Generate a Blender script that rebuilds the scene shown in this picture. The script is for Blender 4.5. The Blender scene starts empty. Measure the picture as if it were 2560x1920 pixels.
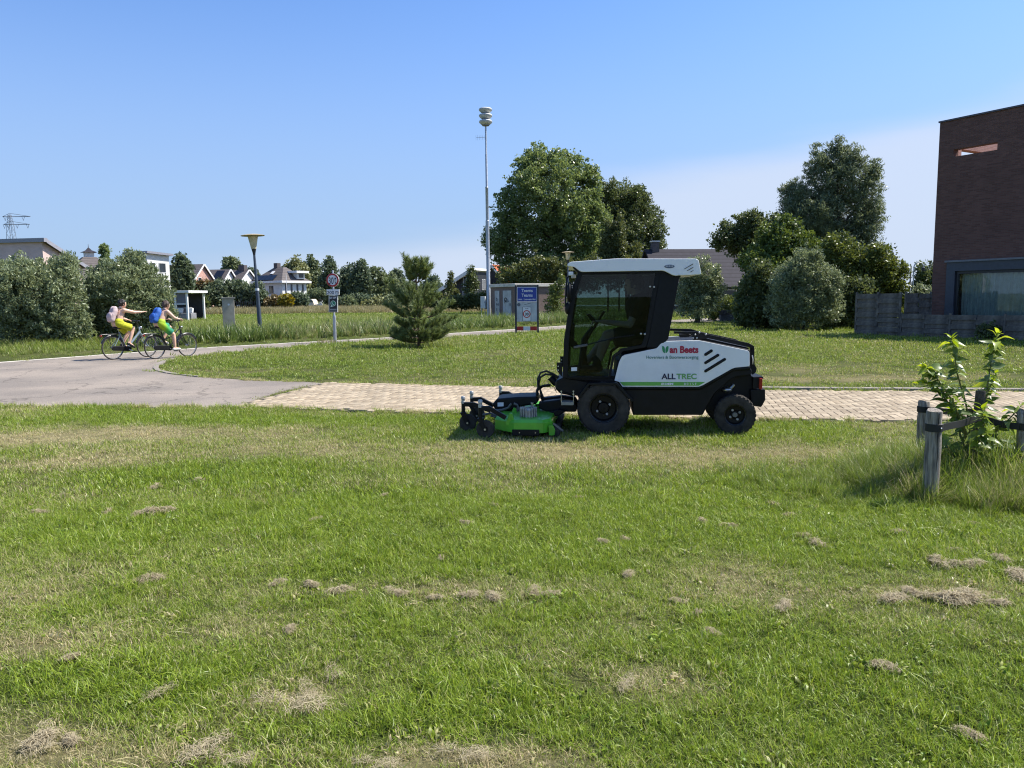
import bpy, bmesh, math, random
import numpy as np
from mathutils import Vector, Matrix

scene = bpy.context.scene
COL = scene.collection
rng = np.random.default_rng(7)
random.seed(7)
R = math.radians

# ------------------------------------------------------------------ camera
F_PX, PITCH, ROLL, CAM_H = 1923.0, R(6.38), R(-0.55), 1.60      # photo is 2560 x 1920
cam_data = bpy.data.cameras.new('camera')
cam = bpy.data.objects.new('camera', cam_data)
COL.objects.link(cam)
cam_rot = Matrix.Rotation(R(90) - PITCH, 4, 'X') @ Matrix.Rotation(ROLL, 4, 'Z')
cam.matrix_world = Matrix.Translation((0, 0, CAM_H)) @ cam_rot
cam_data.sensor_width = 36.0
cam_data.lens = 36.0 * F_PX / 2560.0
cam_data.clip_start = 0.05
cam_data.clip_end = 6000.0
scene.camera = cam

# ------------------------------------------------------------------ light
SUN_EL, SUN_DIR = R(53), Vector((0.960, 0.28, 0)).normalized()   # horizontal direction towards the sun
world = bpy.data.worlds.new('World')
scene.world = world
world.use_nodes = True
wn = world.node_tree
wn.nodes.clear()
def wnode(t, **kw):
    n = wn.nodes.new(t)
    for k, v in kw.items():
        setattr(n, k, v)
    return n
w_out = wnode('ShaderNodeOutputWorld')
w_bg = wnode('ShaderNodeBackground')
w_bg.inputs['Strength'].default_value = 0.15
w_sky = wnode('ShaderNodeTexSky', sky_type='NISHITA', sun_disc=False)
w_sky.sun_elevation = SUN_EL
w_sky.sun_rotation = math.atan2(SUN_DIR.x, SUN_DIR.y)
w_sky.altitude = 0.0
w_sky.air_density = 0.85
w_sky.dust_density = 0.7
w_sky.ozone_density = 3.0
# thin high cirrus: stretched noise on the sky dome, fading out towards the zenith
w_tc = wnode('ShaderNodeTexCoord')
w_map = wnode('ShaderNodeMapping')
w_map.inputs['Location'].default_value = (3.1, 0.1, -0.30)
w_map.inputs['Rotation'].default_value = (0.0, R(9), 0.0)
w_map.inputs['Scale'].default_value = (1.0, 1.0, 5.5)
w_n1 = wnode('ShaderNodeTexNoise')
w_n1.inputs['Scale'].default_value = 1.7
w_n1.inputs['Detail'].default_value = 5.0
w_n1.inputs['Roughness'].default_value = 0.45
w_n1.inputs['Distortion'].default_value = 0.25
w_sep = wnode('ShaderNodeSeparateXYZ')
# a thin bank of high cloud standing over the eastern horizon: veil = bank height along x - elevation + noise
w_b1 = wnode('ShaderNodeMath', operation='MULTIPLY_ADD'); w_b1.inputs[1].default_value = 0.17; w_b1.inputs[2].default_value = 0.126
w_b2 = wnode('ShaderNodeMath', operation='SUBTRACT')
w_b3 = wnode('ShaderNodeMath', operation='MULTIPLY_ADD'); w_b3.inputs[1].default_value = 9.0
w_b4 = wnode('ShaderNodeMath', operation='MULTIPLY_ADD'); w_b4.inputs[1].default_value = 1.5; w_b4.inputs[2].default_value = -0.75
w_fade = wnode('ShaderNodeMapRange', interpolation_type='SMOOTHSTEP')
w_fade.inputs['From Min'].default_value = -0.1
w_fade.inputs['From Max'].default_value = 0.6
w_fade.inputs['To Min'].default_value = 0.0
w_fade.inputs['To Max'].default_value = 0.75
w_mix = wnode('ShaderNodeMix', data_type='RGBA')
w_mix.inputs['B'].default_value = (2.55, 2.85, 3.45, 1)
L = wn.links.new
L(w_tc.outputs['Generated'], w_map.inputs['Vector'])
L(w_map.outputs['Vector'], w_n1.inputs['Vector'])
L(w_tc.outputs['Generated'], w_sep.inputs['Vector'])
L(w_sep.outputs['X'], w_b1.inputs[0])
L(w_b1.outputs['Value'], w_b2.inputs[0])
L(w_sep.outputs['Z'], w_b2.inputs[1])
L(w_n1.outputs['Fac'], w_b4.inputs[0])
L(w_b2.outputs['Value'], w_b3.inputs[0])
L(w_b4.outputs['Value'], w_b3.inputs[2])
L(w_b3.outputs['Value'], w_fade.inputs['Value'])
L(w_fade.outputs['Result'], w_mix.inputs['Factor'])
w_hz = wnode('ShaderNodeMapRange')                 # pale summer haze low over the horizon, the same all round
w_hz.interpolation_type = 'SMOOTHERSTEP'
w_hz.inputs['From Min'].default_value = -0.02
w_hz.inputs['From Max'].default_value = 0.46
w_hz.inputs['To Min'].default_value = 0.86
w_hz.inputs['To Max'].default_value = 0.0
w_hmix = wnode('ShaderNodeMix', data_type='RGBA')
w_hmix.inputs['B'].default_value = (1.50, 2.0, 2.85, 1)
w_tint = wnode('ShaderNodeMix', data_type='RGBA', blend_type='MULTIPLY')
w_tint.inputs['Factor'].default_value = 1.0
w_tint.inputs['B'].default_value = (0.50, 0.655, 0.84, 1)
L(w_sep.outputs['Z'], w_hz.inputs['Value'])
L(w_sky.outputs['Color'], w_tint.inputs['A'])
L(w_hz.outputs['Result'], w_hmix.inputs['Factor'])
L(w_tint.outputs['Result'], w_hmix.inputs['A'])
L(w_hmix.outputs['Result'], w_mix.inputs['A'])
L(w_mix.outputs['Result'], w_bg.inputs['Color'])
L(w_bg.outputs['Background'], w_out.inputs['Surface'])

sun_data = bpy.data.lights.new('sun', 'SUN')
sun_data.energy = 4.7
sun_data.angle = R(0.53)
sun_data.color = (1.0, 0.95, 0.87)
sun = bpy.data.objects.new('sun', sun_data)
COL.objects.link(sun)
sun_vec = Vector((SUN_DIR.x * math.cos(SUN_EL), SUN_DIR.y * math.cos(SUN_EL), math.sin(SUN_EL)))
sun.rotation_euler = sun_vec.to_track_quat('Z', 'Y').to_euler()
sun.location = (20, 5, 30)

scene.view_settings.view_transform = 'Standard'
scene.view_settings.look = 'None'
scene.view_settings.exposure = 0.88
scene.view_settings.gamma = 1.0
scene.view_settings.use_curve_mapping = False
scene.render.engine = 'CYCLES'
scene.cycles.use_denoising = True
scene.cycles.denoising_prefilter = 'NONE'
scene.cycles.filter_width = 1.15
scene.cycles.max_bounces = 6
scene.cycles.transparent_max_bounces = 10
scene.cycles.diffuse_bounces = 2
scene.cycles.glossy_bounces = 2
scene.cycles.transmission_bounces = 2
scene.cycles.use_adaptive_sampling = True
scene.cycles.adaptive_threshold = 0.02

# ------------------------------------------------------------------ pixel helpers (photo pixels -> directions)
CR3 = cam_rot.to_3x3()
CAMP = Vector((0, 0, CAM_H))
def ray(px, py):
    return CR3 @ Vector(((px - 1280) / F_PX, -(py - 960) / F_PX, -1.0))
def G(px, py, z=0.0):                      # point on the ground
    d = ray(px, py)
    return CAMP + d * ((z - CAM_H) / d.z)
def AT(px, py, depth):                     # point at distance `depth` along +Y
    d = ray(px, py)
    return CAMP + d * (depth / d.y)
def PXM(depth):                            # metres per photo pixel at a distance
    return depth / F_PX

# ------------------------------------------------------------------ materials
MATS = {}
def nodes_of(name):
    m = bpy.data.materials.new(name)
    m.use_nodes = True
    nt = m.node_tree
    b = nt.nodes['Principled BSDF']
    return m, nt, b
def mat(name, col, rough=0.5, metal=0.0, var=0.12, scale=6.0, bump=0.0, bscale=None, spec=0.5, coat=0.0, col2=None):
    if name in MATS:
        return MATS[name]
    m, nt, b = nodes_of(name)
    b.inputs['Roughness'].default_value = rough
    b.inputs['Metallic'].default_value = metal
    b.inputs['Specular IOR Level'].default_value = spec
    b.inputs['Coat Weight'].default_value = coat
    tc = nt.nodes.new('ShaderNodeTexCoord')
    ns = nt.nodes.new('ShaderNodeTexNoise')
    ns.inputs['Scale'].default_value = scale
    ns.inputs['Detail'].default_value = 6
    ns.inputs['Roughness'].default_value = 0.65
    nt.links.new(tc.outputs['Object'], ns.inputs['Vector'])
    mx = nt.nodes.new('ShaderNodeMix')
    mx.data_type = 'RGBA'
    c2 = col2 if col2 else tuple(max(0, c * (1 - 2.2 * var)) for c in col)
    c1 = col if col2 else tuple(min(1, c * (1 + 0.8 * var)) for c in col)
    mx.inputs['A'].default_value = (*c2, 1)
    mx.inputs['B'].default_value = (*c1, 1)
    mr = nt.nodes.new('ShaderNodeMapRange')
    mr.inputs['From Min'].default_value = 0.3
    mr.inputs['From Max'].default_value = 0.7
    nt.links.new(ns.outputs['Fac'], mr.inputs['Value'])
    nt.links.new(mr.outputs['Result'], mx.inputs['Factor'])
    nt.links.new(mx.outputs['Result'], b.inputs['Base Color'])
    rr = nt.nodes.new('ShaderNodeMapRange')
    rr.inputs['To Min'].default_value = max(0.02, rough - 0.08)
    rr.inputs['To Max'].default_value = min(1, rough + 0.1)
    nt.links.new(ns.outputs['Fac'], rr.inputs['Value'])
    nt.links.new(rr.outputs['Result'], b.inputs['Roughness'])
    if bump:
        n2 = nt.nodes.new('ShaderNodeTexNoise')
        n2.inputs['Scale'].default_value = bscale or scale * 8
        n2.inputs['Detail'].default_value = 4
        nt.links.new(tc.outputs['Object'], n2.inputs['Vector'])
        bp = nt.nodes.new('ShaderNodeBump')
        bp.inputs['Strength'].default_value = bump
        bp.inputs['Distance'].default_value = 0.01
        nt.links.new(n2.outputs['Fac'], bp.inputs['Height'])
        nt.links.new(bp.outputs['Normal'], b.inputs['Normal'])
    MATS[name] = m
    return m

def leaf_mat(name, dark, light, trans=0.35, rough=0.45, yellow=None):
    if name in MATS:
        return MATS[name]
    m, nt, b = nodes_of(name)
    at = nt.nodes.new('ShaderNodeAttribute')
    at.attribute_name = 'tint'
    mx = nt.nodes.new('ShaderNodeMix')
    mx.data_type = 'RGBA'
    mx.inputs['A'].default_value = (*dark, 1)
    mx.inputs['B'].default_value = (*light, 1)
    nt.links.new(at.outputs['Fac'], mx.inputs['Factor'])
    b.inputs['Roughness'].default_value = rough
    b.inputs['Specular IOR Level'].default_value = 0.4
    nt.links.new(mx.outputs['Result'], b.inputs['Base Color'])
    tr = nt.nodes.new('ShaderNodeBsdfTranslucent')
    hs = nt.nodes.new('ShaderNodeHueSaturation')
    hs.inputs['Hue'].default_value = 0.48
    hs.inputs['Saturation'].default_value = 1.15
    hs.inputs['Value'].default_value = 1.5
    nt.links.new(mx.outputs['Result'], hs.inputs['Color'])
    nt.links.new(hs.outputs['Color'], tr.inputs['Color'])
    ms = nt.nodes.new('ShaderNodeMixShader')
    ms.inputs['Fac'].default_value = trans
    nt.links.new(b.outputs['BSDF'], ms.inputs[1])
    nt.links.new(tr.outputs['BSDF'], ms.inputs[2])
    nt.links.new(ms.outputs['Shader'], nt.nodes['Material Output'].inputs['Surface'])
    MATS[name] = m
    return m

def glass_mat(name, tint, refl=1.0, rough=0.0):
    if name in MATS:
        return MATS[name]
    m, nt, b = nodes_of(name)
    nt.nodes.remove(b)
    t = nt.nodes.new('ShaderNodeBsdfTransparent')
    t.inputs['Color'].default_value = (*tint, 1)
    g = nt.nodes.new('ShaderNodeBsdfGlossy')
    g.inputs['Roughness'].default_value = rough
    fr = nt.nodes.new('ShaderNodeFresnel')
    fr.inputs['IOR'].default_value = 1.5
    mu = nt.nodes.new('ShaderNodeMath')
    mu.operation = 'MULTIPLY'
    mu.inputs[1].default_value = refl
    nt.links.new(fr.outputs['Fac'], mu.inputs[0])
    ms = nt.nodes.new('ShaderNodeMixShader')
    nt.links.new(mu.outputs['Value'], ms.inputs['Fac'])
    nt.links.new(t.outputs['BSDF'], ms.inputs[1])
    nt.links.new(g.outputs['BSDF'], ms.inputs[2])
    nt.links.new(ms.outputs['Shader'], nt.nodes['Material Output'].inputs['Surface'])
    MATS[name] = m
    return m

# ------------------------------------------------------------------ mesh builder
class MB:
    def __init__(self):
        self.v, self.f = [], []
    def add(self, vs, fs):
        o = len(self.v)
        self.v += [tuple(p) for p in vs]
        self.f += [tuple(i + o for i in q) for q in fs]
        return self
    def box(self, c, s, rot=None):
        hx, hy, hz = s[0] / 2, s[1] / 2, s[2] / 2
        pts = [Vector((x, y, z)) for z in (-hz, hz) for y in (-hy, hy) for x in (-hx, hx)]
        if rot is not None:
            pts = [rot @ p for p in pts]
        c = Vector(c)
        return self.add([p + c for p in pts], [(0, 2, 3, 1), (4, 5, 7, 6), (0, 1, 5, 4), (2, 6, 7, 3), (0, 4, 6, 2), (1, 3, 7, 5)])
    def bar(self, a, b, w, h, up=(0, 0, 1)):
        a, b = Vector(a), Vector(b)
        d = (b - a).normalized()
        s = d.cross(Vector(up))
        if s.length < 1e-4:
            s = d.cross(Vector((1, 0, 0)))
        s.normalize()
        t = s.cross(d).normalized()
        pts = []
        for p in (a, b):
            for i, j in ((-1, -1), (1, -1), (1, 1), (-1, 1)):
                pts.append(p + s * (w / 2 * i) + t * (h / 2 * j))
        return self.add(pts, [(0, 3, 2, 1), (4, 5, 6, 7), (0, 1, 5, 4), (1, 2, 6, 5), (2, 3, 7, 6), (3, 0, 4, 7)])
    def prism(self, poly, fn, a, b):
        """poly: 2D points; fn(p, t) -> 3D; a, b the two ends of the extrusion"""
        n = len(poly)
        area = sum(poly[i][0] * poly[(i + 1) % n][1] - poly[(i + 1) % n][0] * poly[i][1] for i in range(n))
        vs = [fn(p, a) for p in poly] + [fn(p, b) for p in poly]
        fs = [tuple(range(n)), tuple(range(2 * n - 1, n - 1, -1))]
        fs += [(i, i + n, (i + 1) % n + n, (i + 1) % n) for i in range(n)]
        return self.add(vs, fs)
    def ring(self, outer, inner, fn, a, b):
        """frame between two outlines with the same number of points"""
        n = len(outer)
        vs = [fn(p, a) for p in outer] + [fn(p, a) for p in inner] + [fn(p, b) for p in outer] + [fn(p, b) for p in inner]
        fs = []
        for i in range(n):
            j = (i + 1) % n
            fs += [(i, j, n + j, n + i), (2 * n + i, 3 * n + i, 3 * n + j, 2 * n + j),
                   (i, 2 * n + i, 2 * n + j, j), (n + i, n + j, 3 * n + j, 3 * n + i)]
        return self.add(vs, fs)
    def tube(self, path, r, seg=8, cap=True):
        path = [Vector(p) for p in path]
        n = len(path)
        rs = r if isinstance(r, (list, tuple)) else [r] * n
        up = None
        vs, fs = [], []
        for i, p in enumerate(path):
            d = (path[min(i + 1, n - 1)] - path[max(i - 1, 0)])
            if d.length < 1e-9:
                d = Vector((0, 0, 1))
            d.normalize()
            if up is None:
                up = d.cross(Vector((0, 0, 1)))
                if up.length < 1e-3:
                    up = d.cross(Vector((1, 0, 0)))
                up.normalize()
            else:
                up = (up - d * up.dot(d))
                if up.length < 1e-6:
                    up = d.cross(Vector((0, 0, 1)))
                up.normalize()
            s = d.cross(up)
            for k in range(seg):
                a = 2 * math.pi * k / seg
                vs.append(p + (up * math.cos(a) + s * math.sin(a)) * rs[i])
        for i in range(n - 1):
            for k in range(seg):
                k2 = (k + 1) % seg
                fs.append((i * seg + k, i * seg + k2, (i + 1) * seg + k2, (i + 1) * seg + k))
        if cap:
            fs.append(tuple(range(seg - 1, -1, -1)))
            fs.append(tuple((n - 1) * seg + k for k in range(seg)))
        return self.add(vs, fs)
    def lathe(self, prof, seg, org=(0, 0, 0), axis='Z', closed=False, M=None, cap=True):
        """prof: (radius, height) list"""
        vs, fs = [], []
        org = Vector(org)
        for (r, h) in prof:
            for k in range(seg):
                a = 2 * math.pi * k / seg
                c, s = math.cos(a) * r, math.sin(a) * r
                p = Vector((c, s, h)) if axis == 'Z' else (Vector((c, h, s)) if axis == 'Y' else Vector((h, c, s)))
                if M is not None:
                    p = M @ p
                vs.append(p + org)
        n = len(prof)
        for i in range(n if closed else n - 1):
            j = (i + 1) % n
            for k in range(seg):
                k2 = (k + 1) % seg
                fs.append((i * seg + k, i * seg + k2, j * seg + k2, j * seg + k))
        if not closed and cap:
            fs.append(tuple(range(seg - 1, -1, -1)))
            fs.append(tuple((n - 1) * seg + k for k in range(seg)))
        return self.add(vs, fs)
    def ball(self, c, r, seg=12, rings=8, rot=None):
        r = (r, r, r) if isinstance(r, (int, float)) else r
        c = Vector(c)
        vs, fs = [], []
        for i in range(1, rings):
            t = math.pi * i / rings
            for k in range(seg):
                a = 2 * math.pi * k / seg
                p = Vector((r[0] * math.sin(t) * math.cos(a), r[1] * math.sin(t) * math.sin(a), r[2] * math.cos(t)))
                if rot is not None:
                    p = rot @ p
                vs.append(p + c)
        top, bot = Vector((0, 0, r[2])), Vector((0, 0, -r[2]))
        if rot is not None:
            top, bot = rot @ top, rot @ bot
        vs += [top + c, bot + c]
        m = (rings - 1) * seg
        for i in range(rings - 2):
            for k in range(seg):
                k2 = (k + 1) % seg
                fs.append((i * seg + k, (i + 1) * seg + k, (i + 1) * seg + k2, i * seg + k2))
        for k in range(seg):
            k2 = (k + 1) % seg
            fs.append((m, k, k2))
            fs.append((m + 1, (rings - 2) * seg + k2, (rings - 2) * seg + k))
        return self.add(vs, fs)
    def capsule(self, a, b, ra, rb, seg=14):
        """tapered limb with round ends"""
        a, b = Vector(a), Vector(b)
        d = (b - a)
        n = 5
        path, rs = [], []
        u = d.normalized() if d.length > 1e-6 else Vector((0, 0, 1))
        for i in range(n):
            t = math.pi / 2 * (i / (n - 1))
            path.append(a - u * ra * math.cos(t)); rs.append(max(1e-4, ra * math.sin(t)))
        for i in range(n):
            t = math.pi / 2 * (i / (n - 1))
            path.append(b + u * rb * math.sin(t)); rs.append(max(1e-4, rb * math.cos(t)))
        return self.tube(path, rs, seg)
    def mesh(self, name, smooth=35, recalc=True):
        me = bpy.data.meshes.new(name)
        me.from_pydata(self.v, [], self.f)
        if recalc:
            bm = bmesh.new(); bm.from_mesh(me)
            bmesh.ops.recalc_face_normals(bm, faces=bm.faces)
            bm.to_mesh(me); bm.free()
        if smooth:
            me.shade_smooth()
            me.set_sharp_from_angle(angle=R(smooth))
        return me
    def build(self, name, material, parent=None, smooth=35, bevel=0.0, loc=None, segs=2):
        me = self.mesh(name, smooth)
        me.materials.append(material)
        return link(name, me, parent, bevel, loc, segs)

def link(name, me, parent=None, bevel=0.0, loc=None, segs=2):
    o = bpy.data.objects.new(name, me)
    COL.objects.link(o)
    if parent is not None:
        o.parent = parent
    if loc is not None:
        o.location = loc
    if bevel:
        bv = o.modifiers.new('bevel', 'BEVEL')
        bv.width = bevel
        bv.segments = segs
        bv.limit_method = 'ANGLE'
        bv.angle_limit = R(30)
        bv.harden_normals = True
    return o
def empty(name, loc=(0, 0, 0), rz=0.0, M=None):
    o = bpy.data.objects.new(name, None)
    COL.objects.link(o)
    o.empty_display_size = 0.2
    if M is not None:
        o.matrix_world = M
    else:
        o.location = loc
        o.rotation_euler = (0, 0, rz)
    return o
def tag(o, label=None, cat=None, group=None, kind=None):
    if label: o['label'] = label
    if cat: o['category'] = cat
    if group: o['group'] = group
    if kind: o['kind'] = kind
    return o
def copy_tree(o, parent=None):
    c = o.copy()
    COL.objects.link(c)
    c.parent = parent
    for ch in o.children:
        copy_tree(ch, c)
    return c
def rounded(poly, r, n=4):
    """round the corners of a 2D polygon; r a number or a list per corner"""
    out = []
    m = len(poly)
    for i in range(m):
        p, a, b = Vector(poly[i]), Vector(poly[i - 1]), Vector(poly[(i + 1) % m])
        rr = r[i] if isinstance(r, (list, tuple)) else r
        if rr <= 0:
            out.append((p.x, p.y)); continue
        da, db = (a - p), (b - p)
        k = min(rr, da.length * 0.45, db.length * 0.45)
        s, e = p + da.normalized() * k, p + db.normalized() * k
        for j in range(n + 1):
            t = j / n
            q = s * (1 - t) ** 2 + p * 2 * t * (1 - t) + e * t ** 2
            out.append((q.x, q.y))
    return out

def np_mesh(name, verts, faces_flat, loop_starts, loop_totals, tint=None, extra=None):
    me = bpy.data.meshes.new(name)
    me.vertices.add(len(verts))
    me.vertices.foreach_set('co', np.asarray(verts, dtype=np.float32).ravel())
    me.loops.add(len(faces_flat))
    me.loops.foreach_set('vertex_index', np.asarray(faces_flat, dtype=np.int32))
    me.polygons.add(len(loop_starts))
    me.polygons.foreach_set('loop_start', np.asarray(loop_starts, dtype=np.int32))
    me.polygons.foreach_set('loop_total', np.asarray(loop_totals, dtype=np.int32))
    me.update(calc_edges=True)
    if tint is not None:
        at = me.attributes.new('tint', 'FLOAT', 'POINT')
        at.data.foreach_set('value', np.asarray(tint, dtype=np.float32))
    return me

def quads_mesh(name, V, tint=None):
    """V: (n,4,3) array -> mesh of n quads"""
    n = len(V)
    t = None if tint is None else np.repeat(tint, 4)
    return np_mesh(name, V.reshape(-1, 3), np.arange(4 * n), np.arange(n) * 4, np.full(n, 4), t)

# ------------------------------------------------------------------ lettering
def text_mesh(s, size=1.0, extrude=0.0, bold=0.0, align='LEFT'):
    cu = bpy.data.curves.new('lettering', 'FONT')
    cu.body = s
    cu.size = size
    cu.extrude = extrude
    cu.offset = bold
    cu.align_x = align
    cu.resolution_u = 3
    o = bpy.data.objects.new('lettering', cu)
    COL.objects.link(o)
    dg = bpy.context.evaluated_depsgraph_get()
    me = bpy.data.meshes.new_from_object(o.evaluated_get(dg))
    bpy.data.objects.remove(o)
    return me
def text_fit(s, fn, x0, x1, y0, y1, t0, name, material, parent, bold=0.0, thick=0.002):
    """letters that fill the box x0..x1, y0..y1 of a plane; fn((x,y),t) -> 3D"""
    me = text_mesh(s, 1.0, 0.0, bold)
    co = np.array([v.co[:] for v in me.vertices])
    mn, mxx = co.min(0), co.max(0)
    for v in me.vertices:
        x = x0 + (v.co.x - mn[0]) / (mxx[0] - mn[0]) * (x1 - x0)
        y = y0 + (v.co.y - mn[1]) / max(1e-6, mxx[1] - mn[1]) * (y1 - y0)
        v.co = fn((x, y), t0)
    me.materials.clear()
    me.materials.append(material)
    return link(name, me, parent)

# ================================================================== GROUND, ROADS
def vnoise(x, y, s, seed):
    """smooth value noise, 0..1"""
    x = np.asarray(x, float) / s + 137.3 * seed
    y = np.asarray(y, float) / s + 91.7 * seed
    xi, yi = np.floor(x).astype(np.int64), np.floor(y).astype(np.int64)
    fx, fy = x - xi, y - yi
    fx, fy = fx * fx * (3 - 2 * fx), fy * fy * (3 - 2 * fy)
    def h(a, b):
        n = (a * 374761393 + b * 668265263 + seed * 974711) & 0x7fffffff
        n = ((n ^ (n >> 13)) * 1274126177) & 0x7fffffff
        return (n ^ (n >> 16)) % 10007 / 10007.0
    return (h(xi, yi) * (1 - fx) + h(xi + 1, yi) * fx) * (1 - fy) + (h(xi, yi + 1) * (1 - fx) + h(xi + 1, yi + 1) * fx) * fy
def fbm(x, y, s, seed):
    return 0.5 * vnoise(x, y, s, seed) + 0.3 * vnoise(x, y, s / 2.3, seed + 1) + 0.2 * vnoise(x, y, s / 5.1, seed + 2)

# outlines read from the photograph, laid on the ground
def GP(pts):
    return [(G(x, y).x, G(x, y).y) for x, y in pts]
far_edge = GP([(-260, 930), (0, 907), (250, 888.5), (497, 871), (746, 857), (985, 844), (1115, 835), (1287, 823.5), (1411, 815), (1560, 806.5), (1680, 800.5), (1790, 796), (1960, 791)])
near_edge = GP([(410, 903.5), (435, 897.5), (492, 890), (558, 883), (660, 874), (760, 866), (837, 861), (985, 852), (1100, 846), (1287, 835), (1456, 822), (1560, 815.5), (1680, 808), (1790, 803), (1960, 798)])
tip = GP([(391, 915), (389, 921), (395, 927), (423, 934), (501, 943), (625, 951.5), (760, 955)])
brick_left = GP([(815, 959), (752, 968), (696, 980), (640, 999), (600, 1013), (580, 1020)])
brick_near = GP([(580, 1020), (1100, 1034.5), (1700, 1047), (2080, 1053), (2560, 1058), (3100, 1062)])
brick_far = GP([(815, 959), (1280, 970), (1700, 976.5), (2080, 980), (2560, 983), (3100, 985)])
asph_near = GP([(580, 1020), (298, 1019), (0, 1018), (-350, 1018), (-800, 1020)])
asphalt_poly = far_edge + near_edge[::-1] + tip + brick_left + asph_near[1:]
brick_poly = brick_near + brick_far[::-1]
def inside(poly, x, y):
    x, y = np.asarray(x), np.asarray(y)
    r = np.zeros(x.shape, bool)
    n = len(poly)
    for i in range(n):
        x0, y0 = poly[i]; x1, y1 = poly[(i + 1) % n]
        c = ((y0 > y) != (y1 > y))
        with np.errstate(divide='ignore', invalid='ignore'):
            xs = (x1 - x0) * (y - y0) / (y1 - y0 + 1e-12) + x0
        r ^= c & (x < xs)
    return r
def dist_poly(line, x, y):
    d = np.full(np.shape(x), 1e9)
    for i in range(len(line) - 1):
        ax, ay = line[i]; bx, by = line[i + 1]
        vx, vy = bx - ax, by - ay
        t = np.clip(((x - ax) * vx + (y - ay) * vy) / (vx * vx + vy * vy + 1e-12), 0, 1)
        d = np.minimum(d, np.hypot(x - ax - t * vx, y - ay - t * vy))
    return d

# where the lawn is scorched and where it is lush: pixel, radius along x, radius along y (m), amount
BLOBS = [(90, 1095, 1.9, .50, .60), (60, 1160, 1.4, .35, .45), (330, 1075, 1.3, .45, .4), (700, 1130, 1.6, .4, .28), (1000, 1105, 1.4, .35, .30),
         (1300, 1125, 1.2, .45, .28), (1850, 1140, 1.8, .55, .20), (2100, 1130, 1.3, .50, .20), (1550, 1135, 1.3, .45, .16),
         (2180, 1230, .5, .25, .3), (740, 1740, .28, .14, .7), (480, 1875, .4, .10, .6), (1150, 1880, .3, .10, .5), (1650, 1700, .5, .2, .6),
         (90, 1600, .4, .18, .55), (700, 1560, .5, .2, .35), (1380, 1600, .4, .2, .3), (1260, 1350, .8, .25, .2), (120, 1850, .3, .14, .5),
         (900, 1470, .9, .15, .4), (1750, 925, 3.5, 1.0, .35), (700, 930, 3.0, .9, .12), (1150, 1900, .5, .1, .5), (2300, 1480, .9, .12, .45),
         (1500, 1140, 4.5, .55, .12), (2050, 1155, 2.0, .6, .14), (1900, 950, 4, .6, .35), (1450, 950, 3, .5, .3), (2200, 945, 3, .5, .35),
         (520, 1180, 1.6, .5, -.5), (850, 1050, 2.6, .30, -.6), (1200, 1300, 2.0, .7, -.25), (1700, 1300, 1.6, .8, -.45), (2000, 1650, .9, .5, -.35),
         (150, 1330, 1.0, .5, -.35), (1250, 1760, .6, .3, -.3), (300, 1700, .5, .25, -.35), (2350, 1800, .6, .3, -.25), (2250, 1150, 1.0, .6, -.5)]
BL = [(G(a, b).x, G(a, b).y, c, d, e) for a, b, c, d, e in BLOBS]
def dryness(x, y):
    d = 0.17 + 0.75 * (fbm(x, y, 1.5, 3) - 0.5) + 0.6 * (fbm(x, y, 0.42, 9) - 0.5)
    for bx, by, rx, ry, a in BL:
        d = d + a * np.exp(-((x - bx) / rx) ** 2 - ((y - by) / ry) ** 2)
    return np.clip(d, 0, .86)

def axis(lo, hi, step, far, grow=1.25):
    a = list(np.arange(lo, hi + step / 2, step))
    s = step
    while a[-1] < far:
        s *= grow; a.append(a[-1] + s)
    s = step
    while a[0] > -far:
        s *= grow; a.insert(0, a[0] - s)
    return np.array(a)
def ground_z(x, y):
    near = np.exp(-np.maximum(0, y - 8) / 3.0)
    return -0.012 + near * 0.03 * (fbm(x, y, 1.1, 21) - 0.62)
gx = axis(-9, 9, 0.12, 3500)
gy = axis(1.0, 17, 0.12, 3500)
GXX, GYY = np.meshgrid(gx, gy)
gz = ground_z(GXX, GYY)
nx, ny = len(gx), len(gy)
ii = (np.arange(ny - 1)[:, None] * nx + np.arange(nx - 1)[None, :]).ravel()
gq = np.stack([ii, ii + 1, ii + 1 + nx, ii + nx], 1)
ground_me = np_mesh('ground', np.stack([GXX, GYY, gz], -1).reshape(-1, 3), gq.ravel(), np.arange(len(gq)) * 4, np.full(len(gq), 4),
                    dryness(GXX, GYY).ravel())
ground_me.shade_smooth()
m, nt, b = nodes_of('ground_soil')
at = nt.nodes.new('ShaderNodeAttribute'); at.attribute_name = 'tint'
geo = nt.nodes.new('ShaderNodeNewGeometry')
n1 = nt.nodes.new('ShaderNodeTexNoise'); n1.inputs['Scale'].default_value = 38; n1.inputs['Detail'].default_value = 8; n1.inputs['Roughness'].default_value = .75
n2 = nt.nodes.new('ShaderNodeTexNoise'); n2.inputs['Scale'].default_value = 0.35; n2.inputs['Detail'].default_value = 6
nt.links.new(geo.outputs['Position'], n1.inputs['Vector']); nt.links.new(geo.outputs['Position'], n2.inputs['Vector'])
mxa = nt.nodes.new('ShaderNodeMix'); mxa.data_type = 'RGBA'
mxa.inputs['A'].default_value = (.045, .065, .010, 1); mxa.inputs['B'].default_value = (.215, .185, .095, 1)
nt.links.new(at.outputs['Fac'], mxa.inputs['Factor'])
mxb = nt.nodes.new('ShaderNodeMix'); mxb.data_type = 'RGBA'; mxb.blend_type = 'MULTIPLY'; mxb.inputs['Factor'].default_value = 1
cr = nt.nodes.new('ShaderNodeValToRGB')
cr.color_ramp.elements[0].position = .3; cr.color_ramp.elements[0].color = (.45, .45, .45, 1)
cr.color_ramp.elements[1].position = .7; cr.color_ramp.elements[1].color = (1.25, 1.25, 1.2, 1)
nt.links.new(n1.outputs['Fac'], cr.inputs['Fac'])
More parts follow.
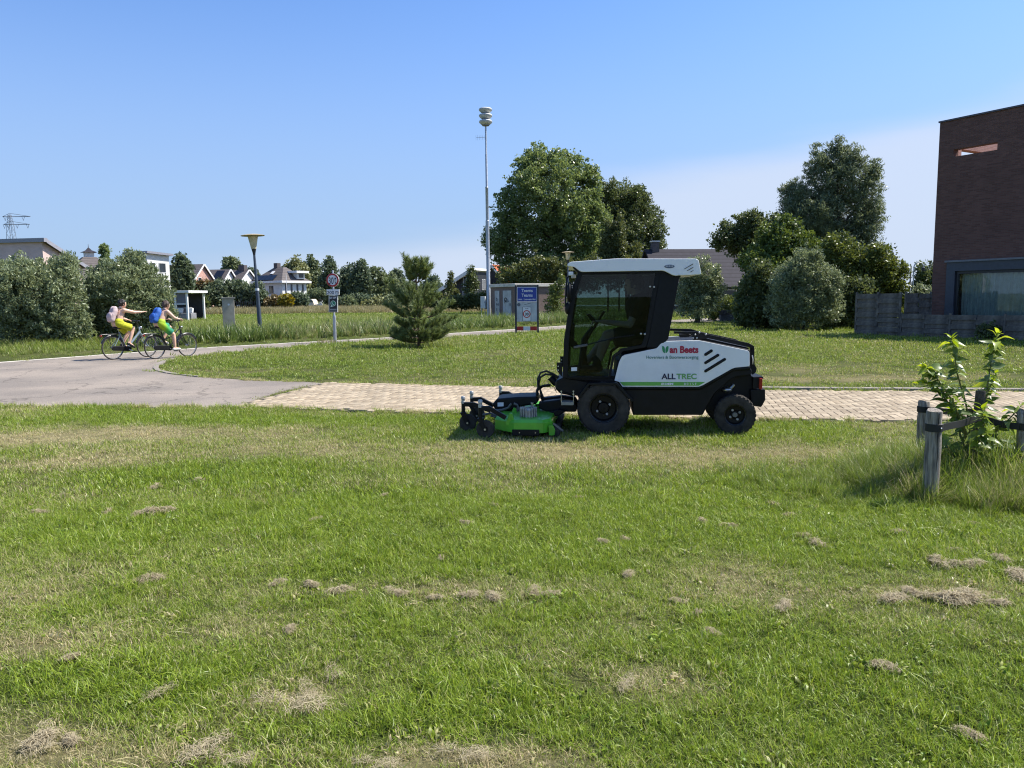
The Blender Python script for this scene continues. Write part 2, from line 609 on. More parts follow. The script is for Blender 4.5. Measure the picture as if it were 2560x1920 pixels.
nt.links.new(mxa.outputs['Result'], mxb.inputs['A']); nt.links.new(cr.outputs['Color'], mxb.inputs['B'])
mxc = nt.nodes.new('ShaderNodeMix'); mxc.data_type = 'RGBA'; mxc.blend_type = 'MULTIPLY'; mxc.inputs['Factor'].default_value = .5
nt.links.new(mxb.outputs['Result'], mxc.inputs['A']); nt.links.new(n2.outputs['Color'], mxc.inputs['B'])
nt.links.new(mxb.outputs['Result'], b.inputs['Base Color'])
b.inputs['Roughness'].default_value = .95; b.inputs['Specular IOR Level'].default_value = .1
bp = nt.nodes.new('ShaderNodeBump'); bp.inputs['Strength'].default_value = .8; bp.inputs['Distance'].default_value = .02
nt.links.new(n1.outputs['Fac'], bp.inputs['Height']); nt.links.new(bp.outputs['Normal'], b.inputs['Normal'])
ground_me.materials.append(m)
ground = link('ground', ground_me)
tag(ground, 'mown grass lawn with scorched dry patches reaching to the horizon', 'lawn', kind='structure')

# ---- asphalt
def sheet(name, poly, z, material, thick=0.05):
    mb = MB()
    mb.prism(poly, lambda p, t: (p[0], p[1], t), z, z - thick)
    return mb.build(name, material, smooth=0)
m, nt, b = nodes_of('asphalt')
tc = nt.nodes.new('ShaderNodeTexCoord')
v1 = nt.nodes.new('ShaderNodeTexVoronoi'); v1.inputs['Scale'].default_value = 85
n1 = nt.nodes.new('ShaderNodeTexNoise'); n1.inputs['Scale'].default_value = 60; n1.inputs['Detail'].default_value = 5; n1.inputs['Roughness'].default_value = .8
n2 = nt.nodes.new('ShaderNodeTexNoise'); n2.inputs['Scale'].default_value = .55; n2.inputs['Detail'].default_value = 6
for n in (v1, n1, n2):
    nt.links.new(tc.outputs['Object'], n.inputs['Vector'])
cr = nt.nodes.new('ShaderNodeValToRGB')
cr.color_ramp.elements[0].position = .25; cr.color_ramp.elements[0].color = (.140, .122, .104, 1)
cr.color_ramp.elements[1].position = .75; cr.color_ramp.elements[1].color = (.345, .308, .267, 1)
nt.links.new(n1.outputs['Fac'], cr.inputs['Fac'])
cr2 = nt.nodes.new('ShaderNodeValToRGB')
cr2.color_ramp.elements[0].position = .38; cr2.color_ramp.elements[0].color = (.80, .78, .77, 1)
cr2.color_ramp.elements[1].position = .62; cr2.color_ramp.elements[1].color = (1.10, 1.05, 1.0, 1)
nt.links.new(n2.outputs['Fac'], cr2.inputs['Fac'])
mx = nt.nodes.new('ShaderNodeMix'); mx.data_type = 'RGBA'; mx.blend_type = 'MULTIPLY'; mx.inputs['Factor'].default_value = 1
nt.links.new(cr.outputs['Color'], mx.inputs['A']); nt.links.new(cr2.outputs['Color'], mx.inputs['B'])
vc = nt.nodes.new('ShaderNodeTexVoronoi'); vc.feature = 'DISTANCE_TO_EDGE'; vc.inputs['Scale'].default_value = .45
nw = nt.nodes.new('ShaderNodeTexNoise'); nw.inputs['Scale'].default_value = 2.2; nw.inputs['Detail'].default_value = 5
nt.links.new(tc.outputs['Object'], nw.inputs['Vector'])
va = nt.nodes.new('ShaderNodeMix'); va.data_type = 'RGBA'; va.blend_type = 'LINEAR_LIGHT'; va.inputs['Factor'].default_value = .35
nt.links.new(tc.outputs['Object'], va.inputs['A']); nt.links.new(nw.outputs['Color'], va.inputs['B']); nt.links.new(va.outputs['Result'], vc.inputs['Vector'])
cm = nt.nodes.new('ShaderNodeMapRange'); cm.inputs['From Max'].default_value = .012; cm.inputs['To Min'].default_value = .55
nt.links.new(vc.outputs['Distance'], cm.inputs['Value'])
mx0 = mx
mx = nt.nodes.new('ShaderNodeMix'); mx.data_type = 'RGBA'; mx.blend_type = 'MULTIPLY'; mx.inputs['Factor'].default_value = 1
nt.links.new(mx0.outputs['Result'], mx.inputs['A']); nt.links.new(cm.outputs['Result'], mx.inputs['B'])
nt.links.new(mx.outputs['Result'], b.inputs['Base Color'])
b.inputs['Roughness'].default_value = .9; b.inputs['Specular IOR Level'].default_value = .2
bp = nt.nodes.new('ShaderNodeBump'); bp.inputs['Strength'].default_value = .5; bp.inputs['Distance'].default_value = .01
nt.links.new(n1.outputs['Fac'], bp.inputs['Height']); nt.links.new(bp.outputs['Normal'], b.inputs['Normal'])
road = sheet('road', asphalt_poly, 0.006, m)
tag(road, 'weathered grey asphalt road curving into a cycle path', 'road', kind='structure')
# pale concrete edging along the far side of the path
conc = mat('pale_concrete', (.66, .61, .53), .85, var=.15, scale=3, bump=.3)
mb = MB()
ef = [Vector((p[0], p[1], 0)) for p in far_edge]
for i in range(len(ef) - 1):
    a, c = ef[i], ef[i + 1]
    d = (c - a).normalized(); s = Vector((-d.y, d.x, 0)) * 0.08
    d0 = (ef[i] - ef[max(0, i - 1)]).normalized() if i else d
    mb.add([a - s * .3, c - s * .3, c + s * 1.7, a + s * 1.7] + [q + Vector((0, 0, .012)) for q in (a - s * .3, c - s * .3, c + s * 1.7, a + s * 1.7)],
           [(4, 5, 6, 7), (0, 1, 5, 4), (2, 3, 7, 6)])
edge = mb.build('path_edging', conc, smooth=0)
tag(edge, 'pale concrete edging strip along the far side of the cycle path', 'edging', kind='structure')
# stone kerb around the tip of the grass island
kerb_m = mat('kerb_stone', (.27, .235, .195), .9, var=.2, scale=9, bump=.4)
kp = [Vector((p[0], p[1], 0)) for p in near_edge[:2][::-1] + tip[:5]]
kerb = empty('island_kerb', (0, 0, 0))
tag(kerb, 'low stone kerb round the tip of the grass island', 'kerb', kind='structure')
for i in range(len(kp) - 1):
    a, c = kp[i], kp[i + 1]
    ln = (c - a).length; k = max(1, int(ln / 0.9))
    for j in range(k):
        p, q = a.lerp(c, (j + .015) / k), a.lerp(c, (j + .985) / k)
        d = (q - p).normalized(); s = Vector((-d.y, d.x, 0)) * .07
        MB().bar(p + Vector((0, 0, -.008)), q + Vector((0, 0, -.008)), .12, .07).build('kerb_stone', kerb_m, kerb, smooth=0, bevel=.008)

# ---- clinker bricks laid in herringbone
P0, P1 = Vector((*brick_near[0], 0)), Vector((*brick_near[4], 0))
bu = (P1 - P0).normalized(); bvv = Vector((-bu.y, bu.x, 0))
m, nt, b = nodes_of('paving_brick')
at = nt.nodes.new('ShaderNodeAttribute'); at.attribute_name = 'tint'
geo = nt.nodes.new('ShaderNodeNewGeometry')
n1 = nt.nodes.new('ShaderNodeTexNoise'); n1.inputs['Scale'].default_value = 55; n1.inputs['Detail'].default_value = 5
n2 = nt.nodes.new('ShaderNodeTexNoise'); n2.inputs['Scale'].default_value = 1.1; n2.inputs['Detail'].default_value = 4
nt.links.new(geo.outputs['Position'], n1.inputs['Vector']); nt.links.new(geo.outputs['Position'], n2.inputs['Vector'])
cr = nt.nodes.new('ShaderNodeValToRGB')
cr.color_ramp.elements[0].color = (.275, .22, .15, 1); cr.color_ramp.elements[1].color = (.42, .345, .245, 1)
cr.color_ramp.elements.new(.5).color = (.35, .285, .20, 1)
nt.links.new(at.outputs['Fac'], cr.inputs['Fac'])
cr2 = nt.nodes.new('ShaderNodeValToRGB')
cr2.color_ramp.elements[0].position = .3; cr2.color_ramp.elements[0].color = (.72, .72, .72, 1)
cr2.color_ramp.elements[1].position = .65; cr2.color_ramp.elements[1].color = (1.08, 1.06, 1.03, 1)
ad = nt.nodes.new('ShaderNodeMath'); ad.operation = 'MULTIPLY_ADD'; ad.inputs[1].default_value = .5
ml = nt.nodes.new('ShaderNodeMath'); ml.operation = 'MULTIPLY'; ml.inputs[1].default_value = .5
nt.links.new(n2.outputs['Fac'], ml.inputs[0])
nt.links.new(n1.outputs['Fac'], ad.inputs[0]); nt.links.new(ml.outputs['Value'], ad.inputs[2])
nt.links.new(ad.outputs['Value'], cr2.inputs['Fac'])
mx = nt.nodes.new('ShaderNodeMix'); mx.data_type = 'RGBA'; mx.blend_type = 'MULTIPLY'; mx.inputs['Factor'].default_value = 1
nt.links.new(cr.outputs['Color'], mx.inputs['A']); nt.links.new(cr2.outputs['Color'], mx.inputs['B'])
nt.links.new(mx.outputs['Result'], b.inputs['Base Color'])
b.inputs['Roughness'].default_value = .88; b.inputs['Specular IOR Level'].default_value = .25
bp = nt.nodes.new('ShaderNodeBump'); bp.inputs['Strength'].default_value = .3; bp.inputs['Distance'].default_value = .006
nt.links.new(n1.outputs['Fac'], bp.inputs['Height']); nt.links.new(bp.outputs['Normal'], b.inputs['Normal'])
brick_mat = m
sand = mat('joint_sand', (.17, .14, .10), .95, var=.3, scale=14)
paving = sheet('brick_road', brick_poly, 0.008, sand)
tag(paving, 'sand coloured clinker brick road laid in herringbone', 'brick road', kind='structure')
BW, BLN, TOP = 0.105, 0.210, 0.028
def brick_mesh(L_, W_, tint):
    g = 0.0035
    x, y, c = L_ / 2 - g, W_ / 2 - g, .005
    vs = [(-x, -y, 0), (x, -y, 0), (x, y, 0), (-x, y, 0), (-x, -y, TOP - c), (x, -y, TOP - c), (x, y, TOP - c), (-x, y, TOP - c),
          (-x + c, -y + c, TOP), (x - c, -y + c, TOP), (x - c, y - c, TOP), (-x + c, y - c, TOP)]
    fs = [(0, 1, 5, 4), (1, 2, 6, 5), (2, 3, 7, 6), (3, 0, 4, 7), (4, 5, 9, 8), (5, 6, 10, 9), (6, 7, 11, 10), (7, 4, 8, 11), (8, 9, 10, 11)]
    me = bpy.data.meshes.new('brick'); me.from_pydata(vs, [], fs)
    a = me.attributes.new('tint', 'FLOAT', 'POINT'); a.data.foreach_set('value', [tint] * len(vs))
    me.materials.append(brick_mat)
    return me
cells = []
for iy in range(-14, 75):
    for ix in range(-8, 190):
        if (ix - iy) % 4 == 0:
            cells.append(((ix + 1) * BW, (iy + .5) * BW, 0))
        if (ix - iy - 3) % 4 == 0:
            cells.append(((ix + .5) * BW, (iy + 1) * BW, 1))
cells = np.array(cells)
cwx = P0.x + cells[:, 0] * bu.x + cells[:, 1] * bvv.x
cwy = P0.y + cells[:, 0] * bu.y + cells[:, 1] * bvv.y
ok = inside(brick_poly, cwx, cwy) & (cwx < 11.5)
cells, cwx, cwy = cells[ok], cwx[ok], cwy[ok]
# the 300 that show largest: near the camera side of the road, inside the frame and not under the mower
score = np.hypot(cwx, cwy) + np.where((cwx > 0.4) & (cwx < 3.4), 4, 0) + np.where((np.abs(cwx) > cwy * .66), 20, 0)
order = np.argsort(score)
bang = math.atan2(bu.y, bu.x)
variants = [brick_mesh(BLN, BW, t) for t in (.05, .25, .45, .6, .8, 1.0)]
for i in order[:300]:
    o = bpy.data.objects.new('brick', variants[rng.integers(6)])
    COL.objects.link(o); o.parent = paving
    o.location = (cwx[i], cwy[i], rng.uniform(-.001, .003))
    o.rotation_euler = (rng.normal(0, .006), rng.normal(0, .006), bang + cells[i, 2] * math.pi / 2 + rng.normal(0, .006))
vs0 = np.array([v.co[:] for v in variants[0].vertices]); fs0 = [tuple(p.vertices) for p in variants[0].polygons]
rest = order[300:]
ang = bang + cells[rest, 2] * math.pi / 2 + rng.normal(0, .006, len(rest))
ca, sa = np.cos(ang)[:, None], np.sin(ang)[:, None]
X = cwx[rest][:, None] + vs0[None, :, 0] * ca - vs0[None, :, 1] * sa
Y = cwy[rest][:, None] + vs0[None, :, 0] * sa + vs0[None, :, 1] * ca
Z = np.broadcast_to(vs0[None, :, 2], X.shape) + rng.uniform(-.001, .003, len(rest))[:, None]
fa = np.array(fs0)
FF = (fa[None] + (np.arange(len(rest)) * 12)[:, None, None]).reshape(-1)
me = np_mesh('paving_bricks', np.stack([X, Y, Z], -1).reshape(-1, 3), FF, np.arange(len(rest) * 9) * 4, np.full(len(rest) * 9, 4), np.repeat(rng.random(len(rest)), 12))
me.materials.append(brick_mat)
o = link('paving_bricks', me, paving); o['kind'] = 'stuff'
# grey kerb along the far side of the brick road, on the right
kf = [Vector((*p, 0)) for p in GP([(1880, 974), (2080, 976), (2560, 979), (3100, 981)])]
kerb2 = empty('brick_road_kerb', (0, 0, 0))
tag(kerb2, 'weathered grey kerb along the far side of the brick road', 'kerb', kind='structure')
for i in range(len(kf) - 1):
    k = max(1, round((kf[i + 1] - kf[i]).length / 1.0))
    for j in range(k):
        MB().bar(kf[i].lerp(kf[i + 1], (j + .01) / k) + Vector((0, .06, .0)), kf[i].lerp(kf[i + 1], (j + .99) / k) + Vector((0, .06, .0)), .16, .09).build('kerb_stone', kerb_m, kerb2, smooth=0, bevel=.01)
# canal behind the far meadow
water = mat('canal_water', (.02, .035, .04), .06, var=.2, scale=.5)
mb = MB(); mb.prism([(-75, 141), (30, 141), (30, 152), (-75, 152)], lambda p, t: (p[0], p[1], t), .02, -.05)
tag(mb.build('canal', water, smooth=0), 'narrow canal behind the dry meadow', 'canal', kind='structure')

# ================================================================== GRASS
def grass_mat(name, greens, dry, root, transl=.35, dry_gain=1.0):
    """blade colour: per blade 'tint', per clump 'dry', world noise"""
    m, nt, b = nodes_of(name)
    at = nt.nodes.new('ShaderNodeAttribute'); at.attribute_name = 'tint'
    ai = nt.nodes.new('ShaderNodeAttribute'); ai.attribute_name = 'dry'; ai.attribute_type = 'INSTANCER'
    hh = nt.nodes.new('ShaderNodeAttribute'); hh.attribute_name = 'up'
    cr = nt.nodes.new('ShaderNodeValToRGB')
    cr.color_ramp.elements[0].color = (*greens[0], 1); cr.color_ramp.elements[1].color = (*greens[1], 1)
    nt.links.new(at.outputs['Fac'], cr.inputs['Fac'])
    # a blade is dry when its own number falls under the clump's dryness
    mu = nt.nodes.new('ShaderNodeMath'); mu.operation = 'MULTIPLY'; mu.inputs[1].default_value = 7.31
    fr = nt.nodes.new('ShaderNodeMath'); fr.operation = 'FRACT'
    nt.links.new(at.outputs['Fac'], mu.inputs[0]); nt.links.new(mu.outputs['Value'], fr.inputs[0])
    sb = nt.nodes.new('ShaderNodeMath'); sb.operation = 'SUBTRACT'
    nt.links.new(ai.outputs['Fac'], sb.inputs[0]); nt.links.new(fr.outputs['Value'], sb.inputs[1])
    mr = nt.nodes.new('ShaderNodeMapRange')
    mr.inputs['From Min'].default_value = -.22; mr.inputs['From Max'].default_value = .22
    nt.links.new(sb.outputs['Value'], mr.inputs['Value'])
    mx = nt.nodes.new('ShaderNodeMix'); mx.data_type = 'RGBA'; mx.inputs['B'].default_value = (*dry, 1)
    nt.links.new(mr.outputs['Result'], mx.inputs['Factor']); nt.links.new(cr.outputs['Color'], mx.inputs['A'])
    mx2 = nt.nodes.new('ShaderNodeMix'); mx2.data_type = 'RGBA'; mx2.inputs['A'].default_value = (*root, 1)  # blade foot darkened: shade between the blades put into the colour
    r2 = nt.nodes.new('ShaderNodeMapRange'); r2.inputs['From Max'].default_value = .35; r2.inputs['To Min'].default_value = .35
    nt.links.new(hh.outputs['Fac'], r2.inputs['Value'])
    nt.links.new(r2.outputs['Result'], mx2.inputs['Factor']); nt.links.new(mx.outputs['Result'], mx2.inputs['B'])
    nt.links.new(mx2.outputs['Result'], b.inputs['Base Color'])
    b.inputs['Roughness'].default_value = .40; b.inputs['Specular IOR Level'].default_value = .32
    tr = nt.nodes.new('ShaderNodeBsdfTranslucent')
    hs = nt.nodes.new('ShaderNodeHueSaturation'); hs.inputs['Value'].default_value = 1.35; hs.inputs['Hue'].default_value = .49
    nt.links.new(mx2.outputs['Result'], hs.inputs['Color']); nt.links.new(hs.outputs['Color'], tr.inputs['Color'])
    ms = nt.nodes.new('ShaderNodeMixShader'); ms.inputs['Fac'].default_value = transl
    nt.links.new(b.outputs['BSDF'], ms.inputs[1]); nt.links.new(tr.outputs['BSDF'], ms.inputs[2])
    nt.links.new(ms.outputs['Shader'], nt.nodes['Material Output'].inputs['Surface'])
    return m

def tuft(n, rad, hmin, hmax, wid, lean, bend, seg=3, mat_=None, seed=0, flat=0.0):
    """one clump of n curved tapering blades, as an unlinked mesh object"""
    g = np.random.default_rng(seed)
    a = g.uniform(0, 2 * np.pi, n); rr = rad * np.sqrt(g.random(n))
    bx, by = rr * np.cos(a), rr * np.sin(a)
    h = g.uniform(hmin, hmax, n)
    th = g.uniform(0, 2 * np.pi, n)                      # lean direction
    ln = np.abs(g.normal(lean, lean * .6, n))            # lean at the root (rad)
    bd = np.abs(g.normal(bend, bend * .6, n))
    w = wid * g.uniform(.65, 1.3, n)
    fa = th + np.pi / 2 + g.normal(0, .5, n)             # blade's broad side
    V, T, U = [], [], []
    px, py, pz = bx.copy(), by.copy(), np.full(n, -.01)
    for k in range(seg + 1):
        t = k / seg
        ww = w * (1 - t ** 1.6) if k < seg else 0 * w
        sx, sy = np.cos(fa) * ww / 2, np.sin(fa) * ww / 2
        V.append(np.stack([np.stack([px - sx, py - sy, pz], -1), np.stack([px + sx, py + sy, pz], -1)], 1))
        an = ln + bd * t
        px = px + np.cos(th) * np.sin(an) * h / seg
        py = py + np.sin(th) * np.sin(an) * h / seg
        pz = np.maximum(pz + np.cos(an) * h / seg, .001)
    V = np.stack(V, 1)                                   # n, seg+1, 2, 3
    nv = (seg + 1) * 2
    fl = []
    for k in range(seg):
        fl.append([2 * k, 2 * k + 1, 2 * k + 3, 2 * k + 2])
    fl = np.array(fl)
    FF = (fl[None] + (np.arange(n) * nv)[:, None, None]).reshape(-1)
    tint = np.repeat(g.random(n), nv)
    me = np_mesh('tuft', V.reshape(-1, 3), FF, np.arange(n * seg) * 4, np.full(n * seg, 4), tint)
    at_ = me.attributes.new('up', 'FLOAT', 'POINT')
    at_.data.foreach_set('value', np.tile(np.repeat(np.arange(seg + 1) / seg, 2), n).astype(np.float32))
    me.shade_smooth()
    me.materials.append(mat_)
    return bpy.data.objects.new('tuft', me)

def scatter(name, label, cat, sources, P, scale, dry, tilt=0.12):
    """one object: a cloud of points, each carrying a clump through geometry nodes"""
    n = len(P)
    me = bpy.data.meshes.new(name)
    me.vertices.add(n)
    me.vertices.foreach_set('co', np.asarray(P, np.float32).ravel())
    for nm, arr in (('dry', dry), ('sc', scale), ('pick', rng.integers(0, len(sources), n))):
        ty = 'INT' if nm == 'pick' else 'FLOAT'
        a = me.attributes.new(nm, ty, 'POINT')
        a.data.foreach_set('value', np.asarray(arr, np.int32 if ty == 'INT' else np.float32))
    rot = np.stack([rng.normal(0, tilt, n), rng.normal(0, tilt, n), rng.uniform(0, 2 * np.pi, n)], 1)
    a = me.attributes.new('rot', 'FLOAT_VECTOR', 'POINT'); a.data.foreach_set('vector', rot.astype(np.float32).ravel())
    o = link(name, me)
    ng = bpy.data.node_groups.new(name, 'GeometryNodeTree')
    ng.interface.new_socket('Geometry', in_out='INPUT', socket_type='NodeSocketGeometry')
    ng.interface.new_socket('Geometry', in_out='OUTPUT', socket_type='NodeSocketGeometry')
    N = ng.nodes.new
    gi, go = N('NodeGroupInput'), N('NodeGroupOutput')
    mp = N('GeometryNodeMeshToPoints')
    iop = N('GeometryNodeInstanceOnPoints')
    jn = N('GeometryNodeGeometryToInstance')
    for s in sources:
        oi = N('GeometryNodeObjectInfo'); oi.inputs['Object'].default_value = s
        ng.links.new(oi.outputs['Geometry'], jn.inputs[0])
    def attr(nm, dt):
        q = N('GeometryNodeInputNamedAttribute'); q.data_type = dt; q.inputs['Name'].default_value = nm
        return q.outputs['Attribute']
    iop.inputs['Pick Instance'].default_value = True
    ng.links.new(gi.outputs[0], mp.inputs['Mesh'])
    ng.links.new(mp.outputs['Points'], iop.inputs['Points'])
    ng.links.new(jn.outputs[0], iop.inputs['Instance'])
    ng.links.new(attr('pick', 'INT'), iop.inputs['Instance Index'])
    ng.links.new(attr('rot', 'FLOAT_VECTOR'), iop.inputs['Rotation'])
    ng.links.new(attr('sc', 'FLOAT'), iop.inputs['Scale'])
    ng.links.new(iop.outputs['Instances'], go.inputs[0])
    md = o.modifiers.new('clumps', 'NODES'); md.node_group = ng
    tag(o, label, cat, kind='stuff')
    return o

def spread(n, y0, y1, half=0.72, margin=1.2):
    """random ground points inside the view wedge (plus a step to each side)"""
    y = np.sqrt(rng.uniform(y0 ** 2, y1 ** 2, n * 2))[:n]
    x = rng.uniform(-1, 1, n) * (y * half + margin)
    return x, y
def on_lawn(x, y, pad=0.0):
    return ~(inside(asphalt_poly, x, y) | inside(brick_poly, x, y))
def behind_path(x, y):
    fx = np.array([p[0] for p in far_edge]); fy = np.array([p[1] for p in far_edge])
    return y > np.interp(x, fx, fy)

lawn_m = grass_mat('lawn_blade', ((.105, .185, .011), (.315, .405, .036)), (.55, .46, .26), (.045, .062, .010))
mid_m = grass_mat('lawn_blade_far', ((.125, .200, .018), (.275, .355, .044)), (.50, .42, .21), (.065, .09, .016))
verge_m = grass_mat('verge_blade', ((.120, .190, .022), (.27, .34, .052)), (.46, .39, .19), (.06, .10, .02))
reed_m = grass_mat('reed_leaf', ((.055, .105, .022), (.18, .245, .055)), (.34, .31, .15), (.035, .065, .016))
hay_m = grass_mat('hay_stalk', ((.20, .20, .07), (.34, .29, .13)), (.45, .36, .20), (.12, .13, .05))

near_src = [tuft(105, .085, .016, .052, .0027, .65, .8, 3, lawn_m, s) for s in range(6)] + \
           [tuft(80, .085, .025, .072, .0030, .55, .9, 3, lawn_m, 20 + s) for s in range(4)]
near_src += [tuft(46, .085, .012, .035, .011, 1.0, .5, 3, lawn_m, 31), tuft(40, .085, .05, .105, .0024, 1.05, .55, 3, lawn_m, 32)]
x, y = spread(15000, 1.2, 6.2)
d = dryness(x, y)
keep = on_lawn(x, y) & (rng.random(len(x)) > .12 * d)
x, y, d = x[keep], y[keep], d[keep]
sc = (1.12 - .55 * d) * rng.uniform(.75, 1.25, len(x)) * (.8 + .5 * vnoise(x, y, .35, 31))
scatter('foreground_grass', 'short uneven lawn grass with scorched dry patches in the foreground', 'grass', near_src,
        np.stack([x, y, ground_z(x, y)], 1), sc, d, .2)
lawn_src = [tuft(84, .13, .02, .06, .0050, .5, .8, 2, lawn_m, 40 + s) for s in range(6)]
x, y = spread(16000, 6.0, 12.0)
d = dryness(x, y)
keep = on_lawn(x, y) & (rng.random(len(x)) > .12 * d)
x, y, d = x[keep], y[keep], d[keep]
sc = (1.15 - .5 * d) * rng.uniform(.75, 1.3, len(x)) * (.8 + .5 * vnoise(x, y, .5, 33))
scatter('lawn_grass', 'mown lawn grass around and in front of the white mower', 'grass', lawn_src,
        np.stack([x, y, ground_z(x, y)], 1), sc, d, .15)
mid_src = [tuft(120, .30, .03, .075, .011, .45, .7, 2, mid_m, 60 + s) for s in range(5)]
x, y = spread(14000, 12.0, 46.0)
keep = on_lawn(x, y) & ~behind_path(x, y)
x, y = x[keep], y[keep]
d = np.clip(dryness(x, y) * .8, 0, 1)
sc = (1.15 - .4 * d) * rng.uniform(.7, 1.3, len(x)) * np.clip(y / 20, .8, 1.5)
scatter('island_grass', 'mown grass beyond the brick road reaching to the shrubs and houses', 'grass', mid_src,
        np.stack([x, y, np.zeros(len(x))], 1), sc, d, .12)
# long grass on the verge behind the path
verge_src = [tuft(36, .20, .14, .42, .014, .28, .8, 3, verge_m, 80 + s) for s in range(5)]
x, y = spread(26000, 19.0, 70.0)
dd = dist_poly(far_edge, x, y)
keep = behind_path(x, y) & (dd > .12) & (rng.random(len(x)) < np.where(dd < 7, 1, .55))
x, y, dd = x[keep], y[keep], dd[keep]
sc = np.where(dd < 2.8, .30 + .05 * dd, np.clip(.45 + .09 * dd, .3, .95)) * rng.uniform(.6, 1.25, len(x))
d = np.clip(.18 + .5 * (fbm(x, y, 5, 41) - .5), 0, 1)
scatter('verge_grass', 'long rough grass on the verge behind the cycle path', 'grass', verge_src,
        np.stack([x, y, np.zeros(len(x))], 1), sc, d, .15)
# reeds and tall weeds in the ditch
reed_src = [tuft(26, .22, .40, .90, .040, .20, .75, 4, reed_m, 100 + s) for s in range(5)]
x, y = spread(16000, 24.0, 62.0)
dd = dist_poly(far_edge, x, y)
lo, hi = 2.3, 6.5
keep = behind_path(x, y) & (dd > lo) & (dd < hi) & (x > -13.2) & (rng.random(len(x)) < .35 + .9 * vnoise(x, y, 2.2, 55))
x, y = x[keep], y[keep]
scatter('ditch_reeds', 'tall green reeds and weeds in the ditch behind the verge', 'reeds', reed_src,
        np.stack([x, y, np.full(len(x), -.05)], 1), rng.uniform(.6, 1.2, len(x)), np.clip(.12 + .4 * (vnoise(x, y, 3, 57) - .5), 0, 1), .12)
# straw coloured meadow further out
hay_src = [tuft(26, .45, .35, .85, .05, .2, .6, 2, hay_m, 120 + s) for s in range(4)]
x, y = spread(16000, 86.0, 140.0, .5, 0)
keep = (x < 6)
x, y = x[keep], y[keep]
scatter('dry_meadow_grass', 'straw coloured tall grass of the far meadow', 'grass', hay_src,
        np.stack([x, y, np.zeros(len(x))], 1), rng.uniform(.7, 1.2, len(x)), np.clip(.35 + .6 * (vnoise(x, y, 9, 61) - .5), 0, 1), .12)
field_src = [tuft(24, .5, .08, .22, .05, .4, .6, 2, mid_m, 140 + s) for s in range(4)]
x, y = spread(15000, 50.0, 92.0, .72, 0)
keep = behind_path(x, y)
x, y = x[keep], y[keep]
scatter('field_grass', 'mown green field between the ditch and the dry meadow', 'grass', field_src,
        np.stack([x, y, np.zeros(len(x))], 1), rng.uniform(.7, 1.2, len(x)), np.clip(.15 + .5 * (vnoise(x, y, 7, 63) - .5), 0, 1), .12)

# ragged grass along every road edge
def along(line, n, off):
    pts = [Vector((*p, 0)) for p in line]
    ln = [(pts[i + 1] - pts[i]).length for i in range(len(pts) - 1)]; tot = sum(ln)
    X, Y = [], []
    for t in np.sort(rng.random(n)) * tot:
        i = 0
        while i < len(ln) - 1 and t > ln[i]:
            t -= ln[i]; i += 1
        d = (pts[i + 1] - pts[i]).normalized(); q = pts[i] + d * t; s = Vector((-d.y, d.x, 0)) * rng.normal(0, off)
        X.append(q.x + s.x); Y.append(q.y + s.y)
    return np.array(X), np.array(Y)
edge_src = [tuft(34, .07, .03, .11, .0055, .55, .8, 3, lawn_m, 160 + s) for s in range(5)]
EX, EY = [], []
for line, n, off in ((brick_near, 620, .035), (asph_near, 520, .04), (brick_far, 480, .04), (tip[2:], 200, .03), (near_edge, 420, .04), (far_edge, 160, .02)):
    x, y = along(line, n, off)
    k_ = vnoise(x, y, .5, 91) > .40
    EX.append(x[k_]); EY.append(y[k_])
x, y = np.concatenate(EX), np.concatenate(EY)
scatter('road_edge_grass', 'ragged grass and weeds creeping over the road edges', 'grass', edge_src, np.stack([x, y, np.full(len(x), .005)], 1),
        rng.uniform(.5, 1.25, len(x)), np.clip(.30 + .9 * (vnoise(x, y, .7, 93) - .5), 0, 1), .25)

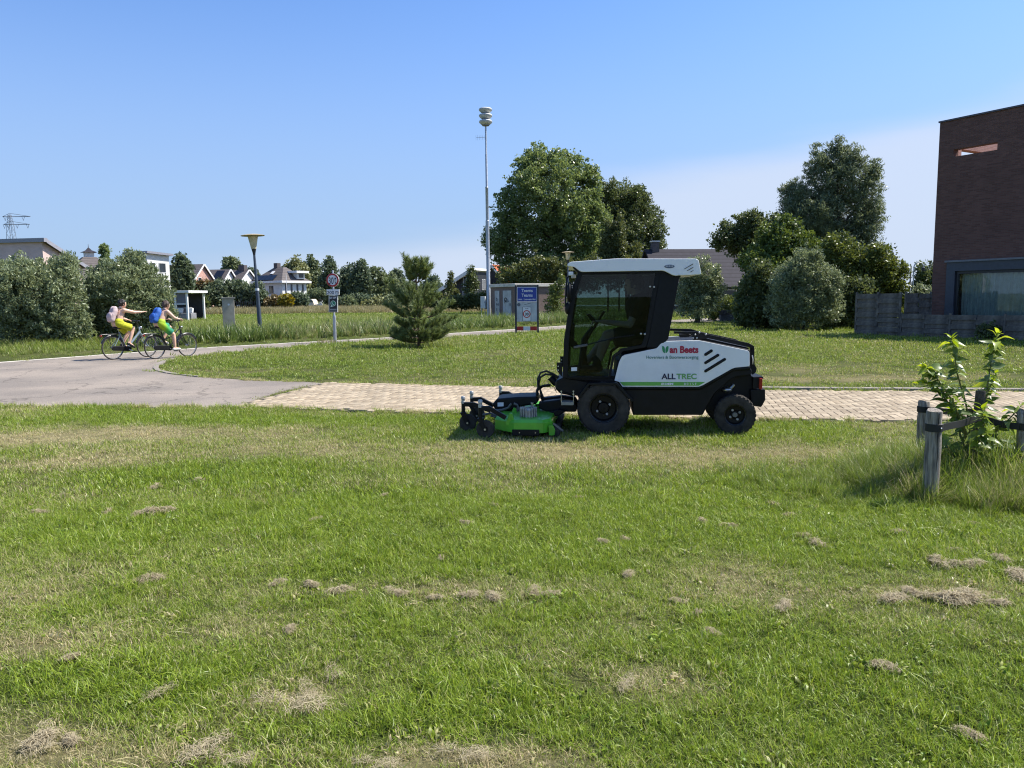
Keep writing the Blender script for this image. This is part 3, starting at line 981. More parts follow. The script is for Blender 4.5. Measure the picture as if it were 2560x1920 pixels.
# ================================================================== BUILDINGS
def brickwork(name, c1, c2, mortar, scale=1.0, rough=.85, swap=False):
    if name in MATS:
        return MATS[name]
    m, nt, b = nodes_of(name)
    tc = nt.nodes.new('ShaderNodeTexCoord')
    sp = nt.nodes.new('ShaderNodeSeparateXYZ'); nt.links.new(tc.outputs['Object'], sp.inputs['Vector'])
    ad = nt.nodes.new('ShaderNodeMath'); ad.operation = 'ADD'
    nt.links.new(sp.outputs['X'], ad.inputs[0]); nt.links.new(sp.outputs['Y'], ad.inputs[1])
    cb = nt.nodes.new('ShaderNodeCombineXYZ')
    nt.links.new(ad.outputs['Value'], cb.inputs['X']); nt.links.new(sp.outputs['Z'], cb.inputs['Y'])
    br = nt.nodes.new('ShaderNodeTexBrick')
    br.inputs['Scale'].default_value = 1.0
    br.inputs['Brick Width'].default_value = .22 * scale; br.inputs['Row Height'].default_value = .062 * scale
    br.inputs['Mortar Size'].default_value = .006 * scale; br.inputs['Bias'].default_value = -.1
    br.inputs['Color1'].default_value = (*c1, 1); br.inputs['Color2'].default_value = (*c2, 1); br.inputs['Mortar'].default_value = (*mortar, 1)
    nt.links.new(cb.outputs['Vector'], br.inputs['Vector'])
    ns = nt.nodes.new('ShaderNodeTexNoise'); ns.inputs['Scale'].default_value = .8; ns.inputs['Detail'].default_value = 6
    nt.links.new(tc.outputs['Object'], ns.inputs['Vector'])
    mr = nt.nodes.new('ShaderNodeMapRange'); mr.inputs['To Min'].default_value = .75; mr.inputs['To Max'].default_value = 1.25
    nt.links.new(ns.outputs['Fac'], mr.inputs['Value'])
    mx = nt.nodes.new('ShaderNodeMix'); mx.data_type = 'RGBA'; mx.blend_type = 'MULTIPLY'; mx.inputs['Factor'].default_value = 1
    nt.links.new(br.outputs['Color'], mx.inputs['A']); nt.links.new(mr.outputs['Result'], mx.inputs['B'])
    nt.links.new(mx.outputs['Result'], b.inputs['Base Color'])
    bp = nt.nodes.new('ShaderNodeBump'); bp.inputs['Strength'].default_value = .5; bp.inputs['Distance'].default_value = .01; bp.invert = True
    nt.links.new(br.outputs['Fac'], bp.inputs['Height']); nt.links.new(bp.outputs['Normal'], b.inputs['Normal'])
    b.inputs['Roughness'].default_value = rough; b.inputs['Specular IOR Level'].default_value = .25
    MATS[name] = m
    return m
def rooftile(name, col, period=.33):
    if name in MATS:
        return MATS[name]
    m, nt, b = nodes_of(name)
    tc = nt.nodes.new('ShaderNodeTexCoord')
    wv = nt.nodes.new('ShaderNodeTexWave'); wv.wave_type = 'BANDS'; wv.bands_direction = 'Z'; wv.wave_profile = 'SAW'
    wv.inputs['Scale'].default_value = .314 / period
    nt.links.new(tc.outputs['Object'], wv.inputs['Vector'])
    ns = nt.nodes.new('ShaderNodeTexNoise'); ns.inputs['Scale'].default_value = 3; ns.inputs['Detail'].default_value = 6
    nt.links.new(tc.outputs['Object'], ns.inputs['Vector'])
    cr = nt.nodes.new('ShaderNodeValToRGB')
    cr.color_ramp.elements[0].color = (*[c * .55 for c in col], 1); cr.color_ramp.elements[1].color = (*[c * 1.15 for c in col], 1)
    cr.color_ramp.elements[0].position = .02; cr.color_ramp.elements[1].position = .35
    nt.links.new(wv.outputs['Fac'], cr.inputs['Fac'])
    mr = nt.nodes.new('ShaderNodeMapRange'); mr.inputs['To Min'].default_value = .7; mr.inputs['To Max'].default_value = 1.3
    nt.links.new(ns.outputs['Fac'], mr.inputs['Value'])
    mx = nt.nodes.new('ShaderNodeMix'); mx.data_type = 'RGBA'; mx.blend_type = 'MULTIPLY'; mx.inputs['Factor'].default_value = 1
    nt.links.new(cr.outputs['Color'], mx.inputs['A']); nt.links.new(mr.outputs['Result'], mx.inputs['B'])
    nt.links.new(mx.outputs['Result'], b.inputs['Base Color'])
    bp = nt.nodes.new('ShaderNodeBump'); bp.inputs['Strength'].default_value = .6; bp.inputs['Distance'].default_value = .03
    nt.links.new(wv.outputs['Fac'], bp.inputs['Height']); nt.links.new(bp.outputs['Normal'], b.inputs['Normal'])
    b.inputs['Roughness'].default_value = .75; b.inputs['Specular IOR Level'].default_value = .15
    MATS[name] = m
    return m
white_wall = mat('white_render', (.74, .73, .69), .85, var=.06, scale=1.5)
white_trim = mat('white_trim', (.78, .77, .74), .5, var=.05)
salmon_m = brickwork('salmon_brick', (.60, .45, .41), (.66, .50, .45), (.55, .46, .42))
pinkbrick = brickwork('red_gable_brick', (.48, .27, .22), (.55, .33, .27), (.45, .33, .28))
black_wood = mat('black_timber', (.022, .024, .030), .6, var=.3, scale=4)
slate = rooftile('grey_roof_tiles', (.115, .10, .095))
slate2 = rooftile('anthracite_roof_tiles', (.034, .031, .038), .30)
orange = rooftile('orange_roof_tiles', (.46, .12, .05))
dark_fascia = mat('dark_fascia', (.09, .085, .095), .5)
grey_fascia = mat('grey_fascia', (.30, .30, .34), .5)
pane = mat('window_pane', (.03, .04, .05), .06, var=.3, scale=.6)
solar = mat('solar_panel', (.012, .014, .024), .18, var=.2)
win_frame = mat('window_frame_white', (.75, .75, .73), .45)
chim_m = brickwork('chimney_brick', (.09, .08, .08), (.12, .10, .10), (.12, .11, .11))

def add_window(parent, fn, x0, z0, x1, z1, frame=None, out=.04):
    """fn((x,z), offset outward) -> local 3D"""
    t = .07
    outer = [(x0, z0), (x1, z0), (x1, z1), (x0, z1)]
    inner = [(x0 + t, z0 + t), (x1 - t, z0 + t), (x1 - t, z1 - t), (x0 + t, z1 - t)]
    w = MB().ring(outer, inner, fn, -.02, out).build('window', frame or win_frame, parent, smooth=0)
    MB().prism(inner, fn, -.03, .012).build('pane', pane, w, smooth=0)
    return w
def profile_house(name, label, cat, px, D, rz, prof, depth, wall_m, roof_m, roof_segs, over=.35, thick=.18, trim=None, wins=(), group=None):
    """prof: outline (x, z) of the gable face, drawn along local x; the house runs back along local y"""
    o = AT(px, 750, D)
    root = empty(name, (o.x, o.y, 0), R(rz))
    tag(root, label, cat, group)
    MB().prism(prof, lambda p, t: (p[0], t, p[1]), 0, depth).build('wall', wall_m, root, smooth=0)
    for (i, j) in roof_segs:
        a, c = Vector((prof[i][0], 0, prof[i][1])), Vector((prof[j][0], 0, prof[j][1]))
        d = (c - a).normalized()
        nrm = Vector((-d.z, 0, d.x))
        if nrm.z < 0: nrm = -nrm
        lo, hi = (a, c) if a.z < c.z else (c, a)
        ext = (lo - hi).normalized() * over
        lo = lo + ext
        if abs(a.z - c.z) < .8 or name in ('timber_house',):
            hi = hi - ext * .6
        def rp(p, y, n_):
            return p + nrm * n_ + Vector((0, y, 0))
        y0, y1 = -over, depth + over
        pts = [rp(lo, y0, .01), rp(hi, y0, .01), rp(hi, y1, .01), rp(lo, y1, .01), rp(lo, y0, thick), rp(hi, y0, thick), rp(hi, y1, thick), rp(lo, y1, thick)]
        r = MB().add(pts, [(0, 1, 2, 3), (4, 5, 6, 7), (0, 1, 5, 4), (1, 2, 6, 5), (2, 3, 7, 6), (3, 0, 4, 7)]).build('roof', roof_m, root, smooth=0)
        if trim:
            t = MB().bar(rp(lo, y0 - .02, thick * .4), rp(hi, y0 - .02, thick * .4), .06, thick * 1.5, up=nrm)
            t.build('barge_board', trim, r, smooth=0)
    w = max(p[0] for p in prof)
    for (face, x0, z0, x1, z1, *fr) in wins:
        if face == 'f': fn = lambda p, t: (p[0], -t, p[1])
        elif face == 'l': fn = lambda p, t: (-t, p[0], p[1])
        else: fn = lambda p, t: (w + t, p[0], p[1])
        add_window(root, fn, x0, z0, x1, z1, fr[0] if fr else None)
    return root
def gable(w, eave, ridge, at=.5):
    return [(0, 0), (w, 0), (w, eave), (w * at, ridge), (0, eave)]

# salmon house far left
s = profile_house('salmon_house', 'salmon brick house with dark sloping roof edge behind the willow bushes', 'house', 116, 90, 79,
                  [(0, 0), (6.0, 0), (6.0, 5.9), (0, 8.6)], 14, salmon_m, dark_fascia, [(2, 3)], .5, .28, grey_fascia,
                  [('l', 1.5, 5.0, 3.0, 6.6), ('l', 5, 5.0, 6.5, 6.6), ('f', 2.2, 3.0, 3.4, 4.6)])
MB().box((-.1, 7, 8.75), (.5, 15.2, .45)).build('fascia', grey_fascia, s, smooth=0)
# hipped house with lantern
o = AT(230, 750, 110)
s = empty('lantern_house', (o.x, o.y, 0), R(38))
tag(s, 'grey hip roofed house with small white lantern turret on top', 'house')
MB().box((0, 0, 2.3), (8, 8, 4.6)).build('wall', white_wall, s, smooth=0)
r = MB().add([(-4.4, -4.4, 4.5), (4.4, -4.4, 4.5), (4.4, 4.4, 4.5), (-4.4, 4.4, 4.5), (-.8, -.8, 7.9), (.8, -.8, 7.9), (.8, .8, 7.9), (-.8, .8, 7.9)],
             [(3, 2, 1, 0), (0, 1, 5, 4), (1, 2, 6, 5), (2, 3, 7, 6), (3, 0, 4, 7), (4, 5, 6, 7)]).build('roof', slate, s, smooth=0)
lt = MB().box((0, 0, 8.2), (1.15, 1.15, .75)).build('lantern', white_wall, s, smooth=0)
MB().add([(-.95, -.95, 8.55), (.95, -.95, 8.55), (.95, .95, 8.55), (-.95, .95, 8.55), (-.35, -.35, 8.85), (.35, -.35, 8.85), (.35, .35, 8.85), (-.35, .35, 8.85), (0, 0, 9.3)],
         [(3, 2, 1, 0), (0, 1, 5, 4), (1, 2, 6, 5), (2, 3, 7, 6), (3, 0, 4, 7), (4, 5, 8), (5, 6, 8), (6, 7, 8), (7, 4, 8)]).build('lantern_roof', slate2, lt, smooth=0)
MB().tube([(0, 0, 9.2), (0, 0, 9.75)], [.05, .02], 6).build('finial', dark_fascia, lt)
# white tower house
profile_house('white_tower_house', 'tall white rendered house with flat grey roof slab behind the bush', 'house', 374, 110, 62,
              [(0, 0), (3.6, 0), (3.6, 8.15), (0, 8.35)], 4.5, white_wall, grey_fascia, [(2, 3)], .45, .32, None,
              [('f', .35, 5.7, 1.3, 7.1), ('f', 1.8, 5.7, 3.0, 7.1), ('l', 1, 5.7, 2.2, 7.1)])
# row of brick houses
def solar_row(root, x0, y0, x1, y1, n, eave, ridge, w):
    """panels lying on the left roof plane of a gable house: fractions up the slope, metres along the ridge"""
    for k in range(n):
        ya, yb = y0 + (y1 - y0) * (k + .03) / n, y0 + (y1 - y0) * (k + .97) / n
        pts = []
        sl = Vector((w / 2, 0, ridge - eave)); nn = Vector((-(ridge - eave), 0, w / 2)).normalized() * .24
        for fx, yy in ((x0, ya), (x1, ya), (x1, yb), (x0, yb)):
            pts.append(Vector((0, yy, eave)) + sl * fx + nn)
        MB().add(pts + [p + nn * .25 for p in pts], [(0, 1, 2, 3), (4, 5, 6, 7), (0, 1, 5, 4), (1, 2, 6, 5), (2, 3, 7, 6), (3, 0, 4, 7)]).build('solar_panel', solar, root, smooth=0)
s = profile_house('brick_row_house', 'brick house with red gable and solar panels on its grey roof', 'house', 482, 140, 78, gable(7, 5.0, 8.2), 16, pinkbrick, slate, [(2, 3), (3, 4)], .4, .2, white_trim,
                  [('f', 1.9, 4.6, 2.9, 5.9), ('f', 1.2, 1.8, 2.6, 3.2)], 'row of houses across the canal')
solar_row(s, .45, 2, .9, 7, 4, 5.0, 8.2, 7)
MB().box((3.5, 9.5, 8.6), (1.0, 1.3, 1.6)).build('chimney', chim_m, s, smooth=0)
s = profile_house('brick_row_house', 'pale gabled house with two solar arrays, between the red gable and the narrow gable', 'house', 553, 150, 78, gable(6.4, 4.6, 7.6), 5.6, white_wall, slate, [(2, 3), (3, 4)], .4, .2, white_trim,
                  [('f', 2.2, 4.4, 3.4, 5.8)], 'row of houses across the canal')
solar_row(s, .15, .5, .9, 2.3, 2, 4.6, 7.6, 6.4)
solar_row(s, .1, 3.6, .6, 5.2, 2, 4.6, 7.6, 6.4)
s = profile_house('brick_row_house', 'narrow gabled house with white barge boards and square chimney', 'house', 592, 152, 70, gable(7.4, 4.3, 7.6), 3.6, white_wall, slate, [(2, 3), (3, 4)], .4, .2, white_trim,
                  [('f', 2.2, 3.6, 3.4, 5.2), ('f', 4.0, 3.6, 5.2, 5.2)], 'row of houses across the canal')
MB().box((3.7, 1.2, 7.9), (1.0, 1.4, 1.5)).build('chimney', chim_m, s, smooth=0)
# white villa
o = AT(707, 750, 150)
s = empty('white_villa', (o.x, o.y, 0), R(58))
tag(s, 'white two storey villa with hipped grey roof, dormer and solar panels', 'house')
VW, VD, VE = 6.2, 7.8, 5.25
MB().box((VW / 2, VD / 2, VE / 2), (VW, VD, VE)).build('wall', white_wall, s, smooth=0)
ov = .7
r = MB().add([(-ov, -ov, VE), (VW + ov, -ov, VE), (VW + ov, VD + ov, VE), (-ov, VD + ov, VE), (VW / 2 - .3, 2.6, 8.1), (VW / 2 + .3, 2.6, 8.1), (VW / 2 + .3, VD - 2.6, 8.1), (VW / 2 - .3, VD - 2.6, 8.1)],
             [(3, 2, 1, 0), (0, 1, 5, 4), (1, 2, 6, 5), (2, 3, 7, 6), (3, 0, 4, 7), (4, 5, 6, 7)]).build('roof', slate, s, smooth=0)
MB().box((VW / 2, VD / 2 + .8, 8.4), (.9, 1.0, 1.1)).build('chimney', chim_m, r, smooth=0)
for (a, c) in (((-ov, -ov), (VW + ov, -ov)), ((-ov, -ov), (-ov, VD + ov))):
    MB().bar((a[0], a[1], VE - .1), (c[0], c[1], VE - .1), .12, .42).build('gutter', white_trim, s, smooth=0)
nl = Vector((-(8.1 - VE), 0, VW / 2 - .3 + ov)).normalized()
for k in range(5):
    y0 = 1.9 + k * 1.25
    pts = [Vector((-ov, y0 + .03, VE)) + Vector((VW / 2 - .3 + ov, 0, 8.1 - VE)) * f + nl * .1 for f in (.06, .40)]
    pts = [pts[0], pts[1], pts[1] + Vector((0, 1.19, 0)), pts[0] + Vector((0, 1.19, 0))]
    MB().add(pts + [p + nl * .06 for p in pts], [(0, 1, 2, 3), (4, 5, 6, 7), (0, 1, 5, 4), (1, 2, 6, 5), (2, 3, 7, 6), (3, 0, 4, 7)]).build('solar_panel', solar, s, smooth=0)
pts = [Vector((-ov, 3.6, VE)) + Vector((VW / 2 - .3 + ov, 0, 8.1 - VE)) * f + nl * .1 for f in (.50, .68)]
pts = [pts[0], pts[1], pts[1] + Vector((0, .8, 0)), pts[0] + Vector((0, .8, 0))]
MB().add(pts + [p + nl * .05 for p in pts], [(0, 1, 2, 3), (4, 5, 6, 7), (0, 1, 5, 4), (1, 2, 6, 5), (2, 3, 7, 6), (3, 0, 4, 7)]).build('roof_window', white_trim, r, smooth=0)
d = MB().box((VW / 2 + 1.4, .35, 6.35), (1.9, 1.6, 1.2)).build('dormer', white_wall, s, smooth=0)
MB().box((VW / 2 + 1.3, .2, 7.1), (3.2, 2.6, .42)).build('dormer_roof', white_trim, d, smooth=0)
MB().box((VW / 2 + 1.4, -.46, 6.4), (1.2, .06, .85)).build('pane', pane, d, smooth=0)
for (a, z0, c, z1) in ((.7, 3.0, 1.15, 4.7), (2.1, 3.0, 2.55, 4.7), (3.6, 3.0, 4.05, 4.7), (5.0, 3.0, 5.45, 4.7)):
    add_window(s, lambda p, t: (p[0], -t, p[1]), a, z0, c, z1, dark_fascia)
add_window(s, lambda p, t: (-t, p[0], p[1]), 2.5, 2.9, 3.7, 4.4, dark_fascia)
pr = MB().prism([(0, 2.1), (-2.2, 1.3), (-2.2, 1.45), (0, 2.3)], lambda p, t: (p[0], t, p[1]), .6, 8.2).build('porch_roof', slate, s, smooth=0)
for k in range(4):
    y0 = 1.0 + k * 1.5
    MB().add([(-.2, y0, 2.28), (-2.1, y0, 1.55), (-2.1, y0 + 1.4, 1.55), (-.2, y0 + 1.4, 2.28)], [(0, 1, 2, 3)]).build('solar_panel', solar, pr, smooth=0)
MB().box((-1.1, 4.3, .65), (2.0, 7.4, 1.3)).build('porch', dark_fascia, s, smooth=0)
cp = MB().prism([(VW + .05, 2.4), (VW + 3.4, 1.35), (VW + 3.4, 1.6), (VW + .05, 2.65)], lambda p, t: (p[0], t, p[1]), -.8, 4).build('carport_roof', slate2, s, smooth=0)
MB().bar((VW + 3.45, -.8, 1.4), (VW + 3.45, 4, 1.4), .1, .4).build('gutter', white_trim, cp, smooth=0)
MB().box((VW + 3.2, -.6, .65), (.14, .14, 1.3)).build('carport_post', white_trim, s, smooth=0)
MB().tube([(-.9, -2.2, 0), (-.9, -2.2, 6.5)], .05, 6).build('flagpole', white_trim, s)

# black timber houses
s = profile_house('timber_house', 'black timber house with upswept white roof edge behind the siren mast', 'house', 1098, 122, -24,
                  [(0, 0), (5.9, 0), (5.9, 5.7), (0, 2.5)], 5.0, black_wood, white_trim, [(2, 3)], .75, .35, white_trim,
                  [('f', 4.3, 3.4, 4.9, 5.0), ('f', 4.2, 1.2, 4.9, 2.7), ('r', .6, 2.9, 1.1, 4.6), ('r', 1.4, 2.9, 1.9, 4.6), ('r', 3.4, 2.9, 3.8, 4.6), ('r', 4.1, 2.9, 4.5, 4.6), ('f', 1.8, .8, 2.6, 2.2)])
s = profile_house('timber_house', 'black timber house with white gable boards and orange tiled roof', 'house', 1194, 128, -22, gable(5.6, 3.4, 6.7), 8, black_wood, orange, [(2, 3), (3, 4)], .45, .25, white_trim,
                  [('f', 3.6, 2.9, 4.2, 4.5), ('f', 1.4, 1.0, 2.2, 2.2)])
# low dark house behind the mower
s = profile_house('dark_roof_house', 'low house with large anthracite tiled roof and dark chimney behind the pollard willow', 'house', 1872, 60, 96, gable(7.5, 2.35, 5.25), 6.9, black_wood, slate2, [(2, 3), (3, 4)], .35, .2, None,
                  [('l', 1.0, .9, 2.4, 2.1), ('l', 5.5, .9, 7.0, 2.1)])
ch = MB().box((3.6, 6.45, 5.3), (.62, .55, 1.3)).build('chimney', chim_m, s, smooth=0)
MB().box((3.6, 6.45, 6.02), (.75, .68, .08)).build('chimney_cap', white_trim, ch, smooth=0)
# transformer shed
o = AT(1289, 750, 58)
s = empty('transformer_shed', (o.x, o.y, 0), R(32))
tag(s, 'flat roofed brown brick shed with pale metal doors and graffiti', 'shed')
shed_b = brickwork('shed_brick', (.19, .135, .115), (.24, .17, .145), (.21, .17, .15))
SW, SD, SH = 4.6, 3.6, 2.45
MB().box((SW / 2, SD / 2, SH / 2), (SW, SD, SH)).build('wall', shed_b, s, smooth=0)
MB().box((SW / 2, SD / 2, SH + .11), (SW + .25, SD + .25, .24)).build('roof_slab', conc, s, smooth=0, bevel=.02)
door_m = mat('pale_metal_door', (.46, .48, .48), .5, var=.15, scale=2)
for (a, c) in ((.55, 1.75), (2.3, 2.95)):
    d = MB().box((-.03, (a + c) / 2, 1.12), (.06, c - a, 2.1)).build('door', door_m, s, smooth=0, bevel=.01)
    MB().box((-.08, a + .12, 1.1), (.05, .05, .2)).build('handle', dark_fascia, d, smooth=0)
spray = mat('spray_paint', (.04, .035, .04), .7)
def scrawl(parent, fn, strokes, r=.018):
    for st in strokes:
        MB().tube([fn(p) for p in st], r, 5).build('graffiti', spray, parent)
scrawl(s, lambda p: (-.065, p[0], p[1]), [[(1.35 - .22 * math.cos(t * .6) * (1 - t / 30), 1.45 + .2 * math.sin(t * .6) * (1 - t / 40)) for t in range(22)], [(.85, 1.3), (1.0, 1.5), (1.1, 1.25), (1.3, 1.45), (1.5, 1.2)]])
scrawl(s, lambda p: (-.065, p[0], p[1]), [[(2.5, 1.5), (2.7, 1.62), (2.72, 1.4), (2.52, 1.4)], [(2.55, 1.1), (2.7, 1.2), (2.6, .95)], [(2.5, .75), (2.68, .8), (2.66, .6)]])
scrawl(s, lambda p: (p[0], -.012, p[1]), [[(3.0, .75), (3.1, 1.1), (3.25, 1.12), (3.3, .75)], [(3.02, .9), (3.3, .92)], [(3.5, 1.15), (3.48, .78), (3.75, .8)], [(3.9, 1.5), (4.0, 1.72), (4.05, 1.4), (4.15, 1.75)]], .03)

# ---- the tall brick building on the right
bA = AT(2326, 787, 31.0); bA = Vector((bA.x, bA.y, 0))
fu = Vector((0.50, -0.866, 0)).normalized()           # along the facade, coming towards us
fn_ = Vector((-0.866, -0.50, 0)).normalized()          # outward normal of the facade
bM = Matrix((( fu.x, -fn_.x, 0, bA.x), (fu.y, -fn_.y, 0, bA.y), (0, 0, 1, 0), (0, 0, 0, 1)))
bld = empty('brick_building', M=bM)                    # local x along the facade, y into the building
tag(bld, 'tall dark brown brick building with narrow roof slot and large window', 'building')
def FB(px, py):
    d = ray(px, py)
    t = (bA - CAMP).dot(fn_) / d.dot(fn_)
    p = CAMP + d * t - bA
    return (p.dot(fu), p.z)
dark_brick = brickwork('dark_brown_brick', (.130, .064, .050), (.185, .094, .073), (.130, .094, .082))
_, BH = FB(2352, 307)
sx0, sz0 = FB(2380, 391); sx1, sz1 = FB(2494, 356)
sl0 = sz0; sl1 = sz1 + .02
wx0, wz1 = FB(2369, 656); wx0 = max(wx0, .5)
LEN, DEP, TH = 13.0, 8.0, .32
wz0, wx1 = .45, wx0 + 6.2
low = min(sl0, sl1) - .8
slot = (sx0 + .05, low + .72, sx1 - .02, low + 1.42)
slot = (sx0 + .05, FB(2378, 393)[1], sx1, FB(2494, 355)[1])
zb = slot[1]; zt = slot[3]
f2 = lambda p, t: (p[0], t, p[1])
wall = MB()
def wall_rect(x0, z0, x1, z1):
    wall.prism([(x0, z0), (x1, z0), (x1, z1), (x0, z1)], f2, 0, TH)
# facade pieces around window and slot
wall_rect(0, 0, wx0, wz1); wall_rect(wx1, 0, LEN, wz1); wall_rect(wx0, 0, wx1, wz0)
wall_rect(0, wz1, LEN, zb)
wall_rect(0, zb, slot[0], zt); wall_rect(slot[2], zb, LEN, zt); wall_rect(0, zt, LEN, BH)
wall.build('facade', dark_brick, bld, smooth=0)
mb = MB()
deck = zb - 1.0
mb.box((LEN / 2, DEP / 2 + TH / 2 + .16, deck / 2), (LEN - .004, DEP - TH, deck))
core = mb.build('rear_block', dark_brick, bld, smooth=0)
# end wall beside the roof terrace, with an opening towards the sky
mb = MB()
e2 = lambda p, t: (t, p[0], p[1])
for (y0, z0, y1, z1) in ((TH, deck, 1.0, BH - .004), (4.2, deck, DEP, BH - .004), (1.0, deck, 4.2, zb - .05), (1.0, zb + .42, 4.2, BH - .004)):
    mb.prism([(y0, z0), (y1, z0), (y1, z1), (y0, z1)], e2, .003, TH)
mb.build('end_wall', brickwork('sunlit_terrace_brick', (.40, .22, .17), (.48, .28, .22), (.38, .28, .24)), bld, smooth=0)  # same building's brick, paler: sunlight on this wall put into the colour
MB().box((LEN - TH / 2, DEP / 2 + TH / 2, (BH + deck) / 2 - .01), (TH, DEP - TH, BH - deck - .02)).build('end_wall', dark_brick, bld, smooth=0)
cp = MB()
cp.box((LEN / 2, TH / 2, BH + .03), (LEN + .08, TH + .1, .06)); cp.box((TH / 2, DEP / 2 + .2, BH + .03), (TH + .1, DEP - .4, .058))
cp.build('coping', dark_fascia, bld, smooth=0)
frame_m = mat('blue_grey_frame', (.045, .055, .075), .4)
ofr = [(wx0, wz0), (wx1, wz0), (wx1, wz1), (wx0, wz1)]
t = .34
inn = [(wx0 + t, wz0 + .12), (wx1 - t, wz0 + .12), (wx1 - t, wz1 - .36), (wx0 + t, wz1 - .36)]
w = MB().ring(ofr, inn, f2, -.06, .16).build('window', frame_m, bld, smooth=0, bevel=.01)
MB().box(((wx0 + wx1) / 2, -.05, wz1 + .03), (wx1 - wx0 + .1, .16, .07)).build('lintel', mat('zinc_lintel', (.16, .17, .19), .4, .5), w, smooth=0)
in2 = [(inn[0][0] + .1, inn[0][1] + .1), (inn[1][0] - .1, inn[1][1] + .1), (inn[2][0] - .1, inn[2][1] - .1), (inn[3][0] + .1, inn[3][1] - .1)]
MB().ring(inn, in2, f2, .03, .14).build('sash', mat('black_sash', (.015, .017, .022), .35), w, smooth=0)
MB().prism(in2, f2, .08, .095).build('pane', glass_mat('house_glass', (.80, .86, .85), 1.3), w, smooth=0)
# curtain with folds
mb = MB(); pts = []
nC = 220
for i in range(nC + 1):
    x = in2[0][0] + (in2[1][0] - in2[0][0]) * i / nC
    pts.append((x, .30 + .035 * math.sin(i * .9) + .02 * math.sin(i * .31 + 1)))
mb.add([(p[0], p[1], in2[0][1]) for p in pts] + [(p[0], p[1], in2[2][1] + .05) for p in pts], [(i, i + 1, i + nC + 2, i + nC + 1) for i in range(nC)])
mb.build('curtain', mat('sheer_curtain', (.66, .68, .64), .9, var=.1), w, smooth=60)

# ================================================================== TREES AND SHRUBS
def leaf_cloud(lobes, n_cl, per, clr, ll, lw, seed, up=.25, shell=1.6, flat=.0):
    """lobes: (centre, radii). Leaf quads gathered in small clumps that sit mostly near the lobes' surface."""
    g = np.random.default_rng(seed)
    C = np.array([c for c, r in lobes]); Rr = np.array([r for c, r in lobes])
    wgt = np.prod(Rr, 1) ** (2 / 3); wgt /= wgt.sum()
    k = g.choice(len(lobes), n_cl, p=wgt)
    d = g.normal(size=(n_cl, 3)); d /= np.linalg.norm(d, axis=1)[:, None]
    f = 1 - .62 * g.random(n_cl) ** shell
    f = f * (1 + .10 * g.normal(size=n_cl).clip(-1.5, 1.6))
    spr = g.random(n_cl) < .13                                  # sprigs that stick out of the outline
    f = np.where(spr, g.uniform(1.02, 1.24, n_cl), f)
    cc = C[k] + d * Rr[k] * f[:, None]
    ct = g.random(n_cl)
    n = n_cl * per
    ci = np.repeat(np.arange(n_cl), per)
    off = g.normal(size=(n, 3)); off *= (g.random(n) ** .4 / np.linalg.norm(off, axis=1))[:, None]
    cs = clr * g.uniform(.6, 1.5, n_cl) * np.where(spr, .55, 1)
    pos = cc[ci] + off * cs[ci][:, None] * np.array([1, 1, .8])
    ax = g.normal(size=(n, 3)) + d[ci] * .7 + np.array([0, 0, up])
    ax /= np.linalg.norm(ax, axis=1)[:, None]
    sd = np.cross(ax, g.normal(size=(n, 3)))
    sd /= np.linalg.norm(sd, axis=1)[:, None] + 1e-9
    L_ = (ll * g.uniform(.65, 1.35, n))[:, None]; W_ = (lw * g.uniform(.65, 1.3, n))[:, None]
    V = np.stack([pos - ax * L_ * .5, pos + sd * W_ * .5 + ax * L_ * -.05, pos + ax * L_ * .5, pos - sd * W_ * .5 + ax * L_ * -.05], 1)
    V[..., 2] = np.maximum(V[..., 2], .02)
    tint = np.clip(.35 * ct[ci] + .65 * g.random(n), 0, 1)
    return V, tint
bark = mat('bark', (.105, .085, .065), .95, var=.3, scale=6, bump=.6)
bark_pale = mat('pale_bark', (.22, .20, .17), .9, var=.3, scale=5, bump=.4)
def limbs(mb, base, lobes, r0, g, twigs=3):
    """a tapered trunk that forks into limbs ending in the lobes"""
    base = Vector(base)
    C = [Vector(c) for c, r in lobes]
    top = max(C, key=lambda c: c.z)
    low = min(c.z for c in C)
    fork = base + (Vector((sum(c.x for c in C) / len(C), sum(c.y for c in C) / len(C), base.z)) - base) * .6
    fork.z = base.z + max(.25, (low - base.z) * .75)
    mb.tube([base + Vector((0, 0, -.1)), base.lerp(fork, .35) + Vector((g.normal(0, .04), g.normal(0, .04), 0)), fork], [r0 * 1.25, r0, r0 * .85], 9)
    mb.tube([fork, fork.lerp(top, .5) + Vector((g.normal(0, .1), g.normal(0, .1), 0)), top], [r0 * .85, r0 * .5, r0 * .12], 8)
    for c, r in lobes:
        c = Vector(c); rv = Vector(r)
        st = fork.lerp(top, min(.7, max(0, (c.z - fork.z) / max(.1, top.z - fork.z) * .6)))
        mid = st.lerp(c, .55) + Vector((0, 0, .1 * rv.z))
        mb.tube([st, mid, c], [r0 * .42, r0 * .26, r0 * .1], 6)
        for _ in range(twigs):
            q = c + Vector([g.uniform(-.75, .75) * rv[i] for i in range(3)])
            mb.tube([mid.lerp(c, g.uniform(.2, .9)), q], [r0 * .13, r0 * .03], 4)
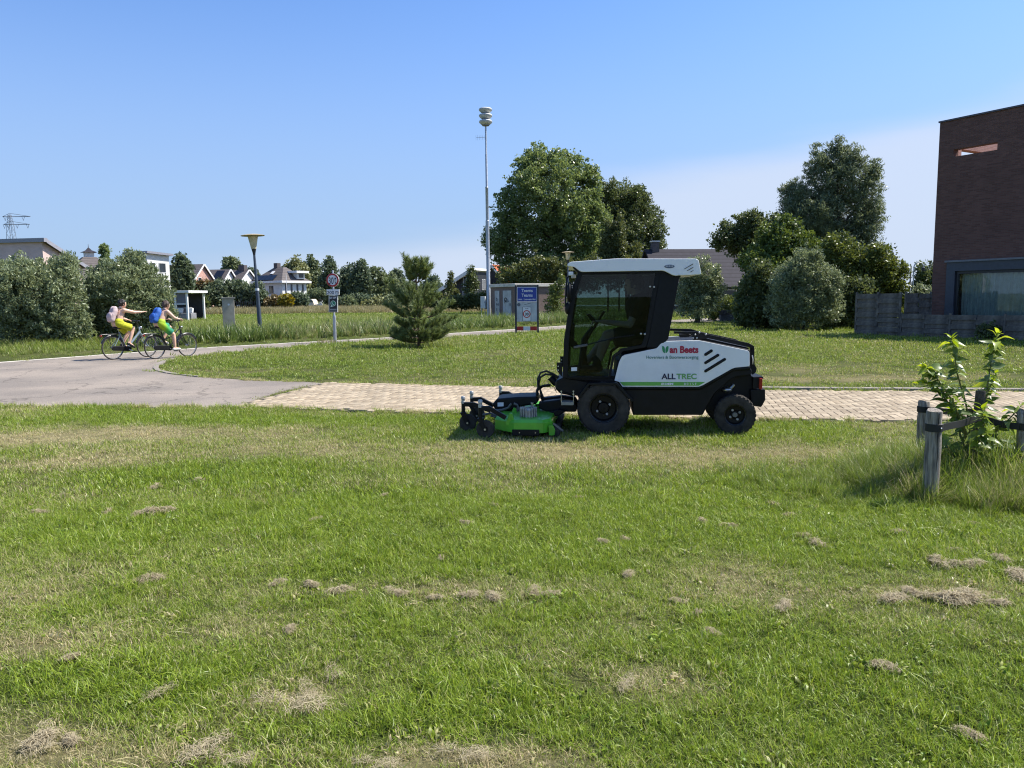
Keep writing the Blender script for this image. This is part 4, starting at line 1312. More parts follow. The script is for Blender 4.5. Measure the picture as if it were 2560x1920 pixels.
def make_tree(name, label, cat, D, base_px, lobes_px, leafm, n_cl, per, clr, ll, lw, r0, seed, thick=1.0, up=.25, shell=1.6, group=None, barkm=None, base=None, twigs=3, bumps=4):
    """lobes_px: (px, py, rx, ry[, depth offset m]) outlines in photo pixels at distance D"""
    g = np.random.default_rng(seed)
    k = PXM(D)
    lob = []
    for q in lobes_px:
        c = AT(q[0], q[1], D)
        dy = q[4] if len(q) > 4 else g.uniform(-.4, .4) * q[2] * k * thick
        rz_ = q[3] * k
        zc = max(c.z, .15 + .45 * rz_)
        lob.append(((c.x, c.y + dy, zc), (q[2] * k, q[2] * k * thick, rz_)))
    if bumps:
        extra = []
        for c, r in lob:
            for _ in range(bumps):
                dv = g.normal(size=3); dv[2] = dv[2] * .8 + .35; dv /= np.linalg.norm(dv)
                f_ = g.uniform(.28, .5)
                extra.append(((c[0] + dv[0] * r[0] * .88, c[1] + dv[1] * r[1] * .88, max(.2, c[2] + dv[2] * r[2] * .92)), (r[0] * f_ * .8, r[1] * f_ * .8, r[2] * f_ * 1.25)))
    b0 = AT(base_px, 750, D) if base is None else base
    root = empty(name, (b0.x, b0.y, 0))
    tag(root, label, cat, group)
    o = Vector((b0.x, b0.y, 0))
    lob = [((c[0] - o.x, c[1] - o.y, c[2]), r) for c, r in lob]
    mb = MB(); limbs(mb, (0, 0, 0), lob, r0, g, twigs)
    mb.build('trunk', barkm or bark, root, smooth=60)
    if bumps:
        lob = lob + [((c[0] - o.x, c[1] - o.y, c[2]), r) for c, r in extra]
    V, t = leaf_cloud(lob, int(n_cl * 1.25), per, clr, ll, lw, seed + 500, up, shell)
    me = quads_mesh('crown', V, t)
    me.materials.append(leafm)
    link('crown', me, root)
    return root

lm_poplar = leaf_mat('poplar_leaf', (.075, .120, .036), (.260, .320, .130), .36, .35)
lm_dark = leaf_mat('dark_leaf', (.045, .072, .026), (.150, .180, .070), .32, .4)
lm_conif = leaf_mat('shrubby_leaf', (.052, .075, .024), (.160, .175, .060), .3, .5)
lm_willow = leaf_mat('willow_leaf', (.085, .120, .055), (.330, .375, .200), .26, .4)
lm_silver = leaf_mat('silver_leaf', (.080, .110, .052), (.240, .280, .155), .3, .45)
lm_green = leaf_mat('green_leaf', (.058, .098, .024), (.175, .230, .055), .26, .45)
lm_olive = leaf_mat('olive_leaf', (.070, .100, .026), (.190, .230, .060), .24, .45)
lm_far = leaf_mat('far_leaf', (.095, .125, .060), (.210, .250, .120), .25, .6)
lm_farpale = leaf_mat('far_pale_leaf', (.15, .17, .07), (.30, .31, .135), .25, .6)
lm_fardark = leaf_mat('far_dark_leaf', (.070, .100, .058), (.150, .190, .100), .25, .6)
lm_gold = leaf_mat('golden_leaf', (.17, .15, .025), (.30, .26, .04), .3, .5)
lm_rust = leaf_mat('rust_leaf', (.12, .10, .04), (.24, .18, .08), .3, .5)

# the big poplar and its neighbours
make_tree('poplar_tree', 'big pale leaved poplar rising behind the siren mast', 'tree', 80, 1345,
          [(x_, y_ + 18, a_ * .94, b_ * .92) for x_, y_, a_, b_ in [(1375, 470, 105, 100), (1355, 402, 62, 45), (1400, 388, 34, 30), (1318, 425, 40, 38), (1452, 412, 26, 38), (1475, 455, 30, 60), (1278, 505, 45, 48), (1248, 575, 36, 36),
           (1250, 610, 30, 34), (1330, 590, 85, 72), (1440, 560, 60, 80), (1490, 540, 36, 50), (1285, 660, 42, 32), (1360, 660, 80, 48), (1440, 650, 60, 50)]],
          lm_poplar, 2300, 28, .55, .24, .18, .30, 11, .8)
make_tree('alder_tree', 'dark rounded tree growing against the right of the poplar', 'tree', 84, 1570,
          [(1535, 500, 58, 48), (1580, 515, 48, 46), (1505, 560, 56, 76), (1600, 565, 52, 54), (1632, 590, 30, 46), (1550, 620, 70, 54), (1642, 640, 16, 26), (1480, 600, 46, 60)],
          lm_dark, 1800, 26, .52, .24, .13, .28, 12, .9)
for (px, py, rx, ry, sd, lb) in ((1520, 625, 16, 62, 13, 'pointed olive green shrub between poplar and dark round tree'), (1548, 610, 17, 68, 14, 'tallest pointed shrub in front of the dark round tree'), (1585, 655, 24, 40, 15, 'low pointed shrub under the right side of the dark tree')):
    make_tree('pointed_shrub', lb, 'shrub', 74, px, [(px, py + ry * .55, rx * 1.25, ry * .6), (px, py, rx, ry * .75), (px, py - ry * .6, rx * .5, ry * .5)], lm_conif, 220, 22, .4, .28, .12, .08, sd, 1, .7, group='pointed shrubs by the poplar')
make_tree('undergrowth_bush', 'dark bushes crowded under the poplar behind the shed', 'bush', 70, 1330,
          [(1290, 690, 40, 26), (1350, 680, 45, 36), (1410, 690, 40, 40), (1470, 690, 45, 40), (1560, 690, 60, 36), (1640, 675, 34, 22)], lm_conif, 650, 22, .42, .24, .14, .1, 16, .7)
make_tree('roadside_shrub', 'straggly green shrub against the right wall of the shed', 'shrub', 55, 1395, [(1392, 730, 16, 26), (1385, 765, 22, 30), (1404, 700, 9, 18)], lm_olive, 160, 20, .22, .14, .08, .04, 17)
make_tree('garden_conifer', 'slim ragged conifer in front of the black timber house', 'tree', 95, 1178, [(1178, 690, 9, 22), (1176, 722, 19, 28), (1180, 755, 24, 24)], lm_dark, 260, 20, .35, .26, .12, .09, 18, 1, -.2)
make_tree('garden_conifer', 'thin sparse conifer left of the black timber house', 'tree', 92, 1128, [(1127, 690, 5, 14), (1128, 715, 11, 22), (1130, 745, 18, 24)], lm_conif, 150, 18, .3, .24, .1, .07, 19, 1, -.2)
make_tree('garden_hedge', 'low dark hedge in front of the timber houses', 'hedge', 80, 1150, [(1085, 752, 30, 15), (1140, 756, 40, 15), (1200, 752, 36, 18), (1235, 735, 14, 26)], lm_conif, 420, 20, .4, .22, .14, .06, 20, .6)
# right hand group
make_tree('white_willow', 'tall silvery willow tree above the right hand bushes', 'tree', 46, 2070,
          [(2085, 455, 66, 66), (2050, 412, 30, 46), (2098, 405, 28, 44), (2142, 445, 44, 56), (2000, 500, 44, 40), (2176, 495, 34, 56), (1985, 535, 34, 36), (2030, 540, 60, 54), (2110, 530, 80, 66), (2170, 560, 42, 52), (2060, 590, 60, 40), (2140, 600, 45, 36), (2190, 640, 26, 34), (2080, 630, 50, 34), (2150, 640, 44, 34), (2210, 670, 26, 30), (2020, 600, 30, 26)],
          lm_silver, 2500, 26, .30, .21, .050, .22, 21, .8, .6, barkm=bark)
make_tree('oak_tree', 'dark spreading oak left of the tall silvery willow', 'tree', 48, 1880,
          [(1865, 560, 38, 26), (1815, 588, 32, 28), (1890, 590, 50, 38), (1850, 612, 36, 22), (1930, 560, 26, 22), (1800, 605, 18, 20), (1880, 640, 44, 30), (1920, 620, 40, 30)],
          lm_dark, 560, 24, .34, .18, .11, .2, 22, .9)
make_tree('mixed_shrub', 'tall leafy green shrub between the oak and the silvery willow', 'shrub', 42, 1940,
          [(1935, 585, 30, 34), (1955, 625, 48, 50), (1930, 680, 54, 50), (1900, 730, 50, 44), (1962, 560, 16, 22), (2000, 640, 36, 44), (1890, 650, 36, 34), (1960, 720, 50, 50), (2020, 620, 30, 36), (1985, 590, 24, 30)], lm_green, 1350, 24, .30, .16, .09, .09, 23, .9)
make_tree('hazel_bush', 'broad bright green bush behind the wooden fence panel', 'bush', 38, 2170,
          [(2170, 660, 62, 44), (2110, 645, 50, 40), (2210, 690, 50, 46), (2150, 710, 66, 50), (2235, 725, 30, 44), (2095, 700, 50, 60), (2200, 755, 58, 46), (2060, 640, 36, 40), (2130, 780, 70, 40), (2230, 790, 50, 40)], lm_olive, 1700, 24, .28, .15, .085, .09, 24, .8)
make_tree('osier_bush', 'silver grey osier bush in front of the bright green bush', 'bush', 34.5, 2010,
          [(2010, 690, 52, 52), (1975, 720, 50, 56), (2050, 720, 46, 50), (2020, 770, 62, 50), (1960, 770, 46, 44), (2065, 765, 36, 40)], lm_willow, 1500, 24, .24, .13, .05, .07, 25, .8, .5)
make_tree('dark_bush', 'deep green bush at the left foot of the osier', 'bush', 36, 1890,
          [(1895, 770, 46, 44), (1925, 735, 36, 50), (1870, 790, 30, 28), (1950, 800, 50, 28), (1880, 730, 36, 40), (1900, 690, 34, 36)], lm_dark, 900, 24, .26, .13, .09, .07, 26, .9)
make_tree('fence_shrub', 'shadowed shrub filling the gap between osier and fence', 'shrub', 35.5, 2115,
          [(2115, 770, 36, 44), (2140, 740, 30, 40), (2095, 800, 36, 28)], lm_dark, 460, 24, .26, .14, .09, .06, 27, .9)
make_tree('pollard_willow', 'small round willow tree with short trunk behind the mower', 'tree', 44.6, 1742,
          [(1745, 715, 42, 40), (1720, 745, 34, 34), (1772, 740, 36, 36), (1760, 690, 34, 36), (1740, 770, 40, 26), (1790, 720, 22, 26), (1730, 680, 22, 30)], lm_willow, 820, 24, .26, .14, .06, .16, 28, .9, .5)
make_tree('far_maple', 'dark green tree beside the left edge of the brick building', 'tree', 70, 2312, [(2312, 690, 22, 30), (2330, 700, 20, 30), (2300, 720, 16, 20)], lm_dark, 240, 22, .4, .22, .16, .12, 29)
make_tree('wild_shrub', 'pale tangled shrub between the fence and the brick building', 'shrub', 40, 2298, [(2298, 750, 22, 30), (2315, 770, 18, 28), (2280, 770, 16, 26)], lm_silver, 300, 22, .26, .14, .06, .05, 30)
make_tree('yellow_shrub', 'low yellowish shrub right of the pollard willow', 'shrub', 50, 1815, [(1812, 765, 30, 26), (1835, 775, 22, 20), (1795, 780, 22, 16)], lm_olive, 260, 22, .26, .16, .07, .05, 31)
# left hand willows
make_tree('willow_bush', 'large round willow bush at the left end of the path', 'bush', 29.5, 95,
          [(95, 735, 105, 78), (40, 715, 66, 58), (150, 710, 60, 58), (90, 690, 66, 42), (20, 780, 80, 70), (175, 780, 48, 60), (100, 805, 100, 54), (-40, 755, 60, 86)],
          lm_willow, 2400, 26, .22, .140, .044, .08, 35, .8, .5, 1.3)
make_tree('willow_bush', 'feathery willow bush behind the two cyclists', 'bush', 31.5, 325,
          [(325, 728, 86, 68), (280, 718, 52, 52), (372, 735, 48, 50), (330, 685, 44, 42), (340, 662, 22, 30), (310, 795, 88, 58), (385, 785, 38, 52), (250, 780, 40, 58), (228, 740, 26, 36), (408, 770, 24, 36), (412, 800, 24, 30)],
          lm_willow, 2200, 26, .22, .140, .044, .08, 36, .8, .6, 1.3)
make_tree('poplar_sapling', 'slim leaning poplar beside the lantern turret', 'tree', 90, 262, [(262, 628, 9, 16), (260, 650, 10, 16)], lm_poplar, 90, 20, .3, .26, .2, .08, 37)
# trees along the canal and the horizon
FT = [(452, 690, 22, 40, 116, lm_fardark, 'tall dark conifer in front of the solar roofed houses'),
      (578, 662, 14, 13, 175, lm_far, 'small tree top showing above the row of houses'),
      (628, 690, 16, 16, 172, lm_fardark, 'dark little tree between the row houses and the villa'),
      (740, 690, 34, 40, 175, lm_farpale, 'pale rounded tree behind the white villa'),
      (778, 690, 30, 42, 185, lm_far, 'mid green tree right of the pale rounded tree'),
      (823, 700, 20, 45, 170, lm_fardark, 'tall dark tree just behind the thirty ton sign'),
      (868, 705, 30, 38, 178, lm_fardark, 'dark tree right of the thirty ton sign'),
      (900, 700, 26, 46, 172, lm_fardark, 'ragged topped dark tree in the middle of the far tree line'),
      (935, 712, 34, 42, 176, lm_far, 'broad tree in the middle of the far tree line'),
      (972, 715, 24, 30, 178, lm_far, 'low tree near the right end of the far tree line'),
      (992, 705, 15, 28, 182, lm_fardark, 'round dark tree at the right end of the far tree line'),
      (1025, 725, 22, 18, 190, lm_far, 'low distant tree left of the young pine'),
      (1080, 718, 22, 22, 170, lm_fardark, 'distant tree between the young pine and the timber house')]
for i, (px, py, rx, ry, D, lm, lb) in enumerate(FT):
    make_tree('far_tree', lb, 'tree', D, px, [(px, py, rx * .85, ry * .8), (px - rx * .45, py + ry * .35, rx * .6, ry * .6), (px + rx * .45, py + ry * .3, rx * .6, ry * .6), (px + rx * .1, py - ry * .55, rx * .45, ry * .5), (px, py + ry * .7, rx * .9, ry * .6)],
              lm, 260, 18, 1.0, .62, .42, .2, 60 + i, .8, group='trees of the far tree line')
FB_ = [(505, 725, 30, 26, 122, lm_rust, 'rust coloured bush below the red gable'),
       (540, 735, 36, 34, 118, lm_fardark, 'big dark garden bush left of the lamp post'),
       (590, 730, 40, 34, 120, lm_fardark, 'rounded dark garden bush behind the utility cabinet'),
       (632, 735, 30, 30, 119, lm_fardark, 'dark garden bush touching the lamp post'),
       (490, 752, 20, 22, 100, lm_dark, 'clipped dark hedge corner beside the white pergola'),
       (690, 755, 26, 14, 118, lm_rust, 'sprawling brownish bush in front of the villa'),
       (715, 752, 7, 12, 112, lm_gold, 'golden yellow bush in front of the villa'),
       (742, 748, 22, 16, 125, lm_fardark, 'dark shrub under the villa carport'),
       (862, 762, 26, 22, 125, lm_far, 'bush just right of the thirty ton sign post'),
       (905, 760, 34, 24, 128, lm_fardark, 'dense bush in the middle of the canal bank'),
       (950, 768, 36, 18, 125, lm_farpale, 'pale reedy bush on the canal bank'),
       (990, 760, 28, 24, 120, lm_far, 'grey green bush left of the young pine'),
       (800, 735, 30, 12, 150, lm_far, 'clipped hedge behind the moored boat')]
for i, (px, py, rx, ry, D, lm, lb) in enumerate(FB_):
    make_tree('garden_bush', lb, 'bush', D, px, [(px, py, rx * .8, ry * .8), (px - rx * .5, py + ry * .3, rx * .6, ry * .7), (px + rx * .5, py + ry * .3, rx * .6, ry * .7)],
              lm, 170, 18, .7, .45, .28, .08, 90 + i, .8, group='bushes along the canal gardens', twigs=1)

# ---- young pine with its stake
pine_leaf = leaf_mat('pine_needle', (.070, .110, .040), (.250, .300, .110), .2, .5)
pine_bark = mat('pine_bark', (.19, .13, .09), .9, var=.3, scale=12, bump=.5)
pb = G(1047, 868)
pine = empty('young_pine', (pb.x, pb.y, 0))
tag(pine, 'bushy young pine with long needles on the grass island', 'pine')
kx = PXM(pb.y)
g = np.random.default_rng(77)
mb = MB(); shoots = []
top = 2.95
mb.tube([(0, 0, -.05), (.02, 0, .9), (-.03, .02, 1.8), (-.04, 0, top)], [.055, .045, .03, .012], 8)
shoots.append((Vector((-.04, 0, top - .42)), Vector((0, 0, 1)), .40))
for (zz, n, ln, rise) in ((2.32, 8, .40, 1.0), (2.12, 8, .48, .8), (1.42, 8, .82, .62), (1.22, 7, .80, .5), (.90, 9, 1.0, .36), (.55, 11, 1.02, .24), (.30, 12, 1.0, .14), (.14, 9, .75, .10)):
    for i in range(n):
        a = 2 * math.pi * (i + g.uniform(-.25, .25)) / n + zz
        l = ln * g.uniform(.55, 1.2)
        d = Vector((math.cos(a), math.sin(a), 0))
        p0 = Vector((-.01, 0, zz)); p1 = p0 + d * l * .55 + Vector((0, 0, rise * l * .35)); p2 = p0 + d * l + Vector((0, 0, rise * l + .08))
        mb.tube([p0, p1, p2], [.018, .012, .006], 5)
        for f in (.45, .62, .8, 1.0):
            q = p0.lerp(p1, f * 2) if f < .5 else p1.lerp(p2, (f - .5) * 2)
            dd = ((p2 - p1).normalized() + Vector((0, 0, .5))).normalized()
            shoots.append((q, dd, .22 * g.uniform(.8, 1.2)))
            sd_ = Vector((-d.y, d.x, 0)) * g.choice([-1, 1])
            shoots.append((q + sd_ * .10, (dd + sd_ * .8).normalized(), .2 * g.uniform(.8, 1.2)))
mb.build('trunk', pine_bark, pine, smooth=60)
VV, TT = [], []
for (q, dd, ln) in shoots:
    n = 100
    u = np.array(dd)
    s_ = np.cross(u, [0.3, .2, .9]); s_ /= np.linalg.norm(s_); t_ = np.cross(u, s_)
    al = g.random(n) * ln
    an = g.uniform(0, 2 * np.pi, n)
    rad = s_[None] * np.cos(an)[:, None] + t_[None] * np.sin(an)[:, None]
    dirn = u[None] * .85 + rad * .65; dirn /= np.linalg.norm(dirn, axis=1)[:, None]
    b_ = np.array(q)[None] + u[None] * al[:, None]
    L_ = g.uniform(.09, .17, n)[:, None]
    w_ = np.cross(dirn, g.normal(size=(n, 3))); w_ /= np.linalg.norm(w_, axis=1)[:, None]
    w_ *= .0058
    VV.append(np.stack([b_ - w_, b_ + w_, b_ + dirn * L_ + w_ * .3, b_ + dirn * L_ - w_ * .3], 1)); TT.append(np.clip(g.random(n) * .7 + .3 * al / ln, 0, 1))
me = quads_mesh('needles', np.concatenate(VV), np.concatenate(TT)); me.materials.append(pine_leaf)
link('needles', me, pine)
stake_m = mat('weathered_stake', (.27, .235, .19), .9, var=.3, scale=7, bump=.5)
st = G(1066, 868)
stake = empty('pine_stake', (st.x + .06, st.y - .35, 0))
tag(stake, 'short wooden stake tied to the young pine with black band', 'stake')
MB().tube([(0, 0, -.1), (0, 0, .62), (0, 0, .64)], [.05, .048, .04], 10).build('post', stake_m, stake)
MB().bar((-.25, .3, .50), (.0, .0, .52), .012, .05).build('band', mat('black_rubber', (.012, .012, .013), .7), stake, smooth=0)
# weeds round the foot of the pine and of the signs
def weeds(px, py, n, rad, hs, label, name='weed_clump', matl=None, seed=0, grp='weed clumps at posts and trunks', dryv=None):
    b = G(px, py)
    o = tuft(n, rad, hs * .4, hs, .012, .25, .7, 3, matl, seed)
    o.name = name; COL.objects.link(o); o.location = (b.x, b.y, 0)
    tag(o, label, 'weeds', grp)
    return o
weed_m = leaf_mat('weed_blade', (.10, .15, .03), (.26, .30, .07), .3)
weed_d = leaf_mat('weed_dry', (.15, .15, .06), (.34, .28, .14), .3)
weeds(1090, 872, 260, .42, .40, 'tall grass clump left unmown around the young pine stake', matl=weed_m, seed=1)
weeds(1010, 872, 220, .40, .34, 'rough grass under the left branches of the young pine', matl=weed_m, seed=2)
weeds(1140, 868, 120, .35, .26, 'low grass tuft under the right branches of the young pine', matl=weed_m, seed=3)
weeds(820, 857, 160, .42, .24, 'brownish weeds around the foot of the thirty ton sign', matl=weed_d, seed=4)
weeds(1318, 835, 260, .62, .26, 'grass tuft left growing under the blue village sign', matl=weed_m, seed=5)

# ================================================================== THE MOWER
mo = G(1505, 1085.5); mr_ = G(1838, 1088.5)
mu_ = (mr_ - mo).normalized()                     # towards its rear
mv_ = Vector((-mu_.y, mu_.x, 0))                  # away from us
mM = Matrix(((mu_.x, mv_.x, 0, mo.x), (mu_.y, mv_.y, 0, mo.y), (0, 0, 1, 0), (0, 0, 0, 1)))
mower = empty('ride_on_mower', M=mM)
tag(mower, 'white and black ride-on mower with cab and green cutting deck', 'mower')
WID = 1.22
def UWp(px, py, v):
    d = ray(px, py)
    o = mo + mv_ * v
    t = (o - CAMP).dot(mv_) / d.dot(mv_)
    p = CAMP + d * t - mo
    return (p.dot(mu_), p.z)
def A1(x, y, v=.1):
    return UWp(1100 + x / 2.572, 600 + y / 2.572, v)
def A3(x, y, v=.1):
    return UWp(1140 + x / 5.53, 900 + y / 5.53, v)
def A4(x, y, v=.1):
    return UWp(1500 + x / 5.267, 800 + y / 5.267, v)
def P1(pts, v=.1): return [A1(x, y, v) for x, y in pts]
def P3(pts, v=.1): return [A3(x, y, v) for x, y in pts]
def P4(pts, v=.1): return [A4(x, y, v) for x, y in pts]
fv = lambda p, t: (p[0], t, p[1])
def q3(p, v): return Vector((p[0], v, p[1]))

white_paint = mat('white_paint', (.87, .87, .86), .28, var=.03, scale=2, coat=.4)
black_paint = mat('black_powder_coat', (.006, .0065, .008), .45, var=.3, scale=9, bump=.08, bscale=200, spec=.25)
black_plastic = mat('black_plastic', (.008, .0085, .010), .5, var=.25, scale=10, spec=.25)
rubber = mat('tyre_rubber', (.075, .067, .057), .92, var=.35, scale=9, bump=.25, bscale=90, col2=(.024, .022, .020), spec=.15)
green_paint = mat('mower_green', (.10, .45, .03), .35, var=.12, scale=5, coat=.2)
stripe_green = mat('stripe_green', (.13, .42, .07), .35, var=.04)
steel = mat('bright_steel', (.55, .55, .55), .32, .9, var=.1)
alu = mat('cast_aluminium', (.46, .46, .45), .5, .6, var=.15, scale=20)
hose_m = mat('hose_rubber', (.016, .016, .017), .5)
decal_m = mat('decal_film', (.78, .795, .81), .35, var=.03)
crimson = mat('crimson_print', (.42, .018, .055), .5, var=.02)
leafg = mat('leaf_green_print', (.03, .26, .10), .5, var=.02)
teal = mat('teal_print', (.05, .20, .16), .5, var=.02)
navy = mat('navy_print', (.01, .01, .05), .5, var=.02)
lime = mat('light_green_print', (.16, .40, .12), .5, var=.02)
whitep = mat('white_print', (.78, .78, .76), .5, var=.02)
cab_glass = glass_mat('cab_glass', (.50, .58, .57), .5)
dark_glass = glass_mat('dark_cab_glass', (.10, .11, .12), .8)

def wheel(name, c, r, width, rim_r, steer=0.0, flip=1, lugs=34):
    """c: centre of the outer face (u, v, w); flip = 1 near side, -1 far side"""
    Ms = Matrix.Rotation(steer, 3, 'Z')
    half = width / 2
    mid = Vector((c[0], c[1] + flip * half, c[2]))
    rim = MB()
    hw = half * .72
    rim.lathe([(rim_r, -hw), (rim_r * .97, -hw + .012), (rim_r * .86, -hw + .02), (rim_r * .80, -hw * .25), (rim_r * .42, -hw * .2), (rim_r * .34, -hw * .55), (.001, -hw * .58)] if flip > 0 else
              [(rim_r, hw), (rim_r * .97, hw - .012), (rim_r * .86, hw - .02), (rim_r * .80, hw * .25), (rim_r * .42, hw * .2), (rim_r * .34, hw * .55), (.001, hw * .58)], 36, mid, 'Y', M=Ms, cap=False)
    w = rim.build(name, mat('rim_black', (.006, .006, .007), .42, var=.3, scale=12, spec=.22), mower, smooth=40)
    ty = MB()
    prof = [(rim_r * .98, -half * .80), (rim_r * 1.06, -half * .92), (r * .80, -half), (r * .92, -half * .96), (r * .965, -half * .84), (r * .975, -half * .4),
            (r * .975, half * .4), (r * .965, half * .84), (r * .92, half * .96), (r * .80, half), (rim_r * 1.06, half * .92), (rim_r * .98, half * .80)]
    ty.lathe(prof, 56, mid, 'Y', closed=True, M=Ms)
    for k in range(lugs):                         # tread blocks
        for s in (-1, 1):
            for (o0, o1, sk) in ((.04, .45, .0), (.50, .97, .5)):
                a = 2 * math.pi * (k + (.25 if s > 0 else -.25) + sk * .5) / lugs
                da = 2 * math.pi / lugs * .30
                vs = []
                for rr, kk in ((r * .955, 1.0), (r, .92)):
                    for (ang, oo) in ((a - da, o0), (a + da, o0), (a + da * 1.3, o1), (a - da * .7, o1)):
                        r2 = rr if oo < .6 else rr * .985
                        vs.append(Ms @ Vector((math.cos(ang) * r2, s * half * oo, math.sin(ang) * r2)) + mid)
                ty.add(vs, [(0, 1, 2, 3), (4, 5, 6, 7), (0, 1, 5, 4), (1, 2, 6, 5), (2, 3, 7, 6), (3, 0, 4, 7)])
    ty.build('tyre', rubber, w, smooth=30)
    lip = MB(); lip.tube([Ms @ Vector((math.cos(t) * rim_r * .95, -flip * (hw + .002), math.sin(t) * rim_r * .95)) + mid for t in np.linspace(0, 2 * math.pi, 37)], .006, 6); lip.build('rim_lip', mat('rim_lip_black', (.02, .02, .021), .25, spec=.6), w)
    for k in range(4):
        a = k * math.pi / 2 + .5
        p = Ms @ Vector((math.cos(a) * rim_r * .48, -flip * (hw * .30), math.sin(a) * rim_r * .48)) + mid
        MB().lathe([(.015, -.014), (.015, .010), (.010, .012)], 6, p, 'Y').build('bolt', mat('bolt_zinc', (.40, .40, .40), .45), w)
    if name == 'rear_wheel':
        p = Ms @ Vector((0, -flip * hw * .62, 0)) + mid
        MB().lathe([(.028, -.008), (.03, .008)], 14, p, 'Y').build('hub_cap', mat('grey_hub', (.22, .22, .22), .5, .5), w)
    return w
fc = A1(1052, 1090, 0); fr = .312
rc = A1(1905, 1139, .05); rr_ = .236
fcz, rcz = fr - .012, rr_ - .012
wheel('front_wheel', (fc[0], 0, fcz), fr, .27, .175)
wheel('front_wheel', (fc[0], WID, fcz), fr, .27, .175, flip=-1)
wheel('rear_wheel', (rc[0], .05, rcz), rr_, .20, .125, R(-7), lugs=28)
wheel('rear_wheel', (rc[0] + .02, WID - .05, rcz), rr_, .20, .125, R(-7), -1, lugs=28)

# ---- chassis and body
low = P1([(748, 905), (790, 884), (1100, 884), (1125, 902), (1152, 910), (1172, 946), (1667, 949), (1692, 938), (1885, 826), (1990, 818), (2006, 838), (2000, 868), (1905, 880), (1862, 902),
          (1765, 990), (1722, 1062), (1690, 1126), (1240, 1126), (1236, 1040), (1140, 918), (955, 918), (890, 1005), (866, 1000), (742, 962)], .14)
MB().prism(low, fv, .14, WID - .14).build('chassis', black_paint, mower, smooth=0, bevel=.012)
mould = [A1(x, y, .11) for x, y in ((1170, 950), (1668, 952), (1694, 940), (1886, 830), (1994, 822))]
mb = MB(); mb.tube([q3(p, .128) for p in mould], .026, 8); mb.build('side_moulding', black_plastic, mower, smooth=60)
bay = P1([(1705, 1090), (1765, 992), (1870, 885), (2000, 866), (2018, 955), (2000, 1062), (1900, 1120)], .3)
MB().prism(bay, fv, .30, WID - .25).build('engine_bay', black_paint, mower, smooth=0)
fend = P1([(884, 1010), (952, 920), (1138, 917), (1246, 1034)], .0)
fin = P1([(900, 1016), (962, 934), (1130, 931), (1230, 1042)], .0)
for (a, c) in ((-.01, .27), (WID - .27, WID + .01)):
    MB().prism(fend + fin[::-1], fv, a, c).build('mudguard', black_paint, mower, smooth=0, bevel=.004)
# bonnet: white side panels over a dark core
hood = [(1122, 905), (1150, 790), (1172, 742), (1408, 694), (1440, 652), (1662, 645), (1990, 713), (1992, 812), (1888, 822), (1690, 934), (1664, 944), (1172, 944), (1152, 912)]
hr = [.004, .03, .09, .05, .04, .04, .03, .02, .03, .02, .02, .01, .01]
hp = rounded(P1(hood, .1), hr, 5)
core = rounded(P1([(1122, 900), (1165, 735), (1415, 690), (1445, 652), (1662, 640), (1995, 706), (1995, 815), (1890, 826), (1690, 938), (1172, 945)], .16), .02)
MB().prism(core, fv, .155, WID - .155).build('bonnet_core', black_plastic, mower, smooth=0, bevel=.012)
panel = MB().prism(hp, fv, .10, .15).build('bonnet_panel', white_paint, mower, smooth=30, bevel=.014, segs=3)
MB().prism(hp, fv, WID - .15, WID - .10).build('bonnet_panel', white_paint, mower, smooth=30, bevel=.014, segs=3)
VP = .0985
dec = rounded(P4([(232, 795), (262, 600), (330, 490), (745, 378), (806, 302), (1310, 292), (1310, 808)], .1), [.01, .05, .06, .03, .03, .002, .002])
MB().prism(dec, fv, VP, .1005).build('decal', decal_m, panel, smooth=0)
VP2 = .0965
st = P4([(262, 815), (1385, 815), (1300, 864), (306, 864)], .1)
MB().prism(st, fv, VP2, .1005).build('green_stripe', stripe_green, panel, smooth=0)
for (x0, y0, x1, y1) in ((1390, 455, 1465, 405), (1390, 563, 1552, 463), (1390, 672, 1640, 518)):
    a, c = Vector(A4(x0, y0, .1)), Vector(A4(x1, y1, .1))
    d = (c - a).normalized(); n = Vector((-d.y, d.x)) * .0165
    pl = []
    for k in range(9):
        t = math.pi * k / 8
        pl.append(a - d * .0165 * math.sin(t) + n * math.cos(t))
    for k in range(9):
        t = math.pi * k / 8
        pl.append(c + d * .0165 * math.sin(t) - n * math.cos(t))
    MB().prism([(p.x, p.y) for p in pl], fv, .0955, .1005).build('vent_slot', black_plastic, panel, smooth=0)
VL = .0950
def letter4(s, x0, x1, y0, y1, m_, bold=.0, name='lettering'):
    a, c = A4(x0, y1, .1), A4(x1, y0, .1)
    return text_fit(s, fv, a[0], c[0], a[1], c[1], VL, name, m_, panel, bold)
letter4('an Beets', 915, 1297, 340, 437, crimson, .045)
letter4('Hoveniers & Boomverzorging', 610, 1297, 468, 522, teal, .012)
letter4('ALL', 808, 995, 705, 780, navy, .03)
letter4('TREC', 1005, 1272, 705, 780, lime, .03)
letter4('DEM', 850, 965, 826, 857, whitep, .05)
letter4('8 0 1 5 F', 1105, 1270, 826, 857, whitep, .012)
MB().prism(P4([(800, 857), (810, 826), (845, 826), (835, 857)], .1), fv, VL - .0005, VL + .001).build('logo', whitep, panel, smooth=0)
MB().prism(P4([(806, 846), (812, 838), (838, 838), (834, 846)], .1), fv, VL - .0012, VL).build('logo', stripe_green, panel, smooth=0)
for pts in ([(818, 340), (845, 350), (855, 380), (855, 436), (838, 430), (822, 405), (817, 370)], [(900, 340), (873, 350), (862, 380), (862, 436), (880, 430), (896, 405), (902, 370)]):
    MB().prism(rounded(P4(pts, .1), .008), fv, VL, VL + .002).build('leaf_logo', leafg, panel, smooth=0)
# thin white line under the stripe comes from the panel itself

